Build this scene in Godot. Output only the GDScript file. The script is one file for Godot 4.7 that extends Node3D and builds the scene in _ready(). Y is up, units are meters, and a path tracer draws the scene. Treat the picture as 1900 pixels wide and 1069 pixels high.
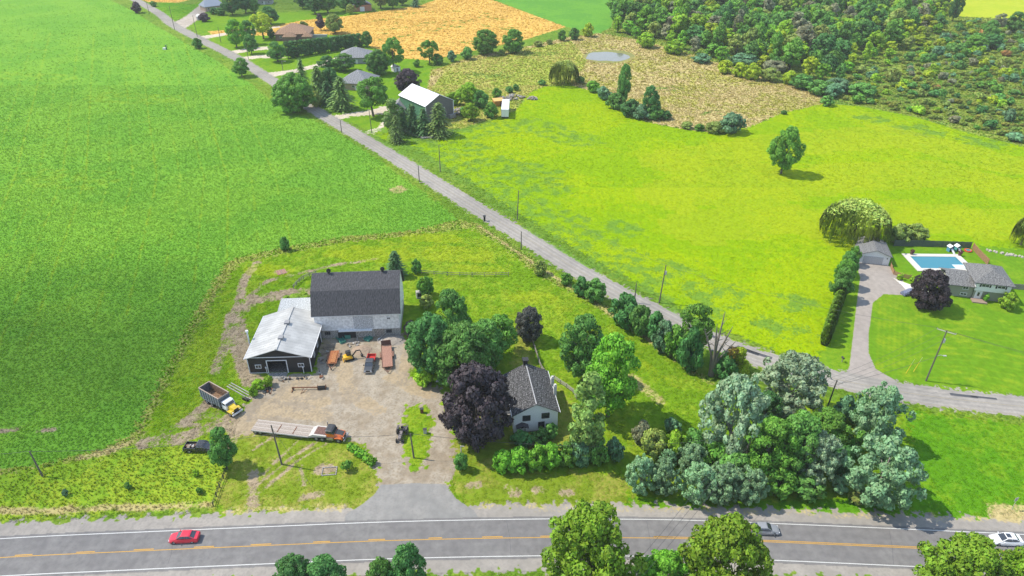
extends Node3D
# A farm at a country crossroads seen from the air. All distances in metres, y up, the ground is y = 0.

const FOCAL := 1320.0      # photograph pixels
const EYE := 92.0
const PITCH := 31.3
var S_P := sin(deg_to_rad(PITCH))
var C_P := cos(deg_to_rad(PITCH))
var names := {}
var mats := {}
var noise_tex := {}
var rng := RandomNumberGenerator.new()

# ---------------------------------------------------------------- photograph pixel -> point on the ground (or at a height above it)
func gp(px: float, py: float, h := 0.0) -> Vector3:
	var dx := (px - 950.0) / FOCAL
	var dy := (534.5 - py) / FOCAL
	var t := (EYE - h) / (S_P - dy * C_P)
	return Vector3(dx * t, h, -t * (C_P + dy * S_P))

func high(base: Vector3, py: float) -> float:   # height above the ground of what shows at row py and stands over base
	var dy := (534.5 - py) / FOCAL
	var t := -base.z / (C_P + dy * S_P)
	return EYE - t * (S_P - dy * C_P)

func metres(base: Vector3, wpx: float) -> float:
	return wpx * (-base.z * C_P + EYE * S_P) / FOCAL

func poly(a: Array) -> PackedVector2Array:
	var r := PackedVector2Array()
	for i in range(0, a.size(), 2):
		var p := gp(a[i], a[i + 1])
		r.append(Vector2(p.x, p.z))
	return r

func smooth_line(a: Array, step := 2.0) -> PackedVector2Array:
	var c := Curve2D.new()
	var p := poly(a)
	for i in p.size():
		var d := (p[mini(i + 1, p.size() - 1)] - p[maxi(i - 1, 0)]) / 6.0
		c.add_point(p[i], -d, d)
	c.bake_interval = step
	return c.get_baked_points()

# ---------------------------------------------------------------- naming
func numbered(called: String) -> String:
	if not names.has(called):
		names[called] = 0
		return called
	names[called] += 1
	return "%s_%03d" % [called, names[called]]

func thing(called: String, label: String, category: String, at := Vector3.ZERO, turn := 0.0, group := "") -> Node3D:
	var o := Node3D.new()
	o.name = numbered(called)
	add_child(o)
	o.position = at
	o.rotation.y = turn
	o.set_meta("label", label)
	o.set_meta("category", category)
	if group: o.set_meta("group", group)
	return o

func part(parent: Node3D, called: String, b, m: Material, label := "") -> MeshInstance3D:
	var o := MeshInstance3D.new()
	o.name = called
	o.mesh = b if b is Mesh else b.mesh()
	o.material_override = m
	parent.add_child(o, true)
	if label: o.set_meta("label", label)
	return o

func structure(called: String, b, m: Material, label := "") -> MeshInstance3D:
	var o := MeshInstance3D.new()
	o.name = numbered(called)
	o.mesh = b if b is Mesh else b.mesh()
	if m: o.material_override = m
	add_child(o)
	o.set_meta("kind", "structure")
	if label: o.set_meta("label", label)
	return o

# ---------------------------------------------------------------- materials (colours given as linear base colours)
func lin(r: float, g: float, b: float, a := 1.0) -> Color:
	var c := Color(r, g, b, a).linear_to_srgb()
	c.a = a
	return c

func grain(kind: String) -> ImageTexture:
	if noise_tex.has(kind): return noise_tex[kind]
	var n := FastNoiseLite.new()
	n.seed = 77 + kind.length() * 13
	n.noise_type = FastNoiseLite.TYPE_SIMPLEX_SMOOTH
	n.fractal_octaves = 5
	n.frequency = 0.02
	var w := 512
	var lo := 0.88
	match kind:
		"blotch": n.frequency = 0.012; lo = 0.6
		"streak": n.frequency = 0.03; lo = 0.66
		"speck": n.frequency = 0.12; lo = 0.62
		"lichen": n.frequency = 0.025; lo = 0.36
	var im := n.get_seamless_image(w, w, false, false, 0.12)
	if kind == "streak":
		im.resize(w, 24, Image.INTERPOLATE_BILINEAR)
		im.resize(w, w, Image.INTERPOLATE_CUBIC)
	im.convert(Image.FORMAT_RGB8)
	var d := im.get_data()
	for i in d.size():
		var v := d[i] / 255.0
		if kind == "lichen": v = smoothstep(0.48, 0.72, v)
		else: v = smoothstep(0.22, 0.78, v)
		d[i] = int(255.0 * (lo + (1.0 - lo) * v))
	im = Image.create_from_data(w, w, false, Image.FORMAT_RGB8, d)
	noise_tex[kind] = ImageTexture.create_from_image(im)
	return noise_tex[kind]

func mat(called: String, r := 0.5, g := 0.5, b := 0.5, rough := 0.8, metal := 0.0, kind := "fine", scale := 0.35) -> StandardMaterial3D:
	if mats.has(called): return mats[called]
	var m := StandardMaterial3D.new()
	m.resource_name = called
	m.albedo_color = lin(r, g, b)
	m.roughness = rough
	m.metallic = metal
	if kind:
		m.albedo_texture = grain(kind)
		m.uv1_triplanar = true
		m.uv1_scale = Vector3.ONE * scale
	mats[called] = m
	return m

func leaf_mat(called: String, r: float, g: float, b: float, back := 0.75) -> StandardMaterial3D:
	if mats.has(called): return mats[called]
	var m := StandardMaterial3D.new()
	m.resource_name = called
	m.albedo_color = lin(r, g, b)
	m.vertex_color_use_as_albedo = true
	m.roughness = 0.62
	m.metallic_specular = 0.35
	m.backlight_enabled = true
	m.backlight = Color(back, back, back * 0.9)
	mats[called] = m
	return m

func glass(called := "window_glass") -> StandardMaterial3D:
	if mats.has(called): return mats[called]
	var m := StandardMaterial3D.new()
	m.resource_name = called
	m.albedo_color = lin(0.03, 0.035, 0.045)
	m.roughness = 0.06
	m.metallic_specular = 0.7
	mats[called] = m
	return m

# ---------------------------------------------------------------- mesh builder: flat faces unless normals are given
class MB:
	var v := PackedVector3Array()
	var n := PackedVector3Array()
	var c := PackedColorArray()
	var at := Transform3D.IDENTITY
	func tri(a: Vector3, b: Vector3, d: Vector3):       # counter-clockwise seen from outside
		a = at * a; b = at * b; d = at * d
		var m := (b - a).cross(d - a).normalized()
		v.append_array([a, d, b])
		n.append_array([m, m, m])
	func quad(a: Vector3, b: Vector3, d: Vector3, e: Vector3):
		tri(a, b, d)
		tri(a, d, e)
	func box(p: Vector3, s: Vector3, q := Basis.IDENTITY):
		var h := s * 0.5
		var k := []
		for i in 8:
			k.append(p + q * Vector3(h.x if i & 1 else -h.x, h.y if i & 2 else -h.y, h.z if i & 4 else -h.z))
		quad(k[4], k[5], k[7], k[6]); quad(k[1], k[0], k[2], k[3])
		quad(k[5], k[1], k[3], k[7]); quad(k[0], k[4], k[6], k[2])
		quad(k[6], k[7], k[3], k[2]); quad(k[0], k[1], k[5], k[4])
	func bar(a: Vector3, b: Vector3, w: float, h: float):          # a beam from a to b
		var z := (b - a)
		var l := z.length()
		z /= l
		var up := Vector3.UP if absf(z.y) < 0.95 else Vector3.RIGHT
		var x := up.cross(z).normalized()
		box((a + b) * 0.5, Vector3(w, h, l), Basis(x, z.cross(x), z))
	func prism(p: Array, z0: float, z1: float):                   # outline in x, y (counter-clockwise seen from +z), from z0 to z1
		var k := p.size()
		var flat := PackedVector2Array(p)
		var t := Geometry2D.triangulate_polygon(flat)
		for i in range(0, t.size(), 3):
			var a: Vector2 = p[t[i]]; var b: Vector2 = p[t[i + 1]]; var d: Vector2 = p[t[i + 2]]
			if (b - a).cross(d - a) < 0:
				var w := b; b = d; d = w
			tri(Vector3(a.x, a.y, z1), Vector3(b.x, b.y, z1), Vector3(d.x, d.y, z1))
			tri(Vector3(a.x, a.y, z0), Vector3(d.x, d.y, z0), Vector3(b.x, b.y, z0))
		for i in k:
			var a: Vector2 = p[i]; var b: Vector2 = p[(i + 1) % k]
			quad(Vector3(a.x, a.y, z1), Vector3(a.x, a.y, z0), Vector3(b.x, b.y, z0), Vector3(b.x, b.y, z1))
	func tube(p: Array, r: Array, sides := 7):
		var rings := []
		var x := Vector3.RIGHT
		for i in p.size():
			var d: Vector3 = (p[mini(i + 1, p.size() - 1)] - p[maxi(i - 1, 0)]).normalized()
			x = (x - d * x.dot(d))
			x = x.normalized() if x.length() > 0.05 else d.cross(Vector3(0.3, 0.2, 0.9)).normalized()
			var y := d.cross(x)
			var ring := []
			for k in sides:
				var an := TAU * k / sides
				ring.append([p[i] + (x * cos(an) + y * sin(an)) * r[i], x * cos(an) + y * sin(an)])
			rings.append(ring)
		for i in p.size() - 1:
			for k in sides:
				var q: Array = [rings[i][k], rings[i][(k + 1) % sides], rings[i + 1][(k + 1) % sides], rings[i + 1][k]]
				for j in [0, 2, 1, 0, 3, 2]:
					v.append(at * q[j][0]); n.append(at.basis * q[j][1])
		for e in [0, p.size() - 1]:
			for k in range(1, sides - 1):
				if e == 0: tri(rings[e][0][0], rings[e][k + 1][0], rings[e][k][0])
				else: tri(rings[e][0][0], rings[e][k][0], rings[e][k + 1][0])
	func cyl(a: Vector3, b: Vector3, r: float, sides := 12):
		tube([a, b], [r, r], sides)
	func loft(rings: Array):                                       # rings of points, counter-clockwise seen from the end of the last one
		var k: int = rings[0].size()
		for i in rings.size() - 1:
			for j in k:
				var l := (j + 1) % k
				quad(rings[i][j], rings[i][l], rings[i + 1][l], rings[i + 1][j])
		for j in range(1, k - 1):
			tri(rings[0][0], rings[0][j + 1], rings[0][j])
			tri(rings[-1][0], rings[-1][j], rings[-1][j + 1])
	func leaf(p: Vector3, x: Vector3, y: Vector3, m: Vector3, col: Color):
		var q := [p - x, p + y, p + x, p - y]
		for j in [0, 1, 2, 0, 2, 3]:
			v.append(q[j]); n.append(m); c.append(col)
	func mesh() -> ArrayMesh:
		var a := []
		a.resize(Mesh.ARRAY_MAX)
		a[Mesh.ARRAY_VERTEX] = v
		a[Mesh.ARRAY_NORMAL] = n
		if c.size() == v.size() and c.size(): a[Mesh.ARRAY_COLOR] = c
		var m := ArrayMesh.new()
		m.add_surface_from_arrays(Mesh.PRIMITIVE_TRIANGLES, a)
		return m

func boxes(list: Array) -> MB:       # [[centre, size], ...]
	var b := MB.new()
	for i in list: b.box(i[0], i[1])
	return b

# ---------------------------------------------------------------- the ground map: what grows or lies where, as colours
enum { GRASS, CROP, TALL, PASTURE_GREEN, GRAVEL, LAWN, WEEDS, HAY, DRY, WHEAT, FAR_CROP, SCRUB, MOWN, ASPHALT, SHOULDER, ROAD, DRIVE, TRACK, CONCRETE, YELLOW, APRON, YARD_GRASS, OLIVE, LUSH, GRADE, POND }
# [first colour, second colour, fleck colour, hard edge]
var PAL := {
	GRASS: [[.105, .195, .018], [.15, .23, .025], [.07, .14, .012], 0, 1.0],
	CROP: [[0.114, 0.268, 0.024], [0.140, 0.294, 0.026], [0.084, 0.221, 0.018], 0, 0.4],
	TALL: [[.22, .26, .05], [.15, .23, .03], [.33, .30, .11], 0, 1.0],
	PASTURE_GREEN: [[.27, .32, .05], [.35, .34, .085], [.19, .28, .035], 0, 1.0],
	GRAVEL: [[0.246, 0.204, 0.151], [0.288, 0.250, 0.197], [0.193, 0.157, 0.111], 0, 1.0],
	LAWN: [[.15, .215, .016], [.215, .24, .038], [.11, .18, .010], 0, 1.0],
	WEEDS: [[0.164, 0.280, 0.018], [0.222, 0.313, 0.022], [0.103, 0.209, 0.014], 0, 1.0],
	HAY: [[0.182, 0.304, 0.001], [0.227, 0.327, 0.001], [0.135, 0.259, 0.002], 0, 0.6],
	DRY: [[0.418, 0.342, 0.147], [0.323, 0.304, 0.081], [0.522, 0.446, 0.237], 0, 1.0],
	WHEAT: [[0.570, 0.368, 0.092], [0.515, 0.322, 0.078], [0.644, 0.451, 0.147], 0, .6],
	FAR_CROP: [[0.084, 0.233, 0.028], [0.104, 0.261, 0.028], [0.062, 0.190, 0.028], 0, .6],
	SCRUB: [[0.215, 0.284, 0.045], [0.148, 0.245, 0.040], [0.281, 0.274, 0.090], 0, 1.2],
	MOWN: [[0.100, 0.212, 0.008], [0.132, 0.236, 0.010], [0.076, 0.176, 0.006], 0, .9],
	ASPHALT: [[.152, .147, .146], [.168, .163, .160], [.130, .126, .126], 1, .8],
	SHOULDER: [[0.246, 0.228, 0.206], [0.274, 0.253, 0.228], [0.195, 0.181, 0.166], 0, 0.6],
	ROAD: [[0.216, 0.203, 0.186], [0.249, 0.233, 0.212], [0.181, 0.170, 0.158], 1, 0.45],
	DRIVE: [[.268, .240, .216], [.288, .258, .232], [.24, .216, .195], 1, .7],
	TRACK: [[.44, .385, .305], [.49, .43, .34], [.35, .305, .23], 0, 1.0],
	CONCRETE: [[.55, .52, .48], [.6, .57, .53], [.5, .47, .43], 1, .7],
	YELLOW: [[.29, .36, .015], [.33, .38, .02], [.24, .33, .015], 0, .7],
	APRON: [[.200, .197, .190], [.228, .222, .212], [.172, .170, .165], 1, .6],
	YARD_GRASS: [[0.125, 0.232, 0.009], [0.176, 0.267, 0.015], [0.082, 0.176, 0.005], 0, 1.1],
	OLIVE: [[.165, .225, .016], [.225, .25, .03], [.12, .19, .010], 0, 1.0],
	LUSH: [[0.081, 0.216, 0.007], [0.117, 0.239, 0.009], [0.056, 0.167, 0.005], 0, 1.0],
	GRADE: [[.34, .295, .25], [.39, .345, .29], [.27, .235, .19], 0, .8],
	POND: [[0.190, 0.198, 0.072], [0.228, 0.216, 0.072], [0.171, 0.162, 0.060], 1, .5],
}
# the three maps: x0, z0 (nearest), x1, z1 (farthest), metres per pixel
var AREAS := [[-172.0, -62.0, 172.0, -214.0, 0.168], [-245.0, -214.0, 245.0, -334.0, 0.24], [-435.0, -334.0, 435.0, -640.0, 0.425]]
var shapes := []       # [class, polygon] in order of painting
var worn := []         # [layer 0 bare soil / 1 straw / 2 dark weeds / 3 lime, polyline or point, width, strength]
var maps := []         # [class bytes, colour image, w, h, area]
var map_mats := []

func paint_polygon(im: Image, p: PackedVector2Array, area: Array, value: int):
	var sc: float = 1.0 / area[4]
	var lo := Vector2(INF, INF)
	var hi := -lo
	var q := PackedVector2Array()
	for a in p:
		var b := Vector2((a.x - area[0]) * sc, (area[1] - a.y) * sc)
		q.append(b)
		lo = lo.min(b); hi = hi.max(b)
	var col := Color(value / 255.0, 0, 0)
	for y in range(maxi(0, int(lo.y)), mini(im.get_height(), int(hi.y) + 1)):
		var xs := []
		var yy := y + 0.5
		for i in q.size():
			var a := q[i]
			var b := q[(i + 1) % q.size()]
			if (a.y <= yy) != (b.y <= yy): xs.append(a.x + (yy - a.y) / (b.y - a.y) * (b.x - a.x))
		xs.sort()
		for i in range(0, xs.size() - 1, 2):
			var x0 := maxi(0, roundi(xs[i]))
			var x1 := mini(im.get_width(), roundi(xs[i + 1]))
			if x1 > x0: im.fill_rect(Rect2i(x0, y, x1 - x0, 1), col)

func paint_line(im: Image, p: PackedVector2Array, area: Array, width: float, value: float):
	var sc: float = 1.0 / area[4]
	var col := Color(value, 0, 0)
	var r := maxi(1, roundi(width * sc))
	for i in p.size() - 1:
		var l := p[i].distance_to(p[i + 1]) * sc
		var k := maxi(1, int(l / maxf(1.0, r * 0.4)))
		for j in k + 1:
			var b := p[i].lerp(p[i + 1], float(j) / k)
			var cx: float = (b.x - area[0]) * sc
			var cy: float = (area[1] - b.y) * sc
			for q in [[1.0, .42], [.72, .72], [.42, 1.0]]:
				im.fill_rect(Rect2i(int(cx - r * q[0] / 2), int(cy - r * q[1] / 2), maxi(1, int(r * q[0])), maxi(1, int(r * q[1]))), col)

func noise_bytes(w: int, h: int, freq: float, oct: int, sd: int, sx := 1.0) -> PackedByteArray:
	var n := FastNoiseLite.new()
	n.seed = sd
	n.noise_type = FastNoiseLite.TYPE_SIMPLEX
	n.fractal_octaves = oct
	n.frequency = freq
	var im: Image
	if sx == 1.0: im = n.get_image(w, h, false, false, false)
	else:
		im = n.get_image(w, maxi(1, int(h / sx)), false, false, false)
		im.resize(w, h, Image.INTERPOLATE_BILINEAR)
	im.convert(Image.FORMAT_L8)
	return im.get_data()

func make_map(area: Array, idx: int):
	var mpp: float = area[4]
	var w := mini(2048, int((area[2] - area[0]) / mpp))
	var h := mini(2048, int((area[1] - area[3]) / mpp))
	var cls := Image.create(w, h, false, Image.FORMAT_R8)
	for s in shapes: paint_polygon(cls, s[1], area, s[0])
	var layers := []
	for k in 5:
		var im := Image.create(w, h, false, Image.FORMAT_R8)
		for s in worn:
			if s[0] == k: paint_line(im, s[1], area, s[2], s[3])
		var soft := maxi(2, int([0.5, 0.8, 2.2, 0.6, 0.5][k] / mpp))
		im.resize(maxi(4, w / soft), maxi(4, h / soft), Image.INTERPOLATE_BILINEAR)
		im.resize(w, h, Image.INTERPOLATE_CUBIC)
		layers.append(im.get_data())
	var C := cls.get_data()
	var N1 := noise_bytes(w, h, 0.35 * maxf(mpp / 0.235, 0.7), 2, 11 + idx)   # fleck, well under a metre
	var N2 := noise_bytes(w, h, mpp * 0.16, 4, 23 + idx)     # clumps of several metres
	var N3 := noise_bytes(w, h, mpp * 0.022, 3, 37 + idx)    # patches of tens of metres
	var N4 := noise_bytes(w, h, mpp * 0.5, 2, 51 + idx)      # ragged edges
	var N5 := noise_bytes(w, h, mpp * 0.55, 3, 63 + idx, 6.0)   # streaks that run across the fields
	var lut := PackedByteArray()
	lut.resize(1025)
	for i in 1025: lut[i] = int(255.0 * Color(i / 1024.0, 0, 0).linear_to_srgb().r)
	var A := PackedFloat32Array(); var B := PackedFloat32Array(); var F := PackedFloat32Array()
	var hard := PackedInt32Array()
	var amp := PackedFloat32Array()
	for k in PAL.size():
		for j in 3:
			A.append(PAL[k][0][j]); B.append(PAL[k][1][j]); F.append(PAL[k][2][j])
		hard.append(PAL[k][3])
		amp.append(PAL[k][4])
	var job := [C, N1, N2, N3, N4, N5, layers, lut, A, B, F, hard, w, h, mpp, amp]
	var threads := []
	for k in 4:
		var th := Thread.new()
		th.start(shade_rows.bind(job, h * k / 4, h * (k + 1) / 4))
		threads.append(th)
	var out := PackedByteArray()
	for th in threads: out.append_array(th.wait_to_finish())
	var im := Image.create_from_data(w, h, false, Image.FORMAT_RGB8, out)
	maps.append([C, out, w, h, area])
	var m := StandardMaterial3D.new()
	m.resource_name = "ground_cover"
	m.albedo_texture = ImageTexture.create_from_image(im)
	m.roughness = 0.95
	m.metallic_specular = 0.12
	m.texture_repeat = false
	map_mats.append(m)

func shade_rows(job: Array, y0: int, y1: int) -> PackedByteArray:
	var C: PackedByteArray = job[0]
	var N1: PackedByteArray = job[1]
	var N2: PackedByteArray = job[2]
	var N3: PackedByteArray = job[3]
	var N4: PackedByteArray = job[4]
	var N5: PackedByteArray = job[5]
	var L0: PackedByteArray = job[6][0]
	var L1: PackedByteArray = job[6][1]
	var L2: PackedByteArray = job[6][2]
	var L3: PackedByteArray = job[6][3]
	var L4: PackedByteArray = job[6][4]     # tyre polish on the pavement
	var lut: PackedByteArray = job[7]
	var A: PackedFloat32Array = job[8]
	var B: PackedFloat32Array = job[9]
	var F: PackedFloat32Array = job[10]
	var hard: PackedInt32Array = job[11]
	var w: int = job[12]
	var h: int = job[13]
	var mpp: float = job[14]
	var amp: PackedFloat32Array = job[15]
	var out := PackedByteArray()
	out.resize(w * (y1 - y0) * 3)
	var reach := 0.011 / mpp
	var sizes := w * h
	var soy := PackedFloat32Array([.30, .24, .16]); var straw := PackedFloat32Array([.40, .33, .15])
	var weed := PackedFloat32Array([.105, .215, .028]); var lime := PackedFloat32Array([.285, .335, .012])
	for y in range(y0, y1):
		var row := y * w
		for x in w:
			var i := row + x
			var k: int = C[i]
			if hard[k] == 0:
				var j := i + int((N4[i] - 128) * reach) + int((N4[(i + 7919) % sizes] - 128) * reach) * w
				if j >= 0 and j < sizes:
					var k2: int = C[j]
					if hard[k2] == 0: k = k2
			var v := amp[k]
			var t := clampf((N2[i] - 128) * 0.014 * v + (N3[i] - 128) * 0.012 + 0.5, 0.0, 1.0)
			var f := clampf(((N1[i] - 140) * 0.013 + (N5[i] - 128) * 0.004) * v, -0.35, 0.85)
			var o := k * 3
			var r := A[o] + (B[o] - A[o]) * t
			var g := A[o + 1] + (B[o + 1] - A[o + 1]) * t
			var b := A[o + 2] + (B[o + 2] - A[o + 2]) * t
			r += (F[o] - r) * f; g += (F[o + 1] - g) * f; b += (F[o + 2] - b) * f
			if hard[k] == 0:
				var q := L0[i]
				if q:
					var s := clampf(q * 0.0062 - 0.48 + (N2[i] - 104) * 0.013 + (N1[i] - 128) * 0.007, 0.0, 1.0)
					r += (soy[0] - r) * s; g += (soy[1] - g) * s; b += (soy[2] - b) * s
				q = L1[i]
				if q:
					var s := clampf(q * 0.0058 - 0.35 + (N2[i] - 110) * 0.006 + (N1[i] - 128) * 0.006, 0.0, 0.9)
					r += (straw[0] - r) * s; g += (straw[1] - g) * s; b += (straw[2] - b) * s
				q = L2[i]
				if q:
					var s := clampf(q * 0.0046 - 0.55 + (N2[i] - 118) * 0.016 + (N1[i] - 128) * 0.008, 0.0, 0.8)
					r += (weed[0] - r) * s; g += (weed[1] - g) * s; b += (weed[2] - b) * s
				q = L3[i]
				if q:
					var s := clampf(q * 0.0024 - 0.08 + (N2[i] - 128) * 0.0015, 0.0, 0.42)
					r += (lime[0] - r) * s; g += (lime[1] - g) * s; b += (lime[2] - b) * s
			if hard[k] and L4[i]:
				var s := L4[i] * 0.0007
				r += r * s; g += g * s * 0.97; b += b * s * 0.9
			var own := 1.0 + ((N1[i] - 128) * 0.0014 + (N4[i] - 128) * 0.0010) * v
			r *= own; g *= own; b *= own
			var e := (i - y0 * w) * 3
			out[e] = lut[int(clampf(r, 0.0, 1.0) * 1024.0)]
			out[e + 1] = lut[int(clampf(g, 0.0, 1.0) * 1024.0)]
			out[e + 2] = lut[int(clampf(b, 0.0, 1.0) * 1024.0)]
	return out

var far_ground: StandardMaterial3D

func sheet(called: String, p: PackedVector2Array, y: float, label := "") -> MeshInstance3D:
	# a flat piece of the setting, cut along the edges of the three maps; uv in metres over each map
	var am := ArrayMesh.new()
	var used := []
	var cut: Array = [p]
	for k in 4:
		var pieces := []
		if k < 3:
			var a: Array = AREAS[k]
			var rect := PackedVector2Array([Vector2(a[0], a[3]), Vector2(a[2], a[3]), Vector2(a[2], a[1]), Vector2(a[0], a[1])])
			var rest := []
			for c in cut:
				pieces.append_array(Geometry2D.intersect_polygons(c, rect))
				rest.append_array(cut_away(c, a))
			cut = rest
		else: pieces = cut
		var v := PackedVector3Array(); var uv := PackedVector2Array(); var n := PackedVector3Array()
		for c in pieces:
			if Geometry2D.is_polygon_clockwise(c): continue
			var t := Geometry2D.triangulate_polygon(c)
			for i in range(0, t.size(), 3):
				var q := [c[t[i]], c[t[i + 1]], c[t[i + 2]]]
				if (q[1] - q[0]).cross(q[2] - q[0]) < 0: q.reverse()
				for s in q:
					v.append(Vector3(s.x, y, s.y)); n.append(Vector3.UP)
					if k < 3:
						var mp: Array = maps[k]
						uv.append(Vector2((s.x - AREAS[k][0]) / AREAS[k][4] / mp[2], (AREAS[k][1] - s.y) / AREAS[k][4] / mp[3]))
					else: uv.append(s)
		if v.size():
			var arr := []
			arr.resize(Mesh.ARRAY_MAX)
			arr[Mesh.ARRAY_VERTEX] = v; arr[Mesh.ARRAY_NORMAL] = n; arr[Mesh.ARRAY_TEX_UV] = uv
			am.add_surface_from_arrays(Mesh.PRIMITIVE_TRIANGLES, arr)
			am.surface_set_material(am.get_surface_count() - 1, map_mats[k] if k < 3 else far_ground)
	return structure(called, am, null, label)

func cut_away(c: PackedVector2Array, a: Array) -> Array:
	# what is left of c outside the rectangle, in up to four pieces without holes
	var big := 9000.0
	var out := []
	for r in [[-big, -big, big, a[3]], [-big, a[1], big, big], [-big, a[3], a[0], a[1]], [a[2], a[3], big, a[1]]]:
		out.append_array(Geometry2D.intersect_polygons(c, PackedVector2Array([Vector2(r[0], r[1]), Vector2(r[2], r[1]), Vector2(r[2], r[3]), Vector2(r[0], r[3])])))
	return out

func ribbon(line: PackedVector2Array, left: float, right: float) -> PackedVector2Array:
	var a := PackedVector2Array(); var b := PackedVector2Array()
	for i in line.size():
		var d := (line[mini(i + 1, line.size() - 1)] - line[maxi(i - 1, 0)]).normalized()
		var nrm := Vector2(d.y, -d.x)
		a.append(line[i] + nrm * left)
		b.append(line[i] + nrm * right)
	b.reverse()
	a.append_array(b)
	return a

func strip_mesh(line: PackedVector2Array, left: float, right: float, y: float) -> MB:
	var b := MB.new()
	for i in line.size() - 1:
		var q := []
		for j in [i, i + 1]:
			var d := (line[mini(j + 1, line.size() - 1)] - line[maxi(j - 1, 0)]).normalized()
			var nrm := Vector2(d.y, -d.x)
			for s in [left, right]:
				var w: Vector2 = line[j] + nrm * s
				q.append(Vector3(w.x, y, w.y))
		var up: Vector3 = (q[1] - q[0]).cross(q[2] - q[0])
		if up.y > 0: b.quad(q[0], q[1], q[3], q[2])
		else: b.quad(q[0], q[2], q[3], q[1])
	return b

func slice_line(line: PackedVector2Array, x0: float, x1: float) -> PackedVector2Array:
	var r := PackedVector2Array()
	for p in line:
		if p.x >= x0 and p.x <= x1: r.append(p)
	return r

# ---------------------------------------------------------------- plants: crowns of many small leaf faces, in metres
func rv() -> Vector3:
	return Vector3(rng.randf_range(-1, 1), rng.randf_range(-1, 1), rng.randf_range(-1, 1))

func on_ball() -> Vector3:
	var z := rng.randf_range(-1, 1)
	var a := rng.randf() * TAU
	return Vector3(sqrt(1 - z * z) * cos(a), z, sqrt(1 - z * z) * sin(a))

func put_leaf(b: MB, p: Vector3, out_dir: Vector3, size: float, clump: float, spread := 0.7, long := 1.0):
	var m := (out_dir + rv() * spread).normalized()
	var x := m.cross(rv()).normalized()
	var y := m.cross(x)
	var s := size * rng.randf_range(0.45, 1.4)
	var own := clampf(clump * rng.randf_range(0.68, 1.25), 0.12, 1.0)     # every leaf its own green, drawn at random
	b.leaf(p, x * s * 0.62, y * s * long, (out_dir * 0.5 + m * 0.85 + Vector3.UP * 0.2).normalized(), Color(clampf(own * rng.randf_range(0.85, 1.15), 0, 1), own, own * 0.95))

func puffs_broad(w: float, h: float, low: float, count: int, size: float, belly := 0.42) -> Array:
	# lumps of foliage through a rounded crown of width w that reaches from low to h and is widest at belly
	var r := []
	var skew := rv() * 0.05 * w
	for i in count:
		var rad := w * size * rng.randf_range(0.65, 1.3)
		var f := rng.randf()
		var prof := pow(sin(PI * clampf(f / belly * 0.42 + 0.08 if f < belly else 0.5 + (f - belly) / (1 - belly) * 0.46, 0.0, 1.0)), 0.55)
		var a := rng.randf() * TAU
		var k := pow(rng.randf(), 0.38) * rng.randf_range(0.80, 1.06) * (1.12 if rng.randf() < 0.16 else 1.0)
		var reach := maxf(0.0, w * 0.5 * prof - rad * 0.8) * k
		r.append([Vector3(cos(a) * reach + skew.x * f, low + rad * 0.8 + f * (h - low - rad * 1.7), sin(a) * reach + skew.z * f), rad, rng.randf_range(0.68, 0.95)])
	return r

func fill_puffs(b: MB, puffs: Array, n: int, leaf: float, spread := 0.7, up := 0.25, inner := 0.55):
	var total := 0.0
	for p in puffs: total += p[1] * p[1]
	var mid := Vector3.ZERO
	for p in puffs: mid += p[0] / puffs.size()
	for p in puffs:
		var k := int(n * p[1] * p[1] / total)
		for i in k:
			var d: Vector3 = (on_ball() + Vector3.UP * up + (p[0] - mid).normalized() * 0.35).normalized()
			var r: float = p[1] * (inner + (1.08 - inner) * pow(rng.randf(), 0.5))
			put_leaf(b, p[0] + d * r * Vector3(1, 0.86, 1), d, leaf, p[2], spread)

func trunk_mesh(h: float, r: float, reach: float, limbs: int, crook := 0.06) -> MB:
	var b := MB.new()
	var top := Vector3(rng.randf_range(-1, 1) * crook * h, h, rng.randf_range(-1, 1) * crook * h)
	var mid := top * 0.5 + Vector3(rng.randf_range(-1, 1), 0, rng.randf_range(-1, 1)) * crook * h * 0.5
	b.tube([Vector3(0, -0.15, 0), Vector3(0, h * 0.06, 0), mid, top], [r * 1.35, r, r * 0.75, r * 0.3], 8)
	for i in limbs:
		var k := rng.randf_range(0.35, 0.85)
		var a := TAU * (i + rng.randf() * 0.6) / limbs
		var s := mid.lerp(top, clampf(k * 2 - 1, 0, 1)) if k > 0.5 else Vector3.ZERO.lerp(mid, k * 2)
		var e := s + Vector3(cos(a) * reach, reach * rng.randf_range(0.5, 1.1), sin(a) * reach)
		b.tube([s, s.lerp(e, 0.5) + Vector3.UP * reach * 0.12, e], [r * 0.45, r * 0.3, r * 0.1], 5)
	return b

var kinds := {}    # kind -> [variants of [trunk mesh, crown mesh], width, height]

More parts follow.
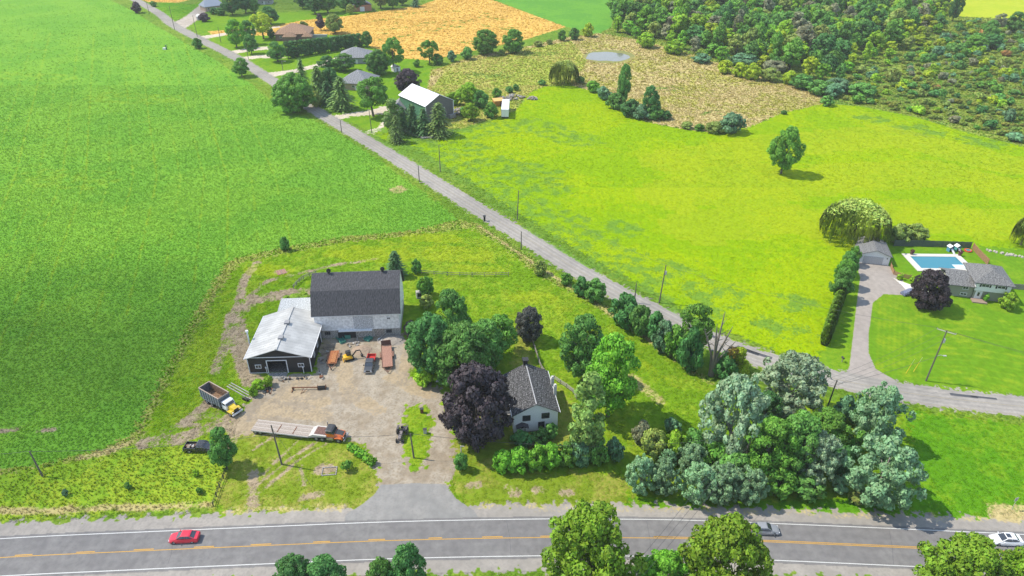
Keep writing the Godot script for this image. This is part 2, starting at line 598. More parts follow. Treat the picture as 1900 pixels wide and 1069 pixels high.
func make_kinds():
	rng.seed = 4242
	# [kind, variants, width, height, low, puffs, puff size, leaves, leaf size, spread]
	for k in [["broad", 3, 11.0, 12.0, 1.3, 110, 0.088, 13000, 0.25, 0.9], ["round", 3, 12.0, 12.0, 0.3, 170, 0.08, 19000, 0.25, 0.9], ["vine", 1, 5.0, 13.0, 0.2, 70, 0.14, 7000, 0.23, 0.95],
			["loose", 2, 10.0, 11.0, 2.2, 44, 0.10, 6400, 0.25, 0.9], ["silver", 3, 9.0, 7.6, 0.2, 130, 0.062, 9500, 0.2, 1.0],
			["bush", 4, 4.0, 3.2, 0.0, 40, 0.12, 2800, 0.2, 0.95], ["shrub", 3, 3.0, 2.4, 0.0, 12, 0.2, 420, 0.34, 0.8],
			["wood", 5, 9.0, 13.0, 1.5, 44, 0.125, 1800, 0.6, 0.85], ["tiny", 2, 1.2, 1.0, 0.0, 5, 0.25, 110, 0.2, 0.9]]:
		var v := []
		for i in k[1]:
			var b := MB.new()
			fill_puffs(b, puffs_broad(k[2], k[3], k[4], k[5], k[6]), k[7], k[8], k[9])
			var t := trunk_mesh(k[3] * 0.62, k[3] * 0.024 + 0.03, k[2] * 0.24, 6)
			v.append([t.mesh(), b.mesh()])
		kinds[k[0]] = [v, k[2], k[3]]
	# weeping willow: strands that hang from a dome
	var wv := []
	for i in 2:
		var b := MB.new()
		var ps := puffs_broad(9.5, 10.5, 4.0, 30, 0.16)
		fill_puffs(b, ps, 3000, 0.22, 0.9)
		for s in 640:
			var d := on_ball()
			d.y = absf(d.y) * 0.9
			var st := Vector3(d.x * 4.9, 5.0 + d.y * 5.2, d.z * 4.9)
			var l := rng.randf_range(1.6, 5.2)
			var out := Vector3(d.x, 0.25, d.z).normalized()
			var tone := rng.randf_range(0.6, 0.98)
			for j in 9:
				var p := st + Vector3(d.x, 0, d.z) * 0.35 * (1.0 - exp(-j * 0.4)) - Vector3.UP * l * j / 9.0
				if p.y < 0.5: break
				var x := out.cross(Vector3.UP).rotated(Vector3.UP, rng.randf_range(-0.7, 0.7)) * rng.randf_range(0.09, 0.17)
				b.leaf(p, x, Vector3.UP * rng.randf_range(0.32, 0.5) + rv() * 0.08, (out * 0.35 + Vector3.UP * 1.0 + rv() * 0.3).normalized(), Color(tone, tone, tone * 0.9) * rng.randf_range(0.85, 1.05))
		wv.append([trunk_mesh(6.0, 0.4, 2.4, 6).mesh(), b.mesh()])
	kinds["willow"] = [wv, 10.0, 10.5]
	# spruce: tiers of drooping boughs
	var sv := []
	for i in 3:
		var b := MB.new()
		var hh := 12.0
		for k in 26:
			var y := 0.8 + (hh - 1.0) * k / 26.0
			var reach := 3.3 * pow(1.0 - (y - 0.4) / hh, 0.72) * rng.randf_range(0.72, 1.12) + 0.2
			var n := 5 + int(reach * 3.2)
			for j in n:
				var a := TAU * (j + rng.randf()) / n
				var d := Vector3(cos(a), 0, sin(a))
				var l := reach * rng.randf_range(0.5, 1.15)
				var tone := rng.randf_range(0.55, 0.95)
				for q in 5:
					var f := (q + 0.7) / 5.0
					var p := Vector3(0, y, 0) + d * l * f - Vector3.UP * l * f * f * 0.38 + rv() * 0.12
					var x := d.cross(Vector3.UP) * (0.34 * (1.15 - f) + 0.1) * rng.randf_range(0.7, 1.2)
					b.leaf(p, x, d * 0.36 - Vector3.UP * 0.2 + rv() * 0.1, (d * 0.55 + Vector3.UP * 0.7 + rv() * 0.55).normalized(), Color(tone, tone, tone) * rng.randf_range(0.7, 1.15))
		sv.append([trunk_mesh(hh * 0.97, 0.2, 0.2, 1, 0.01).mesh(), b.mesh()])
	kinds["spruce"] = [sv, 6.0, 12.0]
	# clipped column of cedar
	var cv := []
	for i in 3:
		var b := MB.new()
		for j in 900:
			var y := rng.randf() * 4.2
			var r := 0.62 * pow(sin(PI * clampf(y / 4.6 * 0.86 + 0.14, 0, 1)), 0.6) * rng.randf_range(0.75, 1.06)
			var a := rng.randf() * TAU
			var d := Vector3(cos(a), 0, sin(a))
			var t := rng.randf_range(0.55, 0.95)
			b.leaf(Vector3(0, y, 0) + d * r, d.cross(Vector3.UP) * 0.1, Vector3.UP * 0.2 + d * 0.06 + rv() * 0.06, (d + Vector3.UP * 0.5 + rv() * 0.4).normalized(), Color(t, t, t))
		cv.append([trunk_mesh(3.5, 0.08, 0.1, 1, 0.01).mesh(), b.mesh()])
	kinds["cedar"] = [cv, 1.35, 4.3]

# species: [leaf colour, bark colour]
var SPECIES := {
	"green": [.075, .175, .022], "mid": [.068, .165, .032], "deep": [.046, .130, .034], "bright": [.10, .235, .018], "yellowish": [.20, .26, .012],
	"lime": [.145, .25, .014], "sunlit": [.105, .185, .012], "silver": [.135, .235, .125], "greysilver": [.165, .235, .145], "blue": [.080, .165, .085], "purple": [.040, .032, .040], "plum": [.070, .050, .064], "dusk": [.060, .064, .058],  # the big near roadside trees have one even yellow green leaf colour
	"willow": [.19, .26, .055], "spruce": [.06, .135, .045], "spruce_light": [.11, .185, .045], "cedar": [.09, .18, .016], "olive": [.14, .185, .04], "grey": [.14, .15, .09], "dark": [.03, .085, .03], "rust": [.22, .12, .04],
}

func plant(kind: String, colour: String, bx: float, by: float, ty: float, wpx: float, label: String, category := "tree", called := "", group := "") -> Node3D:
	var at := gp(bx, by)
	# bx is where the middle of the crown shows; the foot stands nearer to the picture's middle line
	var h := maxf(0.5, high(at, ty))
	at.x *= 1.0 - 0.5 * h * S_P / (-at.z * C_P + EYE * S_P)
	return plant_at(kind, colour, at, metres(at, wpx) * 1.1, h * 1.03, label, category, called, group)

func plant_at(kind: String, colour: String, at: Vector3, w: float, h: float, label: String, category := "tree", called := "", group := "") -> Node3D:
	var k: Array = kinds[kind]
	var v: Array = k[0][rng.randi() % k[0].size()]
	if called == "": called = "leafy_tree" if category == "tree" else "leafy_" + category
	var t := thing(called, label, category, at, rng.randf() * TAU, group)
	var s: Array = SPECIES[colour]
	var shade := rng.randi() % 4
	var f: float = [0.86, 0.95, 1.04, 1.14][shade] * (2.3 if not colour in ["purple", "plum"] else 1.4)
	var g: float = [1.06, 1.0, 0.96, 1.02][shade]
	t.scale = Vector3(w / k[1], h / k[2], w / k[1])
	var silvery := colour in ["silver", "greysilver"]
	part(t, "trunk" if category == "tree" else "stem", v[0], mat("bark_grey", .17, .145, .12, 0.95, 0, "blotch", 0.8) if kind != "silver" else mat("bark_pale", .30, .28, .25, 0.95, 0, "blotch", 0.8))
	part(t, "crown" if category == "tree" else "foliage", v[1], leaf_mat("leaf_%s_%d" % [colour, shade], s[0] * f * g, s[1] * f, s[2] * f, 0.45 if colour in ["purple", "plum"] else 0.8))
	return t

# ---------------------------------------------------------------- grass and crops: tufts whose colour is the ground's own
func tuft_mesh(blades: int, lean: float, wide: float) -> ArrayMesh:
	var b := MB.new()
	for i in blades:
		var a := TAU * (i + rng.randf() * 0.7) / blades
		var d := Vector3(cos(a), 0, sin(a))
		var foot := d * rng.randf_range(0.02, 0.32)
		var tip := foot + d * lean * rng.randf_range(0.5, 1.2) + Vector3.UP * rng.randf_range(0.6, 1.05)
		var x := d.cross(Vector3.UP) * wide * rng.randf_range(0.7, 1.2)
		var m := (Vector3.UP * 1.0 + d * 0.35 + rv() * 0.15).normalized()
		var mid := foot.lerp(tip, 0.55) + Vector3.UP * 0.12
		for q in [foot - x * 0.7, mid - x, mid + x, foot - x * 0.7, mid + x, foot + x * 0.7, mid - x, tip, mid + x]:
			b.v.append(q); b.n.append(m); b.c.append(Color.WHITE)
	return b.mesh()

func crop_mesh() -> ArrayMesh:
	var b := MB.new()
	for i in 9:
		var d := on_ball()
		d.y = absf(d.y)
		put_leaf(b, Vector3(d.x * 0.42, 0.35 + d.y * 0.5, d.z * 0.42), (Vector3.UP + d * 0.6).normalized(), 0.34, 0.92, 0.45)
	return b.mesh()

# class -> [density in each of the three maps, height, width, mesh, stuff name, label]
func scatter(called: String, label: String, classes: Array, density: Array, h: float, w: float, mesh: Mesh, vary := 0.2, fade := 0.0):
	var buf := PackedFloat32Array()
	var want := PackedByteArray()
	want.resize(64)
	for c in classes: want[c] = 1
	var tan_h := 950.0 / FOCAL
	for k in 3:
		var mp: Array = maps[k]
		var a: Array = mp[4]
		var C: PackedByteArray = mp[0]
		var col: PackedByteArray = mp[1]
		var n := int((a[2] - a[0]) * (a[1] - a[3]) * density[k])
		var grow: float = [1.0, 1.35, 1.9][k]
		for i in n:
			var x := rng.randf_range(a[0], a[2])
			var z := rng.randf_range(a[3], a[1])
			if absf(x) > (-z * C_P + EYE * S_P) * tan_h + 9.0: continue
			var j := mini(mp[3] - 1, int((a[1] - z) / a[4])) * int(mp[2]) + mini(mp[2] - 1, int((x - a[0]) / a[4]))
			if want[C[j]] == 0: continue
			if fade > 0.0 and rng.randf() > 1.0 - (-z - 75.0) / fade: continue
			var t := rng.randf() * TAU
			var s := w * grow * rng.randf_range(0.65, 1.3)
			var y := h * grow * rng.randf_range(0.55, 1.3)
			var f := rng.randf_range(1.0 - vary, 1.0 + vary)
			j *= 3
			var r := pow(col[j] / 255.0, 2.2) * f
			var g := pow(col[j + 1] / 255.0, 2.2) * f
			var b := pow(col[j + 2] / 255.0, 2.2) * f
			buf.append_array([cos(t) * s, 0, sin(t) * s, x, 0, y, 0, 0.0, -sin(t) * s, 0, cos(t) * s, z, r, g, b, 1])
	if buf.size() == 0: return
	var mm := MultiMesh.new()
	mm.transform_format = MultiMesh.TRANSFORM_3D
	mm.use_colors = true
	mm.mesh = mesh
	mm.instance_count = buf.size() / 16
	mm.buffer = buf
	var o := MultiMeshInstance3D.new()
	o.name = numbered(called)
	o.multimesh = mm
	var m := leaf_mat("grass_blade", 1.0, 1.0, 1.0, 0.6)
	m.roughness = 0.8
	m.specular_mode = BaseMaterial3D.SPECULAR_DISABLED
	o.material_override = m
	o.set_meta("label", label)
	o.set_meta("category", "grass" if called != "soybean_plants" else "crop")
	o.set_meta("kind", "stuff")
	add_child(o)
	print(called, " ", mm.instance_count)

# ---------------------------------------------------------------- building helpers; a building's front runs from A to B, x along it, z towards the viewer
func front(called: String, label: String, category: String, a: Vector3, b: Vector3, group := "") -> Node3D:
	var d := b - a
	var t := thing(called, label, category, (a + b) * 0.5, atan2(-d.z, d.x), group)
	t.set_meta("wide", d.length())
	return t

func slab(b: MB, p: Array, th: float):      # four points counter-clockwise seen from above, thickness downwards
	var q := []
	for i in p: q.append(i - Vector3.UP * th)
	b.quad(p[0], p[1], p[2], p[3])
	b.quad(q[3], q[2], q[1], q[0])
	for i in 4:
		var j := (i + 1) % 4
		b.quad(q[i], q[j], p[j], p[i])

func along_x() -> Transform3D:              # outlines drawn in (depth behind the front, height) and run along x
	return Transform3D(Basis(Vector3(0, 0, -1), Vector3.UP, Vector3(1, 0, 0)), Vector3.ZERO)

func ribs(b: MB, p: Array, step: float, w := 0.04, h := 0.025):   # raised ribs from edge p0-p1 up to edge p3-p2
	var n := maxi(1, int(p[0].distance_to(p[1]) / step))
	for i in n + 1:
		var f := float(i) / n
		f = clampf(f, 0.01, 0.99)
		b.bar(p[0].lerp(p[1], f) + Vector3.UP * h * .5, p[3].lerp(p[2], f) + Vector3.UP * h * .5, w, h)

func window(parent: Node3D, at: Vector3, turn: float, w: float, h: float, frame: Material, cols := 2, rows := 1, called := "window") -> Node3D:
	var f := MB.new()
	f.at = Transform3D(Basis(Vector3.UP, turn), at)
	var t := 0.1
	for s in [-1, 1]:
		f.box(Vector3(s * (w - t) / 2, 0, .04), Vector3(t, h, .12))
		f.box(Vector3(0, s * (h - t) / 2, .041), Vector3(w - 2 * t, t, .12))
	for i in range(1, cols): f.box(Vector3(-w / 2 + w * i / cols, 0, .03), Vector3(.06, h - 2 * t, .09))
	for i in range(1, rows): f.box(Vector3(0, -h / 2 + h * i / rows, .032), Vector3(w - 2 * t, .06, .088))
	var o := part(parent, called, f, frame)
	var g := MB.new()
	g.at = f.at
	g.box(Vector3(0, 0, .0), Vector3(w - t, h - t, .05))
	part(o, "pane", g, glass())
	return o

func gable_roof(parent: Node3D, w: float, z0: float, z1: float, eave: float, ridge: float, over: float, th: float, m: Material, rib := 0.0, rise := 0.0, called := "roof_panel", ridge_x := 0.0):
	# ridge runs along z from z0 (back) to z1 (front); w is the span
	for s in [-1, 1]:
		var run: float = w / 2 - s * ridge_x
		var slope := (ridge - eave) / run
		var xe: float = s * (w / 2 + over)
		var ye := eave - slope * over
		var p := [Vector3(xe, ye, z0 - over), Vector3(xe, ye, z1 + over), Vector3(ridge_x, ridge, z1 + over), Vector3(ridge_x, ridge, z0 - over)]
		for i in 4: p[i].y += th + rise
		if s == 1: p = [p[1], p[0], p[3], p[2]]
		p.reverse()
		p = [p[3], p[2], p[1], p[0]]
		var b := MB.new()
		slab(b, p, th)
		if rib > 0: ribs(b, [p[0], p[1], p[2], p[3]], rib)
		part(parent, called, b, m)

func hip_roof(parent: Node3D, w: float, z0: float, z1: float, eave: float, ridge: float, over: float, ridge_len: float, m: Material, called := "roof"):
	var x := w / 2 + over
	var a := z0 - over
	var c := z1 + over
	var mz := (a + c) / 2
	var r0 := Vector3(-ridge_len / 2, ridge, mz)
	var r1 := Vector3(ridge_len / 2, ridge, mz)
	if ridge_len < 0:            # ridge along z
		r0 = Vector3(0, ridge, mz + ridge_len / 2); r1 = Vector3(0, ridge, mz - ridge_len / 2)
	var k := [Vector3(-x, eave, c), Vector3(x, eave, c), Vector3(x, eave, a), Vector3(-x, eave, a)]
	var b := MB.new()
	if ridge_len >= 0:
		b.quad(k[0], k[1], r1, r0); b.tri(k[1], k[2], r1); b.quad(k[2], k[3], r0, r1); b.tri(k[3], k[0], r0)
	else:
		b.tri(k[0], k[1], r1); b.quad(k[1], k[2], r0, r1); b.tri(k[2], k[3], r0); b.quad(k[3], k[0], r1, r0)
	for i in 4:
		var j := (i + 1) % 4
		b.quad(k[i] - Vector3.UP * .22, k[j] - Vector3.UP * .22, k[j], k[i])
	b.quad(k[3] - Vector3.UP * .22, k[2] - Vector3.UP * .22, k[1] - Vector3.UP * .22, k[0] - Vector3.UP * .22)
	part(parent, called, b, m)

func build_farm():
	var white := mat("white_paint", .80, .80, .80, .55, 0, "fine", .12)
	var trim := mat("white_trim", .74, .75, .76, .5, 0, "fine", .5)
	var black := mat("black_siding", .021, .021, .027, .5, 0, "streak", .5)
	var metal := mat("metal_roof", .44, .44, .43, .6, 0, "fine", .03)
	var dark_roof := mat("barn_shingles", .075, .075, .085, .9, 0, "streak", .16)
	var stone := mat("barn_stone", .50, .48, .45, .95, 0, "blotch", .7)
	var wood := mat("grey_boards", .34, .31, .27, .9, 0, "streak", .6)
	# --- barn
	var t := front("barn", "white bank barn with a dark gambrel roof and stone foundation", "barn", gp(589, 629), gp(744, 623))
	var w: float = t.get_meta("wide")
	var D := 13.0
	var hw := w / 2
	part(t, "foundation", boxes([[Vector3(0, 1.0, -D / 2), Vector3(w - .2, 2.3, D)]]), stone)
	var b := MB.new()
	b.at = along_x()
	var g := [Vector2(-.08, 2.15), Vector2(D + .08, 2.15), Vector2(D + .08, 6.5), Vector2(D - 2.4, 10.7), Vector2(D / 2, 12.9), Vector2(2.4, 10.7), Vector2(-.08, 6.5)]
	b.prism(g, -hw, hw)
	part(t, "wall", b, white)
	for i in 4:
		var ends := [[Vector2(-.55, 6.1), Vector2(2.4, 10.78)], [Vector2(2.4, 10.78), Vector2(D / 2, 13.0)], [Vector2(D / 2, 13.0), Vector2(D - 2.4, 10.78)], [Vector2(D - 2.4, 10.78), Vector2(D + .55, 6.1)]]
		var e: Array = ends[i]
		b = MB.new()
		var x := hw + .45
		slab(b, [Vector3(-x, e[0].y + .16, -e[0].x), Vector3(x, e[0].y + .16, -e[0].x), Vector3(x, e[1].y + .16, -e[1].x), Vector3(-x, e[1].y + .16, -e[1].x)], .15)
		part(t, "roof_slope", b, dark_roof)
	part(t, "eave_trim", boxes([[Vector3(0, 6.15, .5), Vector3(w + .9, .16, .12)]]), trim)
	# sliding doors and their track in the white wall
	for x in [[-.2, 2.3], [1.95, 1.95]]: part(t, "sliding_door", boxes([[Vector3(x[0] + .55, 4.1, .13), Vector3(x[1], 3.4, .08)]]), mat("door_white", .62, .64, .67, .6, 0, "streak", .3))
	part(t, "door_track", boxes([[Vector3(1.2, 5.88, .16), Vector3(6.5, .12, .14)]]), wood)
	part(t, "pent_ledge", boxes([[Vector3(-.6, 2.12, .35), Vector3(7.4, .12, .7)]]), trim)
	part(t, "stable_door", boxes([[Vector3(-2.6, 1.05, .08), Vector3(3.9, 2.0, .16)]]), mat("door_dark", .035, .035, .042, .7, 0, "streak", .6))
	part(t, "concrete_panel", boxes([[Vector3(1.4, 1.05, .05), Vector3(3.6, 2.0, .12)]]), mat("concrete_pale", .50, .48, .45, .9, 0, "blotch", .5))
	part(t, "concrete_panel", boxes([[Vector3(4.6, 1.05, .04), Vector3(2.2, 2.0, .1)]]), mat("concrete_warm", .44, .39, .34, .9, 0, "blotch", .5))
	for x in [-6.8, 6.7]: window(t, Vector3(x, 1.45, .03), 0, 1.3, .9, mat("old_frame", .16, .15, .14, .8), 3)
	window(t, Vector3(6.9, 4.9, .1), 0, .8, .6, trim, 2)
	for z in [-4.0, -8.0]: window(t, Vector3(hw + .02, 4.2, z), PI / 2, .8, .9, trim, 1)
	for x in [-6.0, 5.8]:
		b = MB.new()
		b.tube([Vector3(x, 13.0, -D / 2), Vector3(x, 13.45, -D / 2), Vector3(x, 13.5, -D / 2), Vector3(x, 13.9, -D / 2), Vector3(x, 14.2, -D / 2)], [.3, .3, .5, .5, .08], 10)
		part(t, "roof_ventilator", b, mat("vent_black", .02, .02, .022, .6))
	b = MB.new()
	slab(b, [Vector3(.2, 11.75, -4.0), Vector3(1.0, 11.75, -4.0), Vector3(1.0, 12.6, -5.5), Vector3(.2, 12.6, -5.5)], .12)
	part(t, "roof_hatch", b, mat("hatch_dark", .028, .028, .03, .8))
	# --- workshop
	t = front("workshop", "black metal workshop with pale grey ribbed roof and open bay", "workshop", gp(464, 693), gp(579, 690))
	w = t.get_meta("wide")
	hw = w / 2
	D = 15.2
	var E := 4.0
	var R := 6.1
	var ox := -.5                    # bay
	var ow := 3.9
	var oh := 3.1
	part(t, "front_wall", boxes([[Vector3((-hw + ox - ow / 2) / 2, E / 2, -.1), Vector3(ox - ow / 2 + hw, E, .2)]]), black)
	part(t, "front_wall", boxes([[Vector3((hw + ox + ow / 2) / 2, E / 2, -.1), Vector3(hw - ox - ow / 2, E, .2)]]), black)
	part(t, "lintel", boxes([[Vector3(ox, (E + oh) / 2, -.1), Vector3(ow, E - oh, .2)]]), black)
	b = MB.new(); b.prism([Vector2(-hw, E), Vector2(hw, E), Vector2(0, R)], -.2, 0)
	part(t, "gable", b, black)
	b = MB.new(); b.prism([Vector2(-hw, 0), Vector2(hw, 0), Vector2(hw, E), Vector2(0, R), Vector2(-hw, E)], -D, -D + .2)
	part(t, "back_wall", b, black)
	for s in [-1, 1]: part(t, "side_wall", boxes([[Vector3(s * (hw - .1), E / 2, -D / 2), Vector3(.2, E, D - .4)]]), black)
	part(t, "floor", boxes([[Vector3(0, .06, -D / 2), Vector3(w - .4, .12, D - .4)]]), mat("shop_floor", .15, .14, .13, .9, 0, "blotch", .4))
	part(t, "threshold_slab", boxes([[Vector3(ox, .05, 1.0), Vector3(ow, .1, 2.0)]]), mat("slab_grey", .40, .39, .37, .9, 0, "blotch", .4))
	gable_roof(t, w, -D, 0, E, R, .45, .1, metal, .9)
	part(t, "ridge_cap", boxes([[Vector3(0, R + .16, -D / 2), Vector3(.45, .08, D + .9)]]), metal)
	for z in [-3.6, -9.2]: part(t, "ridge_vent", boxes([[Vector3(.15, R + .3, z), Vector3(1.0, .45, 1.1)]]), mat("vent_grey", .30, .30, .31, .6, .3))
	part(t, "eave_trim", boxes([[Vector3(0, E + .02, .04), Vector3(w + .2, .16, .1)]]), trim)
	for s in [-1, 1]:
		part(t, "corner_trim", boxes([[Vector3(s * (hw - .02), E / 2, .03), Vector3(.18, E - .2, .1)]]), trim)
		part(t, "bay_trim", boxes([[Vector3(ox + s * (ow / 2 + .08), oh / 2, .04), Vector3(.18, oh, .1)]]), trim)
		var gut := MB.new()
		gut.bar(Vector3(s * (hw + .47), E - .06, -D - .4), Vector3(s * (hw + .47), E - .06, .4), .12, .12)
		part(t, "gutter", gut, trim)
	part(t, "bay_trim", boxes([[Vector3(ox, oh + .08, .041), Vector3(ow + .34, .16, .1)]]), trim)
	part(t, "base_trim", boxes([[Vector3((-hw + ox - ow / 2) / 2, .1, .03), Vector3(ox - ow / 2 + hw - .3, .12, .08)]]), trim)
	window(t, Vector3(-hw + 2.0, 1.75, .0), 0, 1.25, .95, trim)
	window(t, Vector3(hw - 2.0, 1.85, .0), 0, 1.25, .95, trim)
	for z in [-3.5, -7.0, -10.5]: window(t, Vector3(hw, 1.9, z), PI / 2, 1.1, 1.0, trim)
	for x in [[-hw + 3.6, .3], [hw - 1.6, .4]]: 
		var v := MB.new()
		v.cyl(Vector3(x[0], 0, x[1]), Vector3(x[0], 1.5, x[1]), .07)
		v.cyl(Vector3(x[0], 1.45, x[1]), Vector3(x[0], 1.75, x[1]), .16)
		part(t, "standpipe", v, trim)
	b = MB.new()
	b.cyl(Vector3(-hw - .3, 2.5, -7.0), Vector3(-hw - 1.5, 2.6, -7.0), .14)
	b.cyl(Vector3(-hw - 1.5, 2.5, -7.0), Vector3(-hw - 1.5, 5.6, -7.0), .16)
	b.cyl(Vector3(-hw - 1.5, 5.6, -7.0), Vector3(-hw - 1.5, 6.0, -7.0), .3)
	part(t, "stove_pipe", b, trim)
	# --- lean-to between workshop and barn
	t = front("lean_to", "white ribbed lean-to roof joining the workshop and the barn", "shed", Vector3(-52.6, 0, -133.3), Vector3(-43.9, 0, -133.9))
	w = t.get_meta("wide")
	part(t, "wall", boxes([[Vector3(0, 1.8, -2.7), Vector3(w, 3.6, 5.4)]]), mat("lean_wall", .4, .4, .4, .8))
	b = MB.new()
	var lp := [Vector3(-w / 2 - .3, 3.75, .4), Vector3(w / 2 + .3, 3.75, .4), Vector3(w / 2 + .3, 4.6, -5.8), Vector3(-w / 2 - .3, 4.6, -5.8)]
	slab(b, lp, .1)
	ribs(b, lp, .6)
	part(t, "roof", b, mat("metal_white", .58, .60, .60, .5, .1, "streak", .3))
	# --- farmhouse
	t = front("farmhouse", "white two storey farmhouse with a worn dark roof", "house", gp(953, 805), gp(1034, 797))
	w = t.get_meta("wide")
	hw = w / 2
	D = 11.8
	E = 4.55
	R = 6.75
	b = MB.new(); b.prism([Vector2(-hw, .3), Vector2(hw, .3), Vector2(hw, E), Vector2(0, R), Vector2(-hw, E)], -D, 0)
	var siding := mat("white_siding", .80, .80, .80, .6, 0, "fine", .6)
	part(t, "wall", b, siding)
	part(t, "foundation", boxes([[Vector3(0, .1, -D / 2), Vector3(w - .1, .5, D - .1)]]), mat("foundation_grey", .3, .3, .3, .9))
	var worn := mat("worn_shingles", .19, .19, .20, .95, 0, "lichen", .22)
	gable_roof(t, w, -D, 0, E, R, .32, .12, worn)
	part(t, "ridge_cap", boxes([[Vector3(0, R + .15, -D / 2), Vector3(.22, .05, D + .6)]]), mat("ridge_pale", .33, .33, .34, .9))
	for s in [-1, 1]:
		var gut := MB.new()
		gut.bar(Vector3(s * (hw + .36), E - .12, -D - .3), Vector3(s * (hw + .36), E - .12, .3), .12, .12)
		part(t, "gutter", gut, trim)
	var wf := mat("window_black", .02, .02, .022, .6)
	for p in [[-1.75, 3.55, 1.15, 1.25], [1.8, 3.75, 1.15, 1.25], [1.05, 1.6, 1.2, 1.45]]:
		var o := window(t, Vector3(p[0], p[1], .02), 0, p[2], p[3], wf, 1, 2)
		for s in [-1, 1]: part(t, "shutter", boxes([[Vector3(p[0] + s * (p[2] / 2 + .09), p[1], .05), Vector3(.16, p[3], .06)]]), wf if p[1] > 2 else trim)
	var door := part(t, "door", boxes([[Vector3(-2.55, 1.15, .04), Vector3(.95, 1.8, .1)]]), trim)
	part(door, "door_window", boxes([[Vector3(-2.55, 1.5, .1), Vector3(.55, .6, .03)]]), glass())
	for s in [-1, 1]: part(t, "door_frame", boxes([[Vector3(-2.55 + s * .54, 1.15, .05), Vector3(.12, 1.9, .12)]]), wf)
	b = MB.new()
	slab(b, [Vector3(-3.75, 2.1, 1.15), Vector3(-2.6, 2.65, 1.15), Vector3(-2.6, 2.65, 0), Vector3(-3.75, 2.1, 0)], .12)
	slab(b, [Vector3(-2.6, 2.65, 1.15), Vector3(-1.45, 2.1, 1.15), Vector3(-1.45, 2.1, 0), Vector3(-2.6, 2.65, 0)], .12)
	part(t, "door_hood", b, mat("hood_dark", .06, .055, .065, .9))
	part(t, "step", boxes([[Vector3(-2.55, .12, .5), Vector3(1.3, .24, .9)]]), mat("slab_grey"))
	for p in [[hw + .35, -4.9, 6.6], [hw + .35, -7.6, 6.4]]:
		b = MB.new(); b.box(Vector3(p[0], p[2] / 2, p[1]), Vector3(.55, p[2], .6)); b.box(Vector3(p[0], p[2] + .1, p[1]), Vector3(.35, .3, .4))
		part(t, "chimney", b, mat("chimney_pale", .55, .54, .53, .8))
	b = MB.new(); b.box(Vector3(-.1, R + .3, -D - .2), Vector3(.8, 1.6, .8)); b.box(Vector3(-.1, R + 1.15, -D - .2), Vector3(1.2, .16, 1.2))
	part(t, "chimney", b, mat("vent_black"))
	# wing and back porch
	part(t, "wing_wall", boxes([[Vector3(-hw - 1.9, 1.5, -D + 2.4), Vector3(3.8, 3.0, 6.0)]]), siding)
	b = MB.new()
	slab(b, [Vector3(-hw - 4.1, 2.9, -D + 5.7), Vector3(-hw - .02, 3.4, -D + 5.7), Vector3(-hw - .02, 3.4, -D - .9), Vector3(-hw - 4.1, 2.9, -D - .9)], .14)
	part(t, "wing_roof", b, mat("flat_roof_dark", .085, .085, .10, .9, 0, "blotch", .4))
	part(t, "back_porch", boxes([[Vector3(2.2, 1.2, -D - 1.6), Vector3(3.0, 2.4, 3.0)]]), mat("flat_roof_dark"))
	part(t, "side_porch", boxes([[Vector3(-hw - .9, 1.0, -4.4), Vector3(1.7, 2.0, 2.8)]]), mat("porch_grey", .32, .31, .30, .8))
	build_fences(wood, trim)
	build_yard_things()

func run_fence(called: String, label: String, line: PackedVector2Array, step: float, post_h: float, rails: Array, m: Material, board := .12):
	# posts and rails, each its own piece
	var p0 := line[0]
	var t := thing(called, label, "fence", Vector3(p0.x, 0, p0.y))
	var posts := [p0]
	for q in line:
		if q.distance_to(posts[-1]) >= step: posts.append(q)
	var pm := MB.new()
	pm.box(Vector3(0, post_h / 2, 0), Vector3(.14, post_h, .14))
	var pmesh := pm.mesh()
	for i in posts.size():
		var o := part(t, "post", pmesh, m)
		o.position = Vector3(posts[i].x - p0.x, 0, posts[i].y - p0.y)
		if i == 0: continue
		for h in rails:
			var b := MB.new()
			b.bar(Vector3(posts[i - 1].x - p0.x, h, posts[i - 1].y - p0.y), Vector3(posts[i].x - p0.x, h, posts[i].y - p0.y), .05, board)
			part(t, "rail", b, m)

func panel_fence(called: String, label: String, line: PackedVector2Array, step: float, h: float, m: Material, slat := 0.0):
	var p0 := line[0]
	var t := thing(called, label, "fence", Vector3(p0.x, 0, p0.y))
	var posts := [p0]
	for q in line:
		if q.distance_to(posts[-1]) >= step: posts.append(q)
	var pm := MB.new()
	pm.box(Vector3(0, (h + .1) / 2, 0), Vector3(.13, h + .1, .13))
	for i in posts.size():
		var o := part(t, "post", pm.mesh(), m)
		o.position = Vector3(posts[i].x - p0.x, 0, posts[i].y - p0.y)
		if i == 0: continue
		var a := Vector3(posts[i - 1].x - p0.x, 0, posts[i - 1].y - p0.y)
		var c := Vector3(posts[i].x - p0.x, 0, posts[i].y - p0.y)
		var b := MB.new()
		if slat > 0:
			for k in int(h / slat): b.bar(a + Vector3.UP * (.15 + k * slat), c + Vector3.UP * (.15 + k * slat), .05, slat * .72)
		else:
			var n := maxi(2, int(a.distance_to(c) / .3))
			for k in n: b.bar(a.lerp(c, (k + .06) / n) + Vector3.UP * (h / 2 + .04 + (k % 2) * .02), a.lerp(c, (k + .94) / n) + Vector3.UP * (h / 2 + .04 + (k % 2) * .02), .04, h - .04)
		part(t, "panel", b, m)

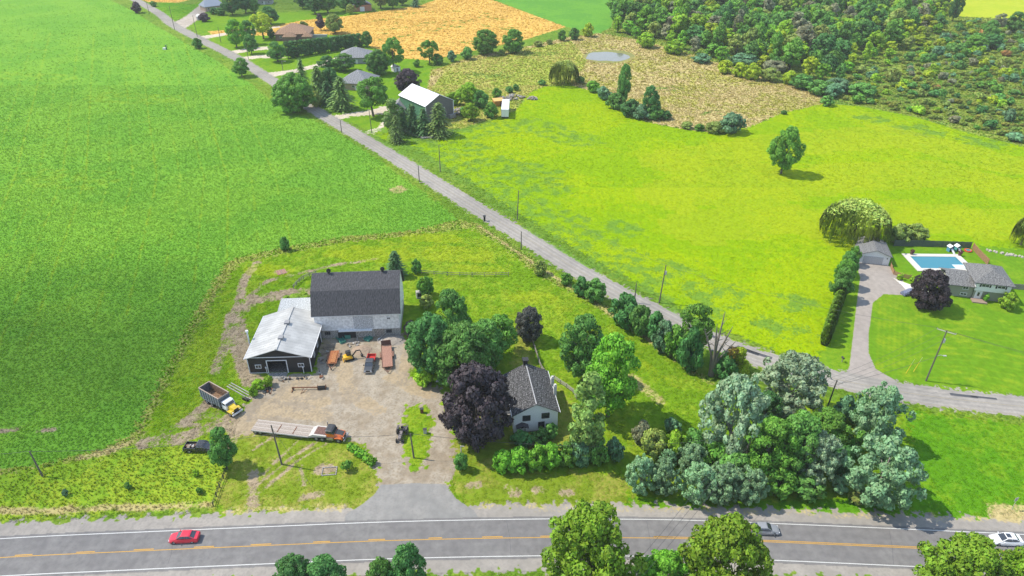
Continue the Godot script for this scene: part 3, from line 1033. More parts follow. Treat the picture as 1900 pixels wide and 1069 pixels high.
func build_fences(wood: Material, trim: Material):
	run_fence("rail_fence", "grey wooden rail fence curving behind the barn", smooth_line([545, 536, 556, 524, 572, 514, 590, 509], .4), 1.5, 1.2, [.45, .85, 1.1], wood)
	run_fence("board_fence", "weathered board fence from the small dusky maple to the farmhouse", smooth_line([986, 632, 994, 655, 1004, 685, 1012, 696], .4), 1.9, 1.35, [.4, .75, 1.1], wood, .2)
	run_fence("board_fence", "grey picket style fence running from the farmhouse to the spruce", smooth_line([1028, 705, 1044, 716, 1062, 728, 1070, 742], .4), 1.7, 1.2, [.4, .75, 1.05], mat("fence_pale", .5, .47, .43, .9, 0, "streak", .6), .18)
	run_fence("paddock_fence", "low weathered paddock fence in weeds behind the barn", smooth_line([782, 508, 830, 512, 890, 513, 958, 512], .5), 3.0, 1.2, [.5, 1.0], wood)
	run_fence("wire_fence", "dark post fence along the edge of the highway verge", smooth_line([422, 872, 408, 905, 396, 940], .4), 2.0, 1.1, [.5, .95], mat("fence_dark", .05, .06, .03, .9))

func build_yard_things():
	# small things lying about the farmyard
	var wood := mat("grey_boards")
	var teal := mat("teal_plastic", .06, .26, .20, .6, 0, "fine", .6)
	var rust := mat("rust", .25, .10, .045, .85, .2, "blotch", .8)
	var dark := mat("dark_scrap", .05, .05, .05, .7, .3, "blotch", .7)
	var pale := mat("pale_scrap", .55, .53, .50, .8, 0, "blotch", .6)
	for a in [[632, 631, 1.3, .5, 3.2, .6, "teal feed trough lying before the barn"], [646, 625, 1.2, .9, 1.7, .1, "teal crate standing at the barn's stable door"], [683, 630, 1.5, .4, 1.6, -.5, "teal tub tipped beside the sand pile"]]:
		var t := thing("feed_trough", a[6], "trough", gp(a[0], a[1]), a[5])
		var b := MB.new()
		var w: float = a[2]; var h: float = a[3]; var l: float = a[4]
		part(t, "base", boxes([[Vector3(0, .05, 0), Vector3(w, .1, l)]]), teal)
		for s in [-1, 1]:
			part(t, "side", boxes([[Vector3(s * (w - .08) / 2, h / 2 + .05, 0), Vector3(.08, h, l)]]), teal)
			part(t, "end", boxes([[Vector3(0, h / 2 + .05, s * (l - .08) / 2), Vector3(w - .16, h, .08)]]), teal)
	var t := thing("freezer", "white upright freezer standing between workshop and barn", "freezer", gp(593, 634), .25)
	part(t, "cabinet", boxes([[Vector3(0, .95, 0), Vector3(1.1, 1.9, .8)]]), pale)
	part(t, "door", boxes([[Vector3(0, 1.0, .43), Vector3(1.05, 1.75, .06)]]), mat("white_trim"))
	part(t, "handle", boxes([[Vector3(.4, 1.2, .49), Vector3(.05, .4, .05)]]), dark)
	t = thing("loader_bucket", "rusty black loader bucket on the gravel before the workshop", "bucket", gp(597, 724), .1)
	var b := MB.new()
	b.at = along_x()
	b.prism([Vector2(0, .1), Vector2(1.0, .05), Vector2(1.05, .15), Vector2(.45, .25), Vector2(.3, .9), Vector2(.2, .95), Vector2(0, .5)], -.8, .8)
	part(t, "shell", b, dark)
	for s in [-.8, .8]: part(t, "side_plate", boxes([[Vector3(s, .45, -.4), Vector3(.06, .8, .9)]]), rust)
	t = thing("steel_frame", "long rusty steel lifting frame lying before the workshop", "frame", gp(543, 725), .02)
	part(t, "boom", boxes([[Vector3(2.7, .55, -.3), Vector3(5.6, .16, .16)]]), rust)
	for x in [[.0, -.9], [.0, .5]]: part(t, "foot", boxes([[Vector3(x[0], .12, x[1] / 2), Vector3(.14, .24, .9)]]), rust)
	part(t, "upright", boxes([[Vector3(0, .4, -.1), Vector3(.16, .8, .16)]]), rust)
	b = MB.new(); b.bar(Vector3(2.2, .5, -.2), Vector3(1.9, .04, 1.2), .08, .08); b.bar(Vector3(3.0, .5, -.2), Vector3(2.2, .04, .9), .06, .06)
	part(t, "brace", b, rust)
	for a in [[425, 715, 462, 735], [421, 718, 455, 737], [429, 712, 466, 732]]:
		var p := gp(a[0], a[1]); var q := gp(a[2], a[3])
		var bm := thing("wooden_beam", "long pale beam lying in the grass beside the dump truck", "beam", p, 0, "beams beside the dump truck")
		b = MB.new(); b.bar(Vector3(0, .16, 0), q - p + Vector3.UP * .12, .16, .2)
		part(bm, "timber", b, mat("beam_pale", .50, .48, .44, .8, 0, "streak", .6))
	t = thing("scrap_bucket", "black attachment bucket at the end of the pale beams", "bucket", gp(457, 742), -.5)
	b = MB.new(); b.at = along_x(); b.prism([Vector2(-.4, .0), Vector2(.5, .0), Vector2(.55, .1), Vector2(0, .18), Vector2(-.2, .6), Vector2(-.4, .6)], -.7, .7)
	part(t, "shell", b, dark)
	part(t, "lip", boxes([[Vector3(0, .08, -.55), Vector3(1.5, .08, .16)]]), pale)
	t = thing("plywood_sheet", "pinkish plywood sheet lying in the grass behind the workshop", "plywood", gp(522, 505), .5)
	part(t, "sheet", boxes([[Vector3(0, .08, 0), Vector3(2.3, .06, 2.5)]]), mat("plywood_pink", .45, .25, .18, .9, 0, "blotch", .6))
	part(t, "batten", boxes([[Vector3(0, .14, 0), Vector3(.1, .06, 2.4)]]), wood)
	for a in [[812, 708], [820, 708]]:
		var hv := thing("bee_hive", "small white hive box under the bushes at the yard's edge", "hive", gp(a[0], a[1]), .1, "white hives")
		part(hv, "box", boxes([[Vector3(0, .55, 0), Vector3(.7, .9, .6)]]), mat("white_trim"))
		part(hv, "lid", boxes([[Vector3(0, 1.04, 0), Vector3(.8, .08, .7)]]), pale)
		part(hv, "stand", boxes([[Vector3(0, .06, 0), Vector3(.6, .12, .5)]]), wood)
	t = thing("old_stove", "old white stove standing in the grass behind the barn", "stove", gp(778, 552), .3)
	part(t, "cabinet", boxes([[Vector3(0, .9, 0), Vector3(1.4, 1.8, 1.1)]]), pale)
	part(t, "oven_door", boxes([[Vector3(.05, 1.0, .57), Vector3(.9, .9, .06)]]), dark)
	t = thing("stone_pile", "low pile of grey gravel beside the barn foundation", "pile", gp(727, 632))
	rng.seed = 31
	part(t, "heap", heap(3.2, .9, 2.2), mat("gravel_heap", .42, .37, .32, .95, 0, "speck", .8))
	for i in 24:
		var a := rng.randf() * TAU
		var st := part(t, "stone", rock(rng.randf_range(.14, .32)), mat("stone_grey", .38, .36, .34, .9, 0, "blotch", .9))
		st.position = Vector3(cos(a) * 2.6 * sqrt(rng.randf()), .35, sin(a) * 1.6 * sqrt(rng.randf()))
	t = thing("sand_pile", "round sandy pile beside the mini excavator", "pile", gp(672, 650))
	part(t, "heap", heap(2.3, .8, 2.0), mat("sand_heap", .44, .33, .24, .95, 0, "speck", .8))
	for a in [[708, 634, "white plastic bags of rubble before the barn"], [596, 700, "grey rubble at the workshop corner"], [530, 706, "broken scrap beside the workshop bay"], [560, 700, "rusty scrap heap right by the workshop door post"], [600, 670, "dark scrap heap along the workshop wall"], [604, 652, "tangled scrap under the workshop eave"], [668, 636, "stacked blocks at the sand pile"], [655, 640, "tan rubble blocks between troughs and excavator"], [500, 728, "row of grey stones beside the weeds"]]:
		var sc := thing("scrap_heap", a[2], "scrap", gp(a[0], a[1]), rng.randf() * 3)
		var col := [pale, dark, rust, wood, mat("stone_grey"), teal if rng.randf() < .3 else dark]
		if "white" in a[2]: col = [pale, mat("white_trim")]
		if "tan" in a[2] or "blocks" in a[2]: col = [mat("block_tan", .45, .36, .27, .9, 0, "blotch", .8), pale]
		for i in 11:
			var m: Material = col[rng.randi() % col.size()]
			var p := Vector3(rng.randf_range(-1.2, 1.2), rng.randf_range(.1, .3), rng.randf_range(-1.0, 1.0))
			var pb := MB.new()
			if i % 3 == 0: pb.box(Vector3.ZERO, Vector3(rng.randf_range(.2, .6), rng.randf_range(.12, .4), rng.randf_range(.2, .7)), Basis.from_euler(rv() * .5))
			elif i % 3 == 1: pb.bar(rv() * .2, rv() * Vector3(1.0, .25, 1.0) + Vector3(.1, .2, .1), .12, .06)
			else: pb = rock(rng.randf_range(.15, .35))
			var o := part(sc, "piece", pb, m)
			o.position = p
	t = thing("pallet", "wooden pallet leaning behind the rusty utility trailer", "pallet", gp(614, 646), .1)
	for i in 6: part(t, "slat", boxes([[Vector3(-.75 + i * .3, .55, 0), Vector3(.14, 1.1, .05)]]), wood)
	for h in [.2, .9]: part(t, "runner", boxes([[Vector3(0, h, -.06), Vector3(1.7, .12, .06)]]), wood)

func rock(r: float) -> MB:
	var b := MB.new()
	var rings := []
	for i in 4:
		var ring := []
		var y: float = [-.8, -.3, .45, .85][i] * r
		var q: float = [.55, 1.0, .8, .3][i] * r
		for k in 6:
			var a := TAU * k / 6.0
			var f := rng.randf_range(.75, 1.15)
			ring.append(Vector3(cos(a) * q * f, y, -sin(a) * q * f))
		rings.append(ring)
	b.loft(rings)
	return b

func heap(rx: float, h: float, rz: float) -> MB:
	var b := MB.new()
	var rings := []
	for i in 7:
		var f := i / 6.0
		var ring := []
		for k in 18:
			var a := TAU * k / 18.0
			var q := (1.0 - f * .96) * rng.randf_range(.92, 1.08)
			ring.append(Vector3(cos(a) * rx * q, h * (1 - pow(1 - f, 1.6)) * rng.randf_range(.93, 1.05) - .02, -sin(a) * rz * q))
		rings.append(ring)
	b.loft(rings)
	return b

# ---------------------------------------------------------------- the neighbour with the pool, and the far homesteads
func build_neighbour():
	var trim := mat("white_trim")
	var grey_roof := mat("grey_shingles", .215, .215, .215, .95, 0, "blotch", .4)
	var white := mat("white_siding")
	var sage := mat("sage_brick", .30, .31, .24, .9, 0, "fine", .9)
	var fence_tan := mat("fence_tan", .42, .24, .12, .85, 0, "streak", .6)
	var t := front("garage", "white two car garage with grey gable roof behind the driveway", "garage", gp(1592, 487), gp(1648, 493))
	var w: float = t.get_meta("wide")
	var hw := w / 2
	var D := 8.5
	var b := MB.new(); b.prism([Vector2(-hw, 0), Vector2(hw, 0), Vector2(hw, 2.7), Vector2(0, 4.1), Vector2(-hw, 2.7)], -D, 0)
	part(t, "wall", b, white)
	gable_roof(t, w, -D, 0, 2.7, 4.1, .4, .12, grey_roof)
	var door := part(t, "garage_door", boxes([[Vector3(-.3, 1.1, .03), Vector3(4.8, 2.15, .08)]]), mat("door_grey", .50, .50, .51, .6))
	for i in 4: part(door, "panel", boxes([[Vector3(-.3, .33 + i * .52, .09), Vector3(4.6, .46, .04)]]), mat("door_grey"))
	for x in [-hw + .5, hw - .7]: part(t, "wall_lamp", boxes([[Vector3(x, 2.0, .08), Vector3(.16, .28, .16)]]), mat("vent_black"))
	# split level house
	t = front("split_level_house", "split level house with grey hip roof, white upper storey and sage base", "house", gp(1802, 554), gp(1862, 561))
	w = t.get_meta("wide")
	hw = w / 2
	D = 8.6
	part(t, "lower_wall", boxes([[Vector3(0, 1.25, -D / 2), Vector3(w, 2.5, D)]]), sage)
	part(t, "upper_wall", boxes([[Vector3(.1, 3.7, -D / 2 + .1), Vector3(w + .5, 2.4, D + .4)]]), white)
	hip_roof(t, w + .5, -D - .1, .3, 4.92, 7.0, .6, -2.6, grey_roof)
	for x in [-1.7, 1.7]:
		window(t, Vector3(x, 4.1, .32), 0, 1.7, .8, trim, 2)
		for s in [-1, 1]: part(t, "shutter", boxes([[Vector3(x + s * 1.05, 4.1, .36), Vector3(.3, .9, .06)]]), mat("vent_black"))
	door = part(t, "door", boxes([[Vector3(-2.4, 1.2, .05), Vector3(1.5, 2.2, .12)]]), trim)
	part(door, "door_window", boxes([[Vector3(-2.4, 1.5, .12), Vector3(.5, 1.0, .03)]]), glass())
	part(t, "front_step", boxes([[Vector3(-2.2, .15, 1.1), Vector3(3.2, .3, 2.0)]]), mat("step_brown", .30, .22, .17, .9))
	part(t, "wing_wall", boxes([[Vector3(-hw - 2.9, 1.7, -D / 2 + .3), Vector3(5.7, 3.4, D - 1.2)]]), sage)
	b = MB.new()
	var zc := -D / 2 + .3
	slab(b, [Vector3(-hw - 6.2, 3.3, zc + 4.3), Vector3(-hw + .2, 3.3, zc + 4.3), Vector3(-hw + .2, 5.0, zc), Vector3(-hw - 6.2, 5.0, zc)], .15)
	slab(b, [Vector3(-hw - 6.2, 5.0, zc), Vector3(-hw + .2, 5.0, zc), Vector3(-hw + .2, 3.3, zc - 4.3), Vector3(-hw - 6.2, 3.3, zc - 4.3)], .15)
	part(t, "wing_roof", b, grey_roof)
	for y in [[2.6, 1.3, .8], [.9, 1.5, .7]]: window(t, Vector3(-hw - 1.9, y[0], -.26), 0, y[1], y[2], trim, 2)
	for a in [[-.8, 6.3, -5.4], [1.2, 6.5, -4.9], [-2.2, 5.7, -3.0], [2.6, 5.6, -2.4]]: part(t, "roof_vent", boxes([[Vector3(a[0], a[1], a[2]), Vector3(.35, .4, .35)]]), mat("vent_grey"))
	# pool: a paved rim with water set inside it
	var pa := gp(1690, 474); var pb := gp(1782, 476)
	t = front("swimming_pool", "rectangular blue swimming pool with white paved rim", "pool", gp(1716, 504), gp(1800, 505))
	w = 15.2
	D = 9.4
	var rim := mat("pool_rim", .58, .55, .50, .8, 0, "fine", .5)
	for s in [[0, -D + .75, w, 1.5], [0, -.75, w, 1.5]]: part(t, "rim", boxes([[Vector3(s[0], .12, s[1]), Vector3(s[2], .16, s[3])]]), rim)
	for s in [-1, 1]: part(t, "rim", boxes([[Vector3(s * (w / 2 - .8), .12, -D / 2), Vector3(1.6, .16, D - 3.0)]]), rim)
	var water := StandardMaterial3D.new()
	water.resource_name = "pool_water"
	water.albedo_color = lin(.028, .18, .24)
	water.roughness = .08
	part(t, "water", boxes([[Vector3(0, .08, -D / 2), Vector3(w - 3.2, .1, D - 3.0)]]), water)
	part(t, "steps", boxes([[Vector3(w / 2 - 3.2, .13, -2.6), Vector3(3.0, .1, 2.0)]]), mat("pool_steps", .55, .68, .68, .7))
	# fences
	panel_fence("privacy_fence", "tall grey green privacy fence behind the pool lawn", smooth_line([1658, 457, 1720, 458, 1803, 461], .4), 2.4, 1.9, mat("fence_green", .10, .14, .11, .9, 0, "streak", .6))
	panel_fence("board_fence", "tan wooden board fence at the side of the pool lawn", smooth_line([1804, 462, 1815, 475, 1832, 492], .3), 2.2, 1.8, fence_tan)
	panel_fence("low_fence", "low tan slat fence between driveway and pool lawn", smooth_line([1652, 494, 1656, 506, 1662, 513, 1680, 516, 1703, 522], .3), 2.0, 1.3, fence_tan, .28)
	panel_fence("rear_fence", "weathered fence beside the split level house", smooth_line([1868, 536, 1900, 538, 1960, 542], .4), 2.4, 1.5, mat("grey_boards"))
	# play things, planters, car under cover
	for a in [[1762, 466, "blue plastic playhouse on the pool lawn", .10, .30, .50], [1775, 465, "teal and white plastic playhouse on the pool lawn", .10, .42, .40]]:
		var p := thing("playhouse", a[2], "playhouse", gp(a[0], a[1]), .2)
		var pm := mat("play_%d" % a[0], a[3], a[4], a[5], .5)
		for s in [-1, 1]: part(p, "wall", boxes([[Vector3(s * .6, .7, 0), Vector3(.1, 1.4, 1.1)]]), pm)
		part(p, "back_wall", boxes([[Vector3(0, .7, -.5), Vector3(1.1, 1.4, .1)]]), trim)
		for s in [-1, 1]:
			b = MB.new()
			slab(b, [Vector3(s * .8 if s < 0 else 0.0, 1.4 if s < 0 else 1.9, .7), Vector3(0.0 if s < 0 else .8, 1.9 if s < 0 else 1.4, .7), Vector3(0.0 if s < 0 else .8, 1.9 if s < 0 else 1.4, -.7), Vector3(s * .8 if s < 0 else 0.0, 1.4 if s < 0 else 1.9, -.7)], .08)
			part(p, "roof_panel", b, trim if s < 0 else pm)
		b = MB.new(); slab(b, [Vector3(-.3, .1, 1.8), Vector3(.3, .1, 1.8), Vector3(.3, 1.0, .5), Vector3(-.3, 1.0, .5)], .08)
		part(p, "slide", b, trim)
	t = thing("paddling_pool", "small red round paddling pool by the tan fence", "toy", gp(1796, 466))
	b = MB.new(); b.tube([Vector3(0, .02, 0), Vector3(0, .3, 0), Vector3(0, .36, 0)], [.95, 1.05, .95], 18)
	part(t, "tub", b, mat("toy_red", .60, .08, .03, .5))
	part(t, "water", boxes([[Vector3(0, .34, 0), Vector3(1.1, .06, 1.1)]]), water)
	for a in [[1691, 473], [1780, 475]]:
		t = thing("planter", "brown flower pot on a corner of the pool rim", "planter", gp(a[0], a[1]) + Vector3.UP * .2, 0, "pool planters")
		b = MB.new(); b.tube([Vector3.ZERO, Vector3(0, .7, 0)], [.35, .5], 10)
		part(t, "pot", b, mat("pot_brown", .10, .06, .045, .8))
		var f := part(t, "flowers", kinds["tiny"][0][0][1], leaf_mat("leaf_flower", .22, .08, .09))
		f.position.y = .6
	t = thing("covered_car", "small car under a blue grey cover beside the purple maple", "car", gp(1688, 546), .2)
	b = MB.new()
	var rings := []
	for i in 8:
		var f: float = [-1.0, -.95, -.6, -.25, .3, .6, .92, 1.0][i]
		var hh: float = [.35, .8, 1.0, 1.4, 1.42, 1.0, .85, .4][i]
		rings.append([Vector3(f * 2.1, .1, .85), Vector3(f * 2.1, hh * .7, .8), Vector3(f * 2.1, hh, .55), Vector3(f * 2.1, hh, -.55), Vector3(f * 2.1, hh * .7, -.8), Vector3(f * 2.1, .1, -.85)])
	for r in rings: r.reverse()
	b.loft(rings)
	part(t, "cover", b, mat("car_cover", .17, .20, .32, .6, 0, "blotch", .6))
	for x in [-1.3, 1.3]:
		for s in [-1, 1]: wheel(t, Vector3(x, .3, s * .78), .3, .2)
	t = thing("rubble_row", "scattered pale stones on the grass past the tan fence", "stones", gp(1865, 472))
	rng.seed = 71
	for i in 26:
		var o := part(t, "stone", rock(rng.randf_range(.2, .5)), mat("stone_pale", .60, .55, .48, .9, 0, "blotch", .8))
		var k := rng.randf_range(-1, 1)
		o.position = Vector3(k * 3.6, .15, -k * -1.8 + rng.randf_range(-.8, .8))

func simple_house(called: String, label: String, a: Vector3, b: Vector3, depth: float, eave: float, ridge: float, wall: Material, roof: Material, hip := 0.0, wins := 3) -> Node3D:
	var t := front(called, label, "house", a, b)
	var w: float = t.get_meta("wide")
	part(t, "wall", boxes([[Vector3(0, eave / 2, -depth / 2), Vector3(w, eave, depth)]]), wall)
	hip_roof(t, w, -depth, 0, eave, ridge, .6, w - depth if hip == 0.0 else hip, roof)
	for i in wins: window(t, Vector3(-w / 2 + w * (i + .5) / wins, eave * .55, .02), 0, 1.4, 1.2, mat("white_trim"))
	part(t, "door", boxes([[Vector3(w * .08, 1.05, .03), Vector3(1.0, 2.1, .1)]]), mat("white_trim"))
	return t

func build_far_places():
	var grey_roof := mat("grey_shingles")
	var pale_roof := mat("pale_shingles", .30, .31, .33, .95, 0, "blotch", .3)
	var brown_roof := mat("brown_shingles", .40, .245, .155, .95, 0, "blotch", .3)
	var brick := mat("tan_brick", .45, .33, .25, .9, 0, "fine", .6)
	var brown := mat("brown_brick", .20, .13, .10, .9, 0, "fine", .6)
	var trim := mat("white_trim")
	# white roofed barn
	var t := front("white_roof_barn", "green and grey barn with a bright white metal roof", "barn", gp(791, 229), gp(842, 217))
	var w: float = t.get_meta("wide")
	var hw := w / 2
	var D := 20.0
	var boards := mat("barn_boards", .17, .165, .165, .9, 0, "streak", .5)
	var b := MB.new(); b.prism([Vector2(-hw, 0), Vector2(hw, 0), Vector2(hw, 7.0), Vector2(0, 10.4), Vector2(-hw, 7.0)], -.3, 0)
	part(t, "gable_wall", b, boards)
	b = MB.new(); b.prism([Vector2(-hw, 0), Vector2(hw, 0), Vector2(hw, 7.0), Vector2(0, 10.4), Vector2(-hw, 7.0)], -D, -D + .3)
	part(t, "gable_wall", b, boards)
	part(t, "green_wall", boxes([[Vector3(-hw + .15, 3.5, -D / 2), Vector3(.3, 7.0, D - .6)]]), mat("barn_green", .085, .26, .145, .8, 0, "streak", .4), "green boarded long wall")
	part(t, "side_wall", boxes([[Vector3(hw - .15, 3.5, -D / 2), Vector3(.3, 7.0, D - .6)]]), boards)
	gable_roof(t, w, -D, 0, 7.0, 10.4, .4, .12, mat("roof_white", .78, .78, .80, .5, .05, "fine", .2), 1.2)
	for s in [-1, 1]: part(t, "corner_trim", boxes([[Vector3(s * (hw - .05), 3.4, .06), Vector3(.3, 6.8, .14)]]), trim)
	part(t, "foundation", boxes([[Vector3(hw - 1.4, .8, .8), Vector3(3.0, 1.6, 1.4)]]), mat("stone_grey"))
	for x in [-1.5, 2.0]: window(t, Vector3(x, 4.5, .02), 0, .8, .9, trim, 1)
	# low grey outbuilding beside it
	t = front("grey_outbuilding", "low grey roofed outbuilding joined to the white roofed barn", "shed", gp(727, 214), gp(752, 214))
	w = t.get_meta("wide")
	part(t, "wall", boxes([[Vector3(0, 1.4, -4.5), Vector3(w, 2.8, 9.0)]]), brick)
	gable_roof(t, w, -9.0, 0, 2.8, 4.8, .4, .14, pale_roof)
	part(t, "door", boxes([[Vector3(0, 1.1, .03), Vector3(2.4, 2.2, .1)]]), trim)
	t = simple_house("grey_house", "tan brick house with a grey hip roof behind the evergreens", gp(629, 166), gp(684, 169), 14.0, 3.2, 7.6, brick, pale_roof)
	w = t.get_meta("wide")
	part(t, "porch_gable", boxes([[Vector3(w / 2 - 2.2, 1.5, 1.5), Vector3(3.6, 3.0, 3.0)]]), brick)
	b = MB.new()
	for s in [-1, 1]:
		var p := [Vector3(w / 2 - 2.2, 5.0, 3.3), Vector3(w / 2 - 2.2 + s * 2.3, 2.9, 3.3), Vector3(w / 2 - 2.2 + s * 2.3, 2.9, -2.0), Vector3(w / 2 - 2.2, 5.0, -2.0)]
		if s == 1: p.reverse()
		slab(b, p, .15)
	part(t, "porch_roof", b, pale_roof)
	simple_house("far_grey_house", "grey roofed bungalow between the evergreen screen and the grey house", gp(630, 119), gp(686, 118), 14.0, 3.2, 7.0, mat("wall_grey", .34, .36, .37, .8), pale_roof)
	t = simple_house("brown_house", "brown bungalow with tan hip roofs beside the wheat", gp(512, 76), gp(574, 75), 17.0, 3.8, 8.2, brown, brown_roof)
	w = t.get_meta("wide")
	for a in [[-1.0, 7.0], [w / 2 - .5, 5.0]]:
		part(t, "bay_wall", boxes([[Vector3(a[0], 1.5, 2.0), Vector3(a[1], 3.0, 4.0)]]), brown)
		var g := Node3D.new()
		g.name = "bay"
		g.position = Vector3(a[0], 0, 0)
		t.add_child(g, true)
		hip_roof(g, a[1], .0, 4.0, 3.0, 5.2, .5, maxf(a[1] - 4.5, .2), brown_roof, "bay_roof")
	part(t, "deck_wall", boxes([[Vector3(w / 2 + 5.0, 1.0, -6.0), Vector3(9.0, 2.0, 1.0)]]), mat("wall_grey"))
	t = front("garden_shed", "small white garden shed under the tall open tree", "shed", gp(732, 134), gp(743, 132))
	w = t.get_meta("wide")
	part(t, "wall", boxes([[Vector3(0, 1.1, -1.6), Vector3(w, 2.2, 3.2)]]), trim)
	gable_roof(t, w, -3.2, 0, 2.2, 3.2, .2, .1, mat("roof_white"))
	part(t, "door", boxes([[Vector3(0, .95, .03), Vector3(.9, 1.9, .08)]]), pale_roof)
	t = simple_house("junction_house", "house with pale blue grey roof at the gravel junction", gp(382, 22), gp(416, 18), 11.0, 3.2, 6.6, brick, mat("blue_roof", .34, .37, .42, .8, 0, "fine", .3), 9.0)
	simple_house("far_dwelling", "dark roofed house beyond the junction trees", gp(470, 9), gp(505, 8), 9.0, 3.0, 6.0, mat("wall_grey"), mat("plum_roof", .14, .13, .16, .9))
	t = front("small_shed", "small grey shed beside the purple bush at the junction", "shed", gp(368, 38), gp(376, 37))
	w = t.get_meta("wide")
	part(t, "wall", boxes([[Vector3(0, 1.2, -1.6), Vector3(w, 2.4, 3.2)]]), pale_roof)
	gable_roof(t, w, -3.2, 0, 2.4, 3.4, .2, .1, trim)
	part(t, "door", boxes([[Vector3(0, .95, .03), Vector3(.9, 1.9, .08)]]), grey_roof)
	t = front("far_barn", "pale roofed barn half hidden by trees beyond the wheat", "barn", gp(655, 22), gp(690, 20))
	w = t.get_meta("wide")
	part(t, "wall", boxes([[Vector3(0, 2.0, -5.0), Vector3(w, 4.0, 10.0)]]), mat("wall_rust", .40, .20, .12, .9))
	gable_roof(t, w, -10, 0, 4.0, 7.0, .4, .15, pale_roof)
	part(t, "door", boxes([[Vector3(0, 1.5, .04), Vector3(3.2, 3.0, .12)]]), trim)
	# scrap yard: white box trailer, orange shed, rubble
	t = front("box_trailer", "long white box trailer parked at the meadow's edge", "trailer", gp(931, 221), gp(943, 220))
	w = 3.0
	var L := 14.0
	t.rotation.y -= .28
	part(t, "body", boxes([[Vector3(0, 2.3, -L / 2), Vector3(w, 3.0, L)]]), mat("trailer_white", .72, .73, .74, .5, 0, "blotch", .2))
	part(t, "roof", boxes([[Vector3(0, 3.85, -L / 2), Vector3(w + .06, .1, L + .06)]]), mat("roof_white"))
	part(t, "rear_door", boxes([[Vector3(-.72, 2.3, .04), Vector3(1.4, 2.8, .06)]]), trim)
	part(t, "rear_door", boxes([[Vector3(.72, 2.3, .04), Vector3(1.4, 2.8, .06)]]), trim)
	part(t, "bumper", boxes([[Vector3(0, .55, .05), Vector3(2.4, .15, .15)]]), mat("vent_black"))
	for z in [-1.2, -2.5]:
		for s in [-1, 1]: wheel(t, Vector3(s * 1.2, .5, z), .5, .35, true)
	for s in [-1, 1]: part(t, "landing_leg", boxes([[Vector3(s * .9, .4, -L + 3.0), Vector3(.16, .9, .16)]]), mat("vent_black"))
	t = front("orange_shed", "small orange wooden shed beside the white box trailer", "shed", gp(921, 198), gp(931, 197))
	w = 4.0
	part(t, "wall", boxes([[Vector3(0, 1.2, -1.5), Vector3(w, 2.4, 3.0)]]), mat("orange_paint", .58, .27, .05, .8, 0, "streak", .5))
	b = MB.new(); slab(b, [Vector3(-2.2, 2.45, .3), Vector3(2.2, 2.45, .3), Vector3(2.2, 2.8, -3.3), Vector3(-2.2, 2.8, -3.3)], .1)
	part(t, "roof", b, mat("orange_light", .66, .40, .12, .8))
	part(t, "door", boxes([[Vector3(.8, 1.0, .03), Vector3(.9, 2.0, .08)]]), mat("rust"))
	rng.seed = 17
	for a in [[955, 182, 4.6, 1.5, "large heap of pale broken concrete behind the box trailer"], [988, 184, 2.4, .9, "small heap of white rubble on the dry grass"], [938, 184, 3.6, .7, "pale boards and rubble between the orange shed and the concrete heap"], [848, 214, 2.8, .9, "white scrap piled at the foot of the grey barn wall"], [856, 206, 3.0, .9, "mixed scrap among the bushes by the barn"], [895, 192, 2.4, .8, "whitish scrap beside the orange shed's bushes"]]:
		var h := thing("rubble_heap", a[4], "rubble", gp(a[0], a[1]))
		for i in 34:
			var an := rng.randf() * TAU
			var q := sqrt(rng.randf())
			var o := part(h, "chunk", rock(rng.randf_range(.25, .7)) if i % 3 else boxes([[Vector3.ZERO, Vector3(rng.randf_range(.5, 1.6), .2, rng.randf_range(.4, 1.0))]]), [mat("stone_pale"), mat("stone_grey"), mat("pale_scrap"), mat("block_tan")][rng.randi() % 4])
			o.position = Vector3(cos(an) * a[2] * q, .25 + a[3] * (1 - q), sin(an) * a[2] * q * .8)
			o.rotation = rv() * .5
	t = thing("fallen_log", "grey log pile lying in the grass before the spruces", "logs", gp(795, 256), .2)
	for i in 3:
		b = MB.new(); b.cyl(Vector3(-3.0, .3, i * .5 - .5), Vector3(3.2, .35, i * .5 - .3), .28, 8)
		part(t, "log", b, mat("grey_boards"))
	t = thing("wellhead", "small white and dark well pipe standing in the soybean field", "well", gp(309, 92))
	b = MB.new(); b.cyl(Vector3(0, 0, 0), Vector3(0, 2.4, 0), .35)
	part(t, "pipe", b, mat("pipe_green", .06, .16, .09, .7))
	part(t, "cap", boxes([[Vector3(-1.0, .5, 0), Vector3(1.6, 1.0, 1.2)]]), trim)

# ---------------------------------------------------------------- vehicles: x forward, z to the right
func wheel(parent: Node3D, at: Vector3, r: float, w: float, along_z := false):
	var o := Node3D.new()
	o.name = "wheel"
	parent.add_child(o, true)
	o.position = at
	var ax := Vector3.RIGHT if along_z else Vector3.BACK
	var b := MB.new()
	b.tube([-ax * w / 2, -ax * w * .42, ax * w * .42, ax * w / 2], [r * .86, r, r, r * .86], 16)
	part(o, "tyre", b, mat("tyre_black", .022, .022, .024, .9))
	b = MB.new(); b.cyl(-ax * w * .53, ax * w * .53, r * .52, 12)
	part(o, "rim", b, mat("rim_grey", .35, .35, .36, .5, .4))

func heading(a: Vector3, b: Vector3) -> float:      # turn that lays x along a -> b
	var d := b - a
	return atan2(-d.z, d.x)

func ring(x: float, y0: float, y1: float, w0: float, w1: float, ym := -1.0) -> Array:
	var m := (y0 + y1) / 2 if ym < 0 else ym
	return [Vector3(x, y0, -w0), Vector3(x, y0, w0), Vector3(x, m, w0 * 1.03), Vector3(x, y1, w1), Vector3(x, y1, -w1), Vector3(x, m, -w0 * 1.03)]

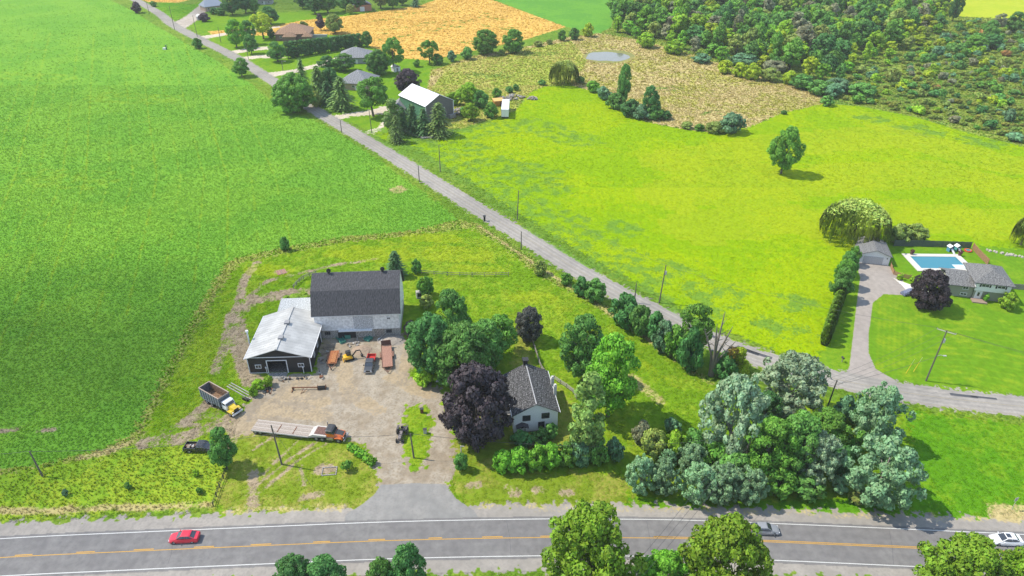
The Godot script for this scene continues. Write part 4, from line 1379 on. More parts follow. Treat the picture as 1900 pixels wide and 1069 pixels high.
func car_paint(called: String, r := .5, g := .5, b := .5) -> StandardMaterial3D:
	if mats.has(called): return mats[called]
	var m := StandardMaterial3D.new()
	m.resource_name = called
	m.albedo_color = lin(r, g, b)
	m.roughness = .32
	m.clearcoat_enabled = true
	m.clearcoat = .6
	m.clearcoat_roughness = .08
	mats[called] = m
	return m

func loft_of(list: Array) -> MB:
	var b := MB.new()
	b.loft(list)
	return b

func sedan(label: String, a: Vector3, b: Vector3, paint: Material, sunroof := false, hatch := false) -> Node3D:
	var t := thing("car", label, "car", (a + b) / 2 + Vector3.UP * .05, heading(a, b))
	part(t, "body", loft_of([ring(-2.28, .38, .72, .72, .66), ring(-2.2, .25, .92, .84, .74), ring(-1.6, .2, .98, .9, .78), ring(0, .2, .95, .9, .8), ring(1.1, .2, .92, .9, .76), ring(1.9, .22, .76, .87, .68), ring(2.25, .3, .62, .74, .58)]), paint)
	var cab: Array = [ring(-1.75, .9, .96, .74, .7), ring(-1.0, .9, 1.38, .76, .58), ring(.15, .9, 1.42, .76, .58), ring(1.05, .88, .95, .74, .7)]
	if hatch: cab[0] = ring(-2.05, .9, 1.0, .74, .66)
	part(t, "greenhouse", loft_of(cab), glass())
	part(t, "roof", loft_of([ring(-1.15, 1.34, 1.40, .62, .55), ring(-.9, 1.37, 1.46, .64, .55), ring(.15, 1.39, 1.48, .64, .55), ring(.32, 1.34, 1.41, .62, .55)]), paint)
	if sunroof: part(t, "sunroof", boxes([[Vector3(-.1, 1.47, 0), Vector3(.7, .03, .8)]]), glass())
	for s in [-1, 1]:
		var p := MB.new()
		p.bar(Vector3(.3, 1.4, s * .6), Vector3(1.05, .94, s * .74), .08, .06)
		p.bar(Vector3(-.95, 1.38, s * .6), Vector3(-1.75, .97, s * .74), .1, .07)
		p.bar(Vector3(-.35, 1.4, s * .62), Vector3(-.35, .94, s * .77), .08, .06)
		part(t, "pillar", p, paint)
		part(t, "headlight", boxes([[Vector3(2.14, .56, s * .56), Vector3(.2, .14, .34)]]), mat("lamp_clear", .7, .72, .75, .2))
		part(t, "tail_light", boxes([[Vector3(-2.22, .74, s * .58), Vector3(.12, .16, .34)]]), mat("lamp_red", .35, .01, .01, .3))
		part(t, "mirror", boxes([[Vector3(.85, .98, s * .96), Vector3(.12, .12, .2)]]), paint)
		for x in [-1.38, 1.4]: wheel(t, Vector3(x, .32, s * .8), .33, .22)
	part(t, "windscreen_wipers", boxes([[Vector3(1.0, .95, .1), Vector3(.05, .03, .9)]]), mat("vent_black"))
	return t

func pickup(label: String, nose: Vector3, tail: Vector3, cabm: Material, bedm: Material, cargo: bool) -> Node3D:
	var t := thing("pickup_truck", label, "pickup", (nose + tail) / 2, heading(tail, nose))
	part(t, "body", loft_of([ring(-.55, .45, 1.08, .92, .86), ring(1.3, .45, 1.08, .92, .84), ring(2.45, .45, 1.02, .92, .78), ring(2.85, .5, .9, .86, .74)]), cabm)
	part(t, "cab_glass", loft_of([ring(-.55, 1.05, 1.1, .84, .8), ring(-.4, 1.05, 1.72, .84, .7), ring(.75, 1.05, 1.72, .84, .7), ring(1.5, 1.04, 1.1, .84, .78)]), glass())
	part(t, "roof", loft_of([ring(-.5, 1.62, 1.7, .76, .7), ring(-.3, 1.66, 1.8, .76, .68), ring(.7, 1.66, 1.8, .76, .68), ring(.95, 1.6, 1.68, .74, .68)]), cabm)
	for s in [-1, 1]:
		var p := MB.new()
		p.bar(Vector3(.9, 1.66, s * .73), Vector3(1.5, 1.1, s * .84), .08, .07)
		p.bar(Vector3(-.42, 1.68, s * .73), Vector3(-.5, 1.06, s * .86), .14, .08)
		p.bar(Vector3(.2, 1.68, s * .74), Vector3(.2, 1.06, s * .86), .1, .07)
		part(t, "pillar", p, cabm)
		part(t, "bed_side", boxes([[Vector3(-1.72, .82, s * .87), Vector3(2.3, .6, .12)]]), bedm)
		part(t, "headlight", boxes([[Vector3(2.84, .8, s * .62), Vector3(.1, .2, .34)]]), mat("lamp_clear"))
		part(t, "mirror", boxes([[Vector3(1.3, 1.2, s * 1.06), Vector3(.14, .24, .22)]]), mat("vent_black"))
		for x in [-1.75, 1.85]: wheel(t, Vector3(x, .4, s * .83), .4, .28)
	part(t, "bed_floor", boxes([[Vector3(-1.72, .56, 0), Vector3(2.3, .08, 1.62)]]), bedm)
	part(t, "tailgate", boxes([[Vector3(-2.84, .82, 0), Vector3(.1, .58, 1.62)]]), bedm)
	part(t, "bed_front", boxes([[Vector3(-.62, .84, 0), Vector3(.1, .56, 1.62)]]), cabm)
	part(t, "bumper", boxes([[Vector3(2.9, .52, 0), Vector3(.16, .22, 1.8)]]), mat("chrome_grey", .5, .5, .52, .3, .8))
	part(t, "bumper", boxes([[Vector3(-2.95, .5, 0), Vector3(.14, .2, 1.7)]]), mat("chrome_grey"))
	part(t, "grille", boxes([[Vector3(2.88, .8, 0), Vector3(.06, .24, .85)]]), mat("vent_black"))
	if cargo:
		rng.seed = 5
		for i in 9:
			var o := part(t, "load", boxes([[Vector3.ZERO, Vector3(rng.randf_range(.3, .6), .25, rng.randf_range(.3, .6))]]), [mat("block_tan"), mat("rust"), mat("pale_scrap")][i % 3])
			o.position = Vector3(rng.randf_range(-2.5, -1.0), .85 + rng.randf() * .12, rng.randf_range(-.5, .5))
			o.rotation = rv() * .3
	else:
		part(t, "toolbox", boxes([[Vector3(-.95, 1.02, -.3), Vector3(.5, .3, .7)]]), mat("white_trim"))
	return t

func build_vehicles():
	var white := mat("white_trim")
	var black := mat("vent_black")
	var steel := mat("steel_dark", .09, .09, .10, .6, .4, "blotch", .6)
	# cars on the highway
	var mid := func(px: float, off: float) -> Array:
		var g := gp(px, 1010)
		var best := 1
		for i in range(1, highway_line.size() - 1):
			if absf(highway_line[i].x - g.x) < absf(highway_line[best].x - g.x): best = i
		var d := (highway_line[best + 1] - highway_line[best - 1]).normalized()
		if d.x < 0: d = -d
		var n := Vector2(-d.y, d.x)
		if n.y > 0: n = -n
		var c := highway_line[best] + n * off
		return [Vector3(c.x - d.x * 2, 0, c.y - d.y * 2), Vector3(c.x + d.x * 2, 0, c.y + d.y * 2)]
	var m: Array = mid.call(343, 1.7)
	sedan("bright red car driving on the highway", m[1], m[0], car_paint("paint_red", .50, .010, .035))
	m = mid.call(1428, 1.9)
	sedan("silver grey car half behind the roadside tree on the highway", m[0], m[1], car_paint("paint_grey", .22, .23, .25), false, true)
	m = mid.call(1864, 1.9)
	sedan("white car with a sunroof on the highway", m[1], m[0], car_paint("paint_white", .72, .73, .75), true)
	# pickups
	pickup("black pickup with a red bed parked in front of the barn", gp(682, 699), gp(692, 660), car_paint("paint_charcoal", .045, .047, .052), car_paint("paint_bed_red", .42, .035, .03), false)
	pickup("black pickup loaded with rubble beside the small round tree", gp(404, 836), gp(344, 834), car_paint("paint_black", .022, .022, .026), car_paint("paint_black"), true)
	dump_truck()
	flatbed()
	excavator()
	tractor()
	# utility trailers
	trailer("rusty orange utility trailer beside the workshop", gp(614, 688), gp(622, 655), 1.9, mat("rust_orange", .48, .17, .06, .85, .1, "blotch", .6), false)
	trailer("long pinkish deck trailer with a loading ramp beside the pickup", gp(720, 694), gp(717, 645), 2.1, mat("deck_pink", .42, .22, .16, .85, 0, "streak", .6), true)

func dump_truck():
	var nose := gp(442, 771); var tail := gp(386, 739)
	var t := thing("dump_truck", "old dump truck with yellow hood, white cab and grey ribbed box", "truck", (nose + tail) / 2, heading(tail, nose))
	var yellow := car_paint("paint_yellow", .62, .43, .02)
	var white := mat("white_trim")
	var grey := mat("box_grey", .17, .20, .235, .6, .2, "streak", .5)
	var inside := mat("box_rust", .36, .22, .13, .9, 0, "blotch", .5)
	var steel := mat("steel_dark", .09, .09, .10, .6, .4, "blotch", .6)
	for s in [-1, 1]: part(t, "frame_rail", boxes([[Vector3(.2, .85, s * .42), Vector3(8.8, .25, .12)]]), steel)
	part(t, "box_floor", boxes([[Vector3(-1.7, 1.35, 0), Vector3(5.9, .14, 2.3)]]), inside)
	for s in [-1, 1]:
		var side := part(t, "box_side", boxes([[Vector3(-1.7, 2.3, s * 1.19), Vector3(5.9, 2.05, .08)]]), grey)
		part(t, "box_lining", boxes([[Vector3(-1.7, 2.3, s * 1.135), Vector3(5.85, 1.95, .02)]]), inside)
		part(t, "top_rail", boxes([[Vector3(-1.7, 3.36, s * 1.2), Vector3(6.0, .12, .18)]]), mat("rail_rust", .42, .33, .26, .8))
		for i in 8: part(side, "rib", boxes([[Vector3(-4.5 + i * .8, 2.3, s * 1.27), Vector3(.14, 2.0, .09)]]), mat("rib_pale", .36, .40, .44, .6))
		part(t, "mudguard", boxes([[Vector3(-2.6, 1.15, s * 1.1), Vector3(3.2, .06, .5)]]), grey)
	part(t, "box_front", boxes([[Vector3(1.29, 2.4, 0), Vector3(.08, 2.2, 2.42)]]), grey)
	part(t, "tailgate", boxes([[Vector3(-4.69, 2.3, 0), Vector3(.08, 2.05, 2.42)]]), grey)
	for x in [1.3, -4.7]: part(t, "end_rail", boxes([[Vector3(x, 3.4, 0), Vector3(.18, .12, 2.5)]]), mat("rail_rust"))
	part(t, "cab", loft_of([ring(1.55, 1.0, 1.95, 1.0, .98), ring(2.9, 1.0, 1.95, 1.0, .96)]), white)
	part(t, "cab_glass", loft_of([ring(1.6, 1.9, 2.5, .93, .86), ring(2.55, 1.9, 2.5, .93, .86), ring(2.9, 1.9, 1.98, .93, .9)]), glass())
	part(t, "cab_roof", loft_of([ring(1.5, 2.46, 2.6, .96, .8), ring(1.8, 2.5, 2.72, .96, .8), ring(2.4, 2.5, 2.7, .96, .8), ring(2.7, 2.44, 2.56, .94, .8)]), white)
	for s in [-1, 1]:
		var p := MB.new(); p.bar(Vector3(2.55, 2.5, s * .88), Vector3(2.9, 1.95, s * .94), .1, .08); p.bar(Vector3(1.6, 2.5, s * .9), Vector3(1.6, 1.9, s * .95), .12, .1)
		part(t, "pillar", p, white)
		part(t, "fender", loft_of([ring(3.0, .95, 1.1, .32, .26), ring(3.3, 1.0, 1.32, .34, .26), ring(4.1, 1.0, 1.3, .34, .26), ring(4.4, .9, 1.05, .3, .24)]), yellow).position.z = s * .86
		part(t, "headlight", boxes([[Vector3(4.42, 1.1, s * .8), Vector3(.1, .2, .24)]]), mat("lamp_clear"))
		wheel(t, Vector3(3.7, .55, s * .98), .55, .3)
		wheel(t, Vector3(-1.6, .55, s * .95), .55, .5)
		wheel(t, Vector3(-3.2, .55, s * .95), .55, .5)
		part(t, "fuel_tank", boxes([[Vector3(.9, .8, s * .8), Vector3(1.2, .5, .5)]]), steel)
	part(t, "hood", loft_of([ring(2.9, 1.05, 1.9, .72, .6), ring(3.8, 1.05, 1.82, .66, .52), ring(4.35, 1.1, 1.62, .58, .46)]), yellow)
	part(t, "grille", boxes([[Vector3(4.38, 1.3, 0), Vector3(.08, .55, .9)]]), mat("vent_black"))
	part(t, "bumper", boxes([[Vector3(4.6, .7, 0), Vector3(.2, .28, 2.3)]]), white)

func flatbed():
	var nose := gp(642, 816); var tail := gp(474, 796)
	var t := thing("flatbed_truck", "orange highway tractor coupled to a long plank deck trailer", "truck", (nose + tail) / 2, heading(tail, nose))
	var L := nose.distance_to(tail)
	var x0 := -L / 2
	var planks := [mat("plank_a", .47, .40, .34, .9, 0, "streak", .7), mat("plank_b", .40, .34, .29, .9, 0, "streak", .6), mat("plank_c", .53, .46, .40, .9, 0, "streak", .8)]
	var steel := mat("trailer_steel", .30, .29, .28, .7, .2, "blotch", .4)
	var rust := mat("rust")
	var orange := car_paint("paint_orange", .60, .13, .018)
	var DL := L - 6.6
	for i in 8: part(t, "deck_plank", boxes([[Vector3(x0 + DL / 2, .98 + (i % 3) * .012, -1.2 + i * .343), Vector3(DL, .1, .32)]]), planks[i % 3])
	for s in [-1, 1]: part(t, "side_rail", boxes([[Vector3(x0 + DL / 2, .9, s * 1.43), Vector3(DL, .26, .1)]]), mat("rail_pale", .50, .47, .44, .8))
	part(t, "main_beam", boxes([[Vector3(x0 + DL / 2, .7, 0), Vector3(DL, .3, 1.2)]]), steel)
	for x in [.45, .72]: part(t, "cross_member", boxes([[Vector3(x0 + DL * x, 1.06, .2), Vector3(.14, .06, 2.0)]]), rust)
	b_gooseneck(t, x0 + DL, steel, rust)
	for s in [-1, 1]:
		for x in [.7, 1.7]: wheel(t, Vector3(x0 + x, .45, s * 1.1), .45, .5)
		for x in [4.0, 5.1]: wheel(t, Vector3(L / 2 - x - .1, .5, s * .95), .5, .5)
		wheel(t, Vector3(L / 2 - 1.0, .5, s * .95), .5, .3)
		part(t, "frame_rail", boxes([[Vector3(L / 2 - 2.8, .85, s * .4), Vector3(5.4, .25, .12)]]), steel)
		part(t, "tank", boxes([[Vector3(L / 2 - 2.6, .75, s * .95), Vector3(1.3, .5, .4)]]), mat("chrome_grey"))
		part(t, "fender", loft_of([ring(L / 2 - 1.7, .9, 1.1, .26, .2), ring(L / 2 - 1.3, 1.0, 1.3, .28, .2), ring(L / 2 - .5, .95, 1.2, .26, .2), ring(L / 2 - .25, .7, .9, .22, .18)]), orange).position.z = s * .9
		part(t, "headlight", boxes([[Vector3(L / 2 - .1, 1.05, s * .62), Vector3(.12, .2, .3)]]), mat("lamp_clear"))
	var cx := L / 2 - 2.5
	part(t, "cab", loft_of([ring(cx - .85, .95, 1.85, 1.02, .98), ring(cx + .75, .95, 1.85, 1.02, .96)]), orange)
	part(t, "cab_glass", loft_of([ring(cx - .8, 1.8, 2.45, .95, .85), ring(cx + .35, 1.8, 2.45, .95, .85), ring(cx + .75, 1.8, 1.86, .95, .9)]), glass())
	part(t, "cab_roof", loft_of([ring(cx - .9, 2.4, 2.52, .98, .85), ring(cx - .6, 2.44, 2.62, .98, .85), ring(cx + .2, 2.44, 2.6, .98, .85), ring(cx + .5, 2.38, 2.48, .95, .85)]), mat("roof_black", .035, .037, .042, .5))
	part(t, "hood", loft_of([ring(cx + .75, 1.0, 1.8, .82, .66), ring(cx + 1.8, 1.0, 1.65, .76, .58), ring(L / 2 - .1, 1.0, 1.42, .66, .5)]), orange)
	part(t, "hood_panel", loft_of([ring(cx + .8, 1.8, 1.84, .62, .58), ring(cx + 2.2, 1.58, 1.63, .54, .5)]), mat("roof_black"))
	part(t, "grille", boxes([[Vector3(L / 2 - .06, 1.2, 0), Vector3(.08, .45, .9)]]), mat("vent_black"))
	part(t, "bumper", boxes([[Vector3(L / 2 + .08, .62, 0), Vector3(.2, .3, 2.2)]]), mat("chrome_grey"))
	var e := MB.new(); e.cyl(Vector3(cx - 1.05, .9, -.85), Vector3(cx - 1.05, 3.1, -.85), .08)
	part(t, "exhaust_stack", e, mat("chrome_grey"))

func b_gooseneck(t: Node3D, x: float, steel: Material, rust: Material):
	var b := MB.new()
	b.prism([Vector2(x - .1, .6), Vector2(x + .9, .95), Vector2(x + 3.4, 1.15), Vector2(x + 3.4, 1.5), Vector2(x + .8, 1.5), Vector2(x - .1, 1.0)], -1.3, 1.3)
	part(t, "gooseneck", b, mat("rail_pale", .50, .47, .44, .8))
	part(t, "gooseneck_plate", boxes([[Vector3(x + 2.1, 1.55, 0), Vector3(2.2, .06, 1.9)]]), mat("plate_rust", .20, .10, .08, .85, 0, "blotch", .6))

func excavator():
	var t := thing("mini_excavator", "yellow mini excavator with black cab in front of the barn", "excavator", gp(648, 667), .45)
	var yellow := car_paint("paint_digger", .65, .36, .012)
	var black := mat("vent_black")
	for s in [-1, 1]:
		var b := MB.new(); b.prism([Vector2(-1.1, .05), Vector2(1.1, .05), Vector2(1.3, .28), Vector2(1.1, .55), Vector2(-1.1, .55), Vector2(-1.3, .28)], -.18, .18)
		part(t, "track", b, mat("tyre_black", .022, .022, .024, .9)).position.z = s * .72
	part(t, "turntable", boxes([[Vector3(0, .6, 0), Vector3(1.2, .2, 1.2)]]), black)
	part(t, "body", loft_of([ring(-1.45, .72, 1.25, .62, .55), ring(-1.0, .68, 1.4, .88, .8), ring(.2, .68, 1.3, .92, .86), ring(.8, .7, 1.0, .9, .84)]), yellow)
	var c := part(t, "cab", boxes([[Vector3(0, 1.75, -.35), Vector3(1.1, 1.1, .95)]]), glass())
	part(c, "cab_roof", boxes([[Vector3(0, 2.36, -.35), Vector3(1.25, .12, 1.05)]]), black)
	for x in [-.55, .55]:
		for z in [-.83, .13]: part(c, "post", boxes([[Vector3(x, 1.75, z), Vector3(.1, 1.1, .1)]]), black)
	var b := MB.new(); b.bar(Vector3(.8, .95, .2), Vector3(2.0, 2.3, .2), .22, .28); b.bar(Vector3(2.0, 2.3, .2), Vector3(3.0, 2.2, .2), .2, .24)
	part(t, "boom", b, black)
	b = MB.new(); b.bar(Vector3(3.0, 2.25, .2), Vector3(3.4, .75, .2), .18, .2)
	part(t, "stick", b, black)
	b = MB.new(); b.prism([Vector2(3.1, .75), Vector2(3.6, .8), Vector2(3.65, .35), Vector2(3.2, .1), Vector2(3.05, .3)], -.1, .5)
	part(t, "bucket", b, mat("steel_dark"))
	t.scale = Vector3.ONE * .82
	part(t, "blade", boxes([[Vector3(-1.6, .25, 0), Vector3(.12, .42, 1.7)]]), yellow)

func tractor():
	var t := thing("farm_tractor", "old dark grey farm tractor on the edge of the driveway island", "tractor", gp(745, 812), -PI / 2 - .08)
	var grey := mat("tractor_grey", .13, .12, .125, .6, .2, "blotch", .8)
	for s in [-1, 1]:
		wheel(t, Vector3(-1.1, .72, s * .85), .72, .4)
		wheel(t, Vector3(1.25, .38, s * .65), .38, .22)
		part(t, "mudguard", boxes([[Vector3(-1.1, 1.5, s * .78), Vector3(1.1, .06, .35)]]), grey)
	part(t, "hood", loft_of([ring(-.3, .75, 1.4, .34, .28), ring(1.2, .75, 1.3, .32, .24), ring(1.55, .8, 1.2, .28, .2)]), mat("tractor_hood", .24, .20, .20, .6, 0, "blotch", .8))
	part(t, "chassis", boxes([[Vector3(-.2, .65, 0), Vector3(2.8, .35, .5)]]), grey)
	part(t, "axle", boxes([[Vector3(1.25, .4, 0), Vector3(.14, .14, 1.3)]]), grey)
	part(t, "rear_axle", boxes([[Vector3(-1.1, .72, 0), Vector3(.3, .3, 1.5)]]), grey)
	part(t, "seat", boxes([[Vector3(-.95, 1.2, 0), Vector3(.5, .12, .5)], [Vector3(-1.2, 1.45, 0), Vector3(.1, .45, .5)]]), mat("vent_black"))
	var b := MB.new(); b.bar(Vector3(-.3, 1.3, 0), Vector3(-.55, 1.55, 0), .06, .06); b.tube([Vector3(-.58, 1.56, 0), Vector3(-.6, 1.6, 0)], [.24, .24], 12)
	part(t, "steering_wheel", b, mat("vent_black"))
	b = MB.new(); b.cyl(Vector3(.6, 1.3, .1), Vector3(.6, 2.0, .1), .05)
	part(t, "exhaust", b, mat("vent_black"))
	part(t, "rear_tool", boxes([[Vector3(-2.1, .5, 0), Vector3(.6, .3, 1.1)]]), mat("steel_dark"))

func trailer(label: String, tongue: Vector3, tail: Vector3, w: float, deck: Material, ramp: bool):
	var t := thing("utility_trailer", label, "trailer", (tongue + tail) / 2, heading(tail, tongue))
	var L := tongue.distance_to(tail)
	var dl := L - 1.5
	var cx := -.75
	var frame := mat("trailer_rust", .30, .15, .10, .85, .1, "blotch", .7)
	for i in 6: part(t, "deck_board", boxes([[Vector3(cx, .62, -w / 2 + w * (i + .5) / 6), Vector3(dl, .06, w / 6 - .02)]]), deck)
	for s in [-1, 1]:
		part(t, "side_rail", boxes([[Vector3(cx, .72, s * (w / 2 + .04)), Vector3(dl, .16, .08)]]), frame)
		part(t, "fender", boxes([[Vector3(cx - .4, .78, s * (w / 2 + .26)), Vector3(1.8, .05, .3)]]), frame)
		for x in [-.85, .05]: wheel(t, Vector3(cx + x, .36, s * (w / 2 + .24)), .36, .22)
		var b := MB.new(); b.bar(Vector3(L / 2 - 1.5, .55, s * w * .42), Vector3(L / 2, .5, 0), .1, .1)
		part(t, "tongue", b, frame)
	part(t, "end_rail", boxes([[Vector3(cx + dl / 2, .72, 0), Vector3(.08, .16, w)]]), frame)
	part(t, "jack", boxes([[Vector3(L / 2 - .2, .5, 0), Vector3(.12, .9, .12)]]), frame)
	if ramp:
		var r := MB.new(); r.box(Vector3(cx - dl / 2 - .05, 1.3, 0), Vector3(.12, 1.25, w))
		part(t, "ramp", r, mat("ramp_brown", .16, .08, .065, .85, 0, "streak", .6))
	else:
		part(t, "load", boxes([[Vector3(cx + .3, .72, -.2), Vector3(dl * .7, .12, w * .5)]]), mat("rust_load", .50, .20, .07, .85, 0, "blotch", .8))

# ---------------------------------------------------------------- poles, wires, signs, dead tree
func utility_pole(label: String, base: Vector3, h: float, lean: Vector3, arm := 0.0, arm_turn := 0.0, transformer := false, lamp := false) -> Array:
	var t := thing("utility_pole", label, "pole", base)
	var b := MB.new()
	var top := Vector3(lean.x, h, lean.z)
	b.tube([Vector3(0, -.2, 0), top], [.17, .11], 9)
	part(t, "pole", b, mat("pole_wood", .17, .15, .125, .9, 0, "streak", .8))
	var heads := [base + top]
	if arm > 0:
		var d := Vector3(cos(arm_turn), 0, -sin(arm_turn)) * arm / 2
		var at := top * .975
		b = MB.new(); b.bar(at - d, at + d, .12, .14)
		part(t, "crossarm", b, mat("pole_pale", .42, .40, .37, .9))
		heads = []
		for k in [-.95, 0.0, .95]:
			b = MB.new(); b.tube([at + d * k + Vector3.UP * .05, at + d * k + Vector3.UP * .3], [.07, .05], 7)
			part(t, "insulator", b, mat("insulator", .45, .45, .46, .3))
			heads.append(base + at + d * k + Vector3.UP * .3)
	if transformer:
		b = MB.new(); b.cyl(top * .80 + Vector3(.28, -.45, 0), top * .80 + Vector3(.28, .45, 0), .24)
		part(t, "transformer", b, mat("transformer_grey", .45, .46, .46, .5))
	if lamp:
		b = MB.new(); b.tube([top * .5, top * .5 + Vector3(.8, .3, 0), top * .5 + Vector3(1.5, .15, 0)], [.05, .05, .05], 6)
		part(t, "lamp_arm", b, mat("insulator"))
		b = MB.new(); b.box(top * .5 + Vector3(1.7, .1, 0), Vector3(.6, .16, .28))
		part(t, "lamp_head", b, mat("insulator"))
	return heads

func wire(label: String, a: Vector3, b: Vector3, sag := .9, r := .022):
	var t := thing("power_line", label, "wire", a, 0, label)
	var p := []
	var rr := []
	for i in 13:
		var f := i / 12.0
		p.append((b - a) * f - Vector3.UP * sag * 4 * f * (1 - f))
		rr.append(r)
	var m := MB.new()
	m.tube(p, rr, 4)
	part(t, "cable", m, mat("cable", .05, .05, .055, .6, 0, ""))

func build_street():
	var g := gp(523, 862)
	var p1 := utility_pole("tall leaning wooden pole on the front lawn beside the flatbed", g, 9.2, Vector3(-.3, 0, 0))
	g = gp(768, 850)
	var p2 := utility_pole("short wooden pole on the driveway island", g, 5.6, Vector3(-.25, 0, -.2))
	g = gp(79, 884)
	var p0 := utility_pole("grey wooden pole standing in the verge beside the soybean field", g, 5.6, Vector3(-.5, 0, -.3))
	g = gp(1376, 874)
	var p4 := utility_pole("wooden pole with crossarm rising from the silver thicket's front", g, 10.5, Vector3(.3, 0, 0), 2.4, -.7)
	g = gp(1530, 770)
	var p5 := utility_pole("wooden pole with crossarm behind the silver thicket", g, 8.5, Vector3(.4, 0, 0), 2.2, -.7)
	g = gp(1718, 707)
	var p6 := utility_pole("tall grey pole with crossarm and lamp at the striped lawn", g, 12.6, Vector3(.35, 0, 0), 3.4, -.62, true, true)
	g = gp(1223, 562)
	var p7 := utility_pole("wooden pole with a transformer at the meadow's roadside", g, 10.4, Vector3(.5, 0, 0), 0, 0, true)
	g = gp(959.5, 407)
	var p8 := utility_pole("slim dark pole at the meadow's edge opposite the paddock corner", g, 9.2, Vector3(.4, 0, 0))
	g = gp(817, 319)
	var p9 := utility_pole("slim pole at the meadow's edge nearer the white roofed barn", g, 9.6, Vector3(0, 0, 0))
	for a in [[690, 247, 9.5, "pole beside the driveway of the white roofed barn", 4.0], [634, 246, 5.2, "short dark pole on the crop side opposite the drive island", 0.0], [778, 337, 5.6, "short dark pole on the crop side of the country road", 0.0], [967, 463, 5.5, "short dark pole at the paddock's roadside", 0.0], [1177, 562, 5.5, "short dark pole sunk in the fence row bushes", 0.0], [611, 196, 8.0, "pole among the roadside evergreens", 0.0], [525, 131, 9.0, "pole with a lamp arm on the mown lawn by the road", 0.0], [461, 110, 8.0, "pole at the driveways near the brown house", 0.0], [410, 79, 8.5, "pole at the small tan strip near the road", 0.0], [366, 68, 12.0, "tall pole at the road past the gravel junction", 0.0], [324, 55, 14.0, "tallest pole at the gravel junction", 0.0], [277, 26, 8.0, "distant pole on the crop side past the junction", 0.0]]:
		utility_pole(a[3], gp(a[0], a[1]), a[2], Vector3(-a[4] * .05, 0, 0), 0, 0, false, "lamp" in a[3])
	var low := "wire along the highway before the farm"
	wire(low, gp(-250, 900) + Vector3.UP * 6, p0[0], .6, .03)
	wire(low, p0[0], p1[0] * Vector3(1, .78, 1), 1.0, .03)
	wire(low, p1[0] * Vector3(1, .72, 1), p2[0], .5, .03)
	wire(low, p2[0], gp(1100, 868) + Vector3.UP * 5.0, .5, .03)
	wire(low, gp(1100, 868) + Vector3.UP * 5.0, p4[0] * Vector3(1, .72, 1), .6, .025)
	for k in 3:
		wire("wire between the poles of the silver thicket", p4[k], p5[k], .5)
		wire("wire from the thicket to the tall pole on the striped lawn", p5[k], p6[k], .9)
		wire("wire from the thicket's front pole over the highway", p4[k], gp(1200 + k * 14, 1000) + Vector3(-6, 10, 14), 1.0)
		wire("wire from the tall pole over the striped lawn", p6[k], gp(1930 + k * 30, 780) + Vector3(30, 9, 6), 1.2)
	wire("wire along the country road beside the meadow", p7[0], p8[0], 1.2)
	wire("wire along the country road beside the meadow", p8[0], p9[0], 1.2)
	wire("wire along the country road beside the meadow", p9[0], gp(690, 247) + Vector3(-.2, 9.4, 0), 1.2)
	wire("wire along the country road beside the meadow", p6[0], p7[0], 1.6)
	wire("guy wire from the tall leaning pole to the lawn", p1[0] * Vector3(1, .95, 1), gp(580, 905), .05)
	wire("service wire from the thicket to the lawn corner", p6[1] * Vector3(1, .5, 1), gp(1520, 755) + Vector3.UP * 5, .6, .03)
	for a in [[1681, 693], [1695, 690]]:
		var s := thing("guy_guard", "yellow plastic guy wire guard standing on the striped lawn", "guard", gp(a[0], a[1]), 0, "yellow guy guards")
		var gb := MB.new(); gb.tube([Vector3.ZERO, Vector3(.7, 2.2, -.3)], [.06, .05], 7)
		part(s, "sleeve", gb, mat("guard_yellow", .70, .48, .03, .5))
		gb = MB.new(); gb.tube([Vector3(.7, 2.2, -.3), Vector3(1.1, 3.4, -.45)], [.02, .02], 5)
		part(s, "rod", gb, mat("insulator"))
	# short post with a name board by the driveway, sign at the corner, mailbox
	var t := thing("lamp_post", "short grey post in the bush beside the driveway", "post", gp(857, 868))
	var b := MB.new(); b.cyl(Vector3(0, 0, 0), Vector3(0, 5.2, 0), .09); 
	part(t, "post", b, mat("pole_pale"))
	part(t, "arm", boxes([[Vector3(.25, 5.1, 0), Vector3(.7, .1, .1)]]), mat("pole_pale"))
	t = thing("road_sign", "small grey road sign facing the highway at the corner", "sign", gp(1877, 946), .3)
	b = MB.new(); b.cyl(Vector3.ZERO, Vector3(0, 2.6, 0), .04)
	part(t, "post", b, mat("insulator"))
	part(t, "panel", boxes([[Vector3(0, 2.4, -.05), Vector3(.75, .75, .03)]]), mat("insulator"))
	t = thing("mailbox", "dark mailbox on a post at the end of the paved driveway", "mailbox", gp(1562, 672), .2)
	part(t, "post", boxes([[Vector3(0, .5, 0), Vector3(.12, 1.0, .12)]]), mat("grey_boards"))
	b = MB.new(); b.tube([Vector3(0, 1.15, -.35), Vector3(0, 1.15, .35)], [.2, .2], 10)
	part(t, "box", b, mat("vent_black"))
	t = thing("gate_post", "dark round post at the end of the paddock fence row", "post", gp(899, 410))
	b = MB.new(); b.tube([Vector3.ZERO, Vector3(0, 1.3, 0), Vector3(0, 1.7, 0)], [.3, .3, .5], 9)
	part(t, "post", b, mat("vent_black"))
	for a in [[789, 804, "grey utility box on the driveway island"], [783, 766, "rusty garden post at the head of the driveway island"], [611, 875, "stone lined flower bed frame on the front lawn"]]:
		t = thing("yard_fixture", a[2], "fixture", gp(a[0], a[1]), .1)
		if a[0] == 611:
			for s in [-1, 1]:
				part(t, "edging", boxes([[Vector3(0, .08, s * .9), Vector3(2.6, .16, .16)]]), mat("stone_grey"))
				part(t, "edging", boxes([[Vector3(s * 1.22, .08, 0), Vector3(.16, .16, 1.6)]]), mat("stone_grey"))
		else:
			part(t, "body", boxes([[Vector3(0, .5, 0), Vector3(.6, 1.0, .5)]]), mat("insulator") if a[0] == 789 else mat("rust"))
			part(t, "lid", boxes([[Vector3(0, 1.04, 0), Vector3(.7, .08, .6)]]), mat("steel_dark"))
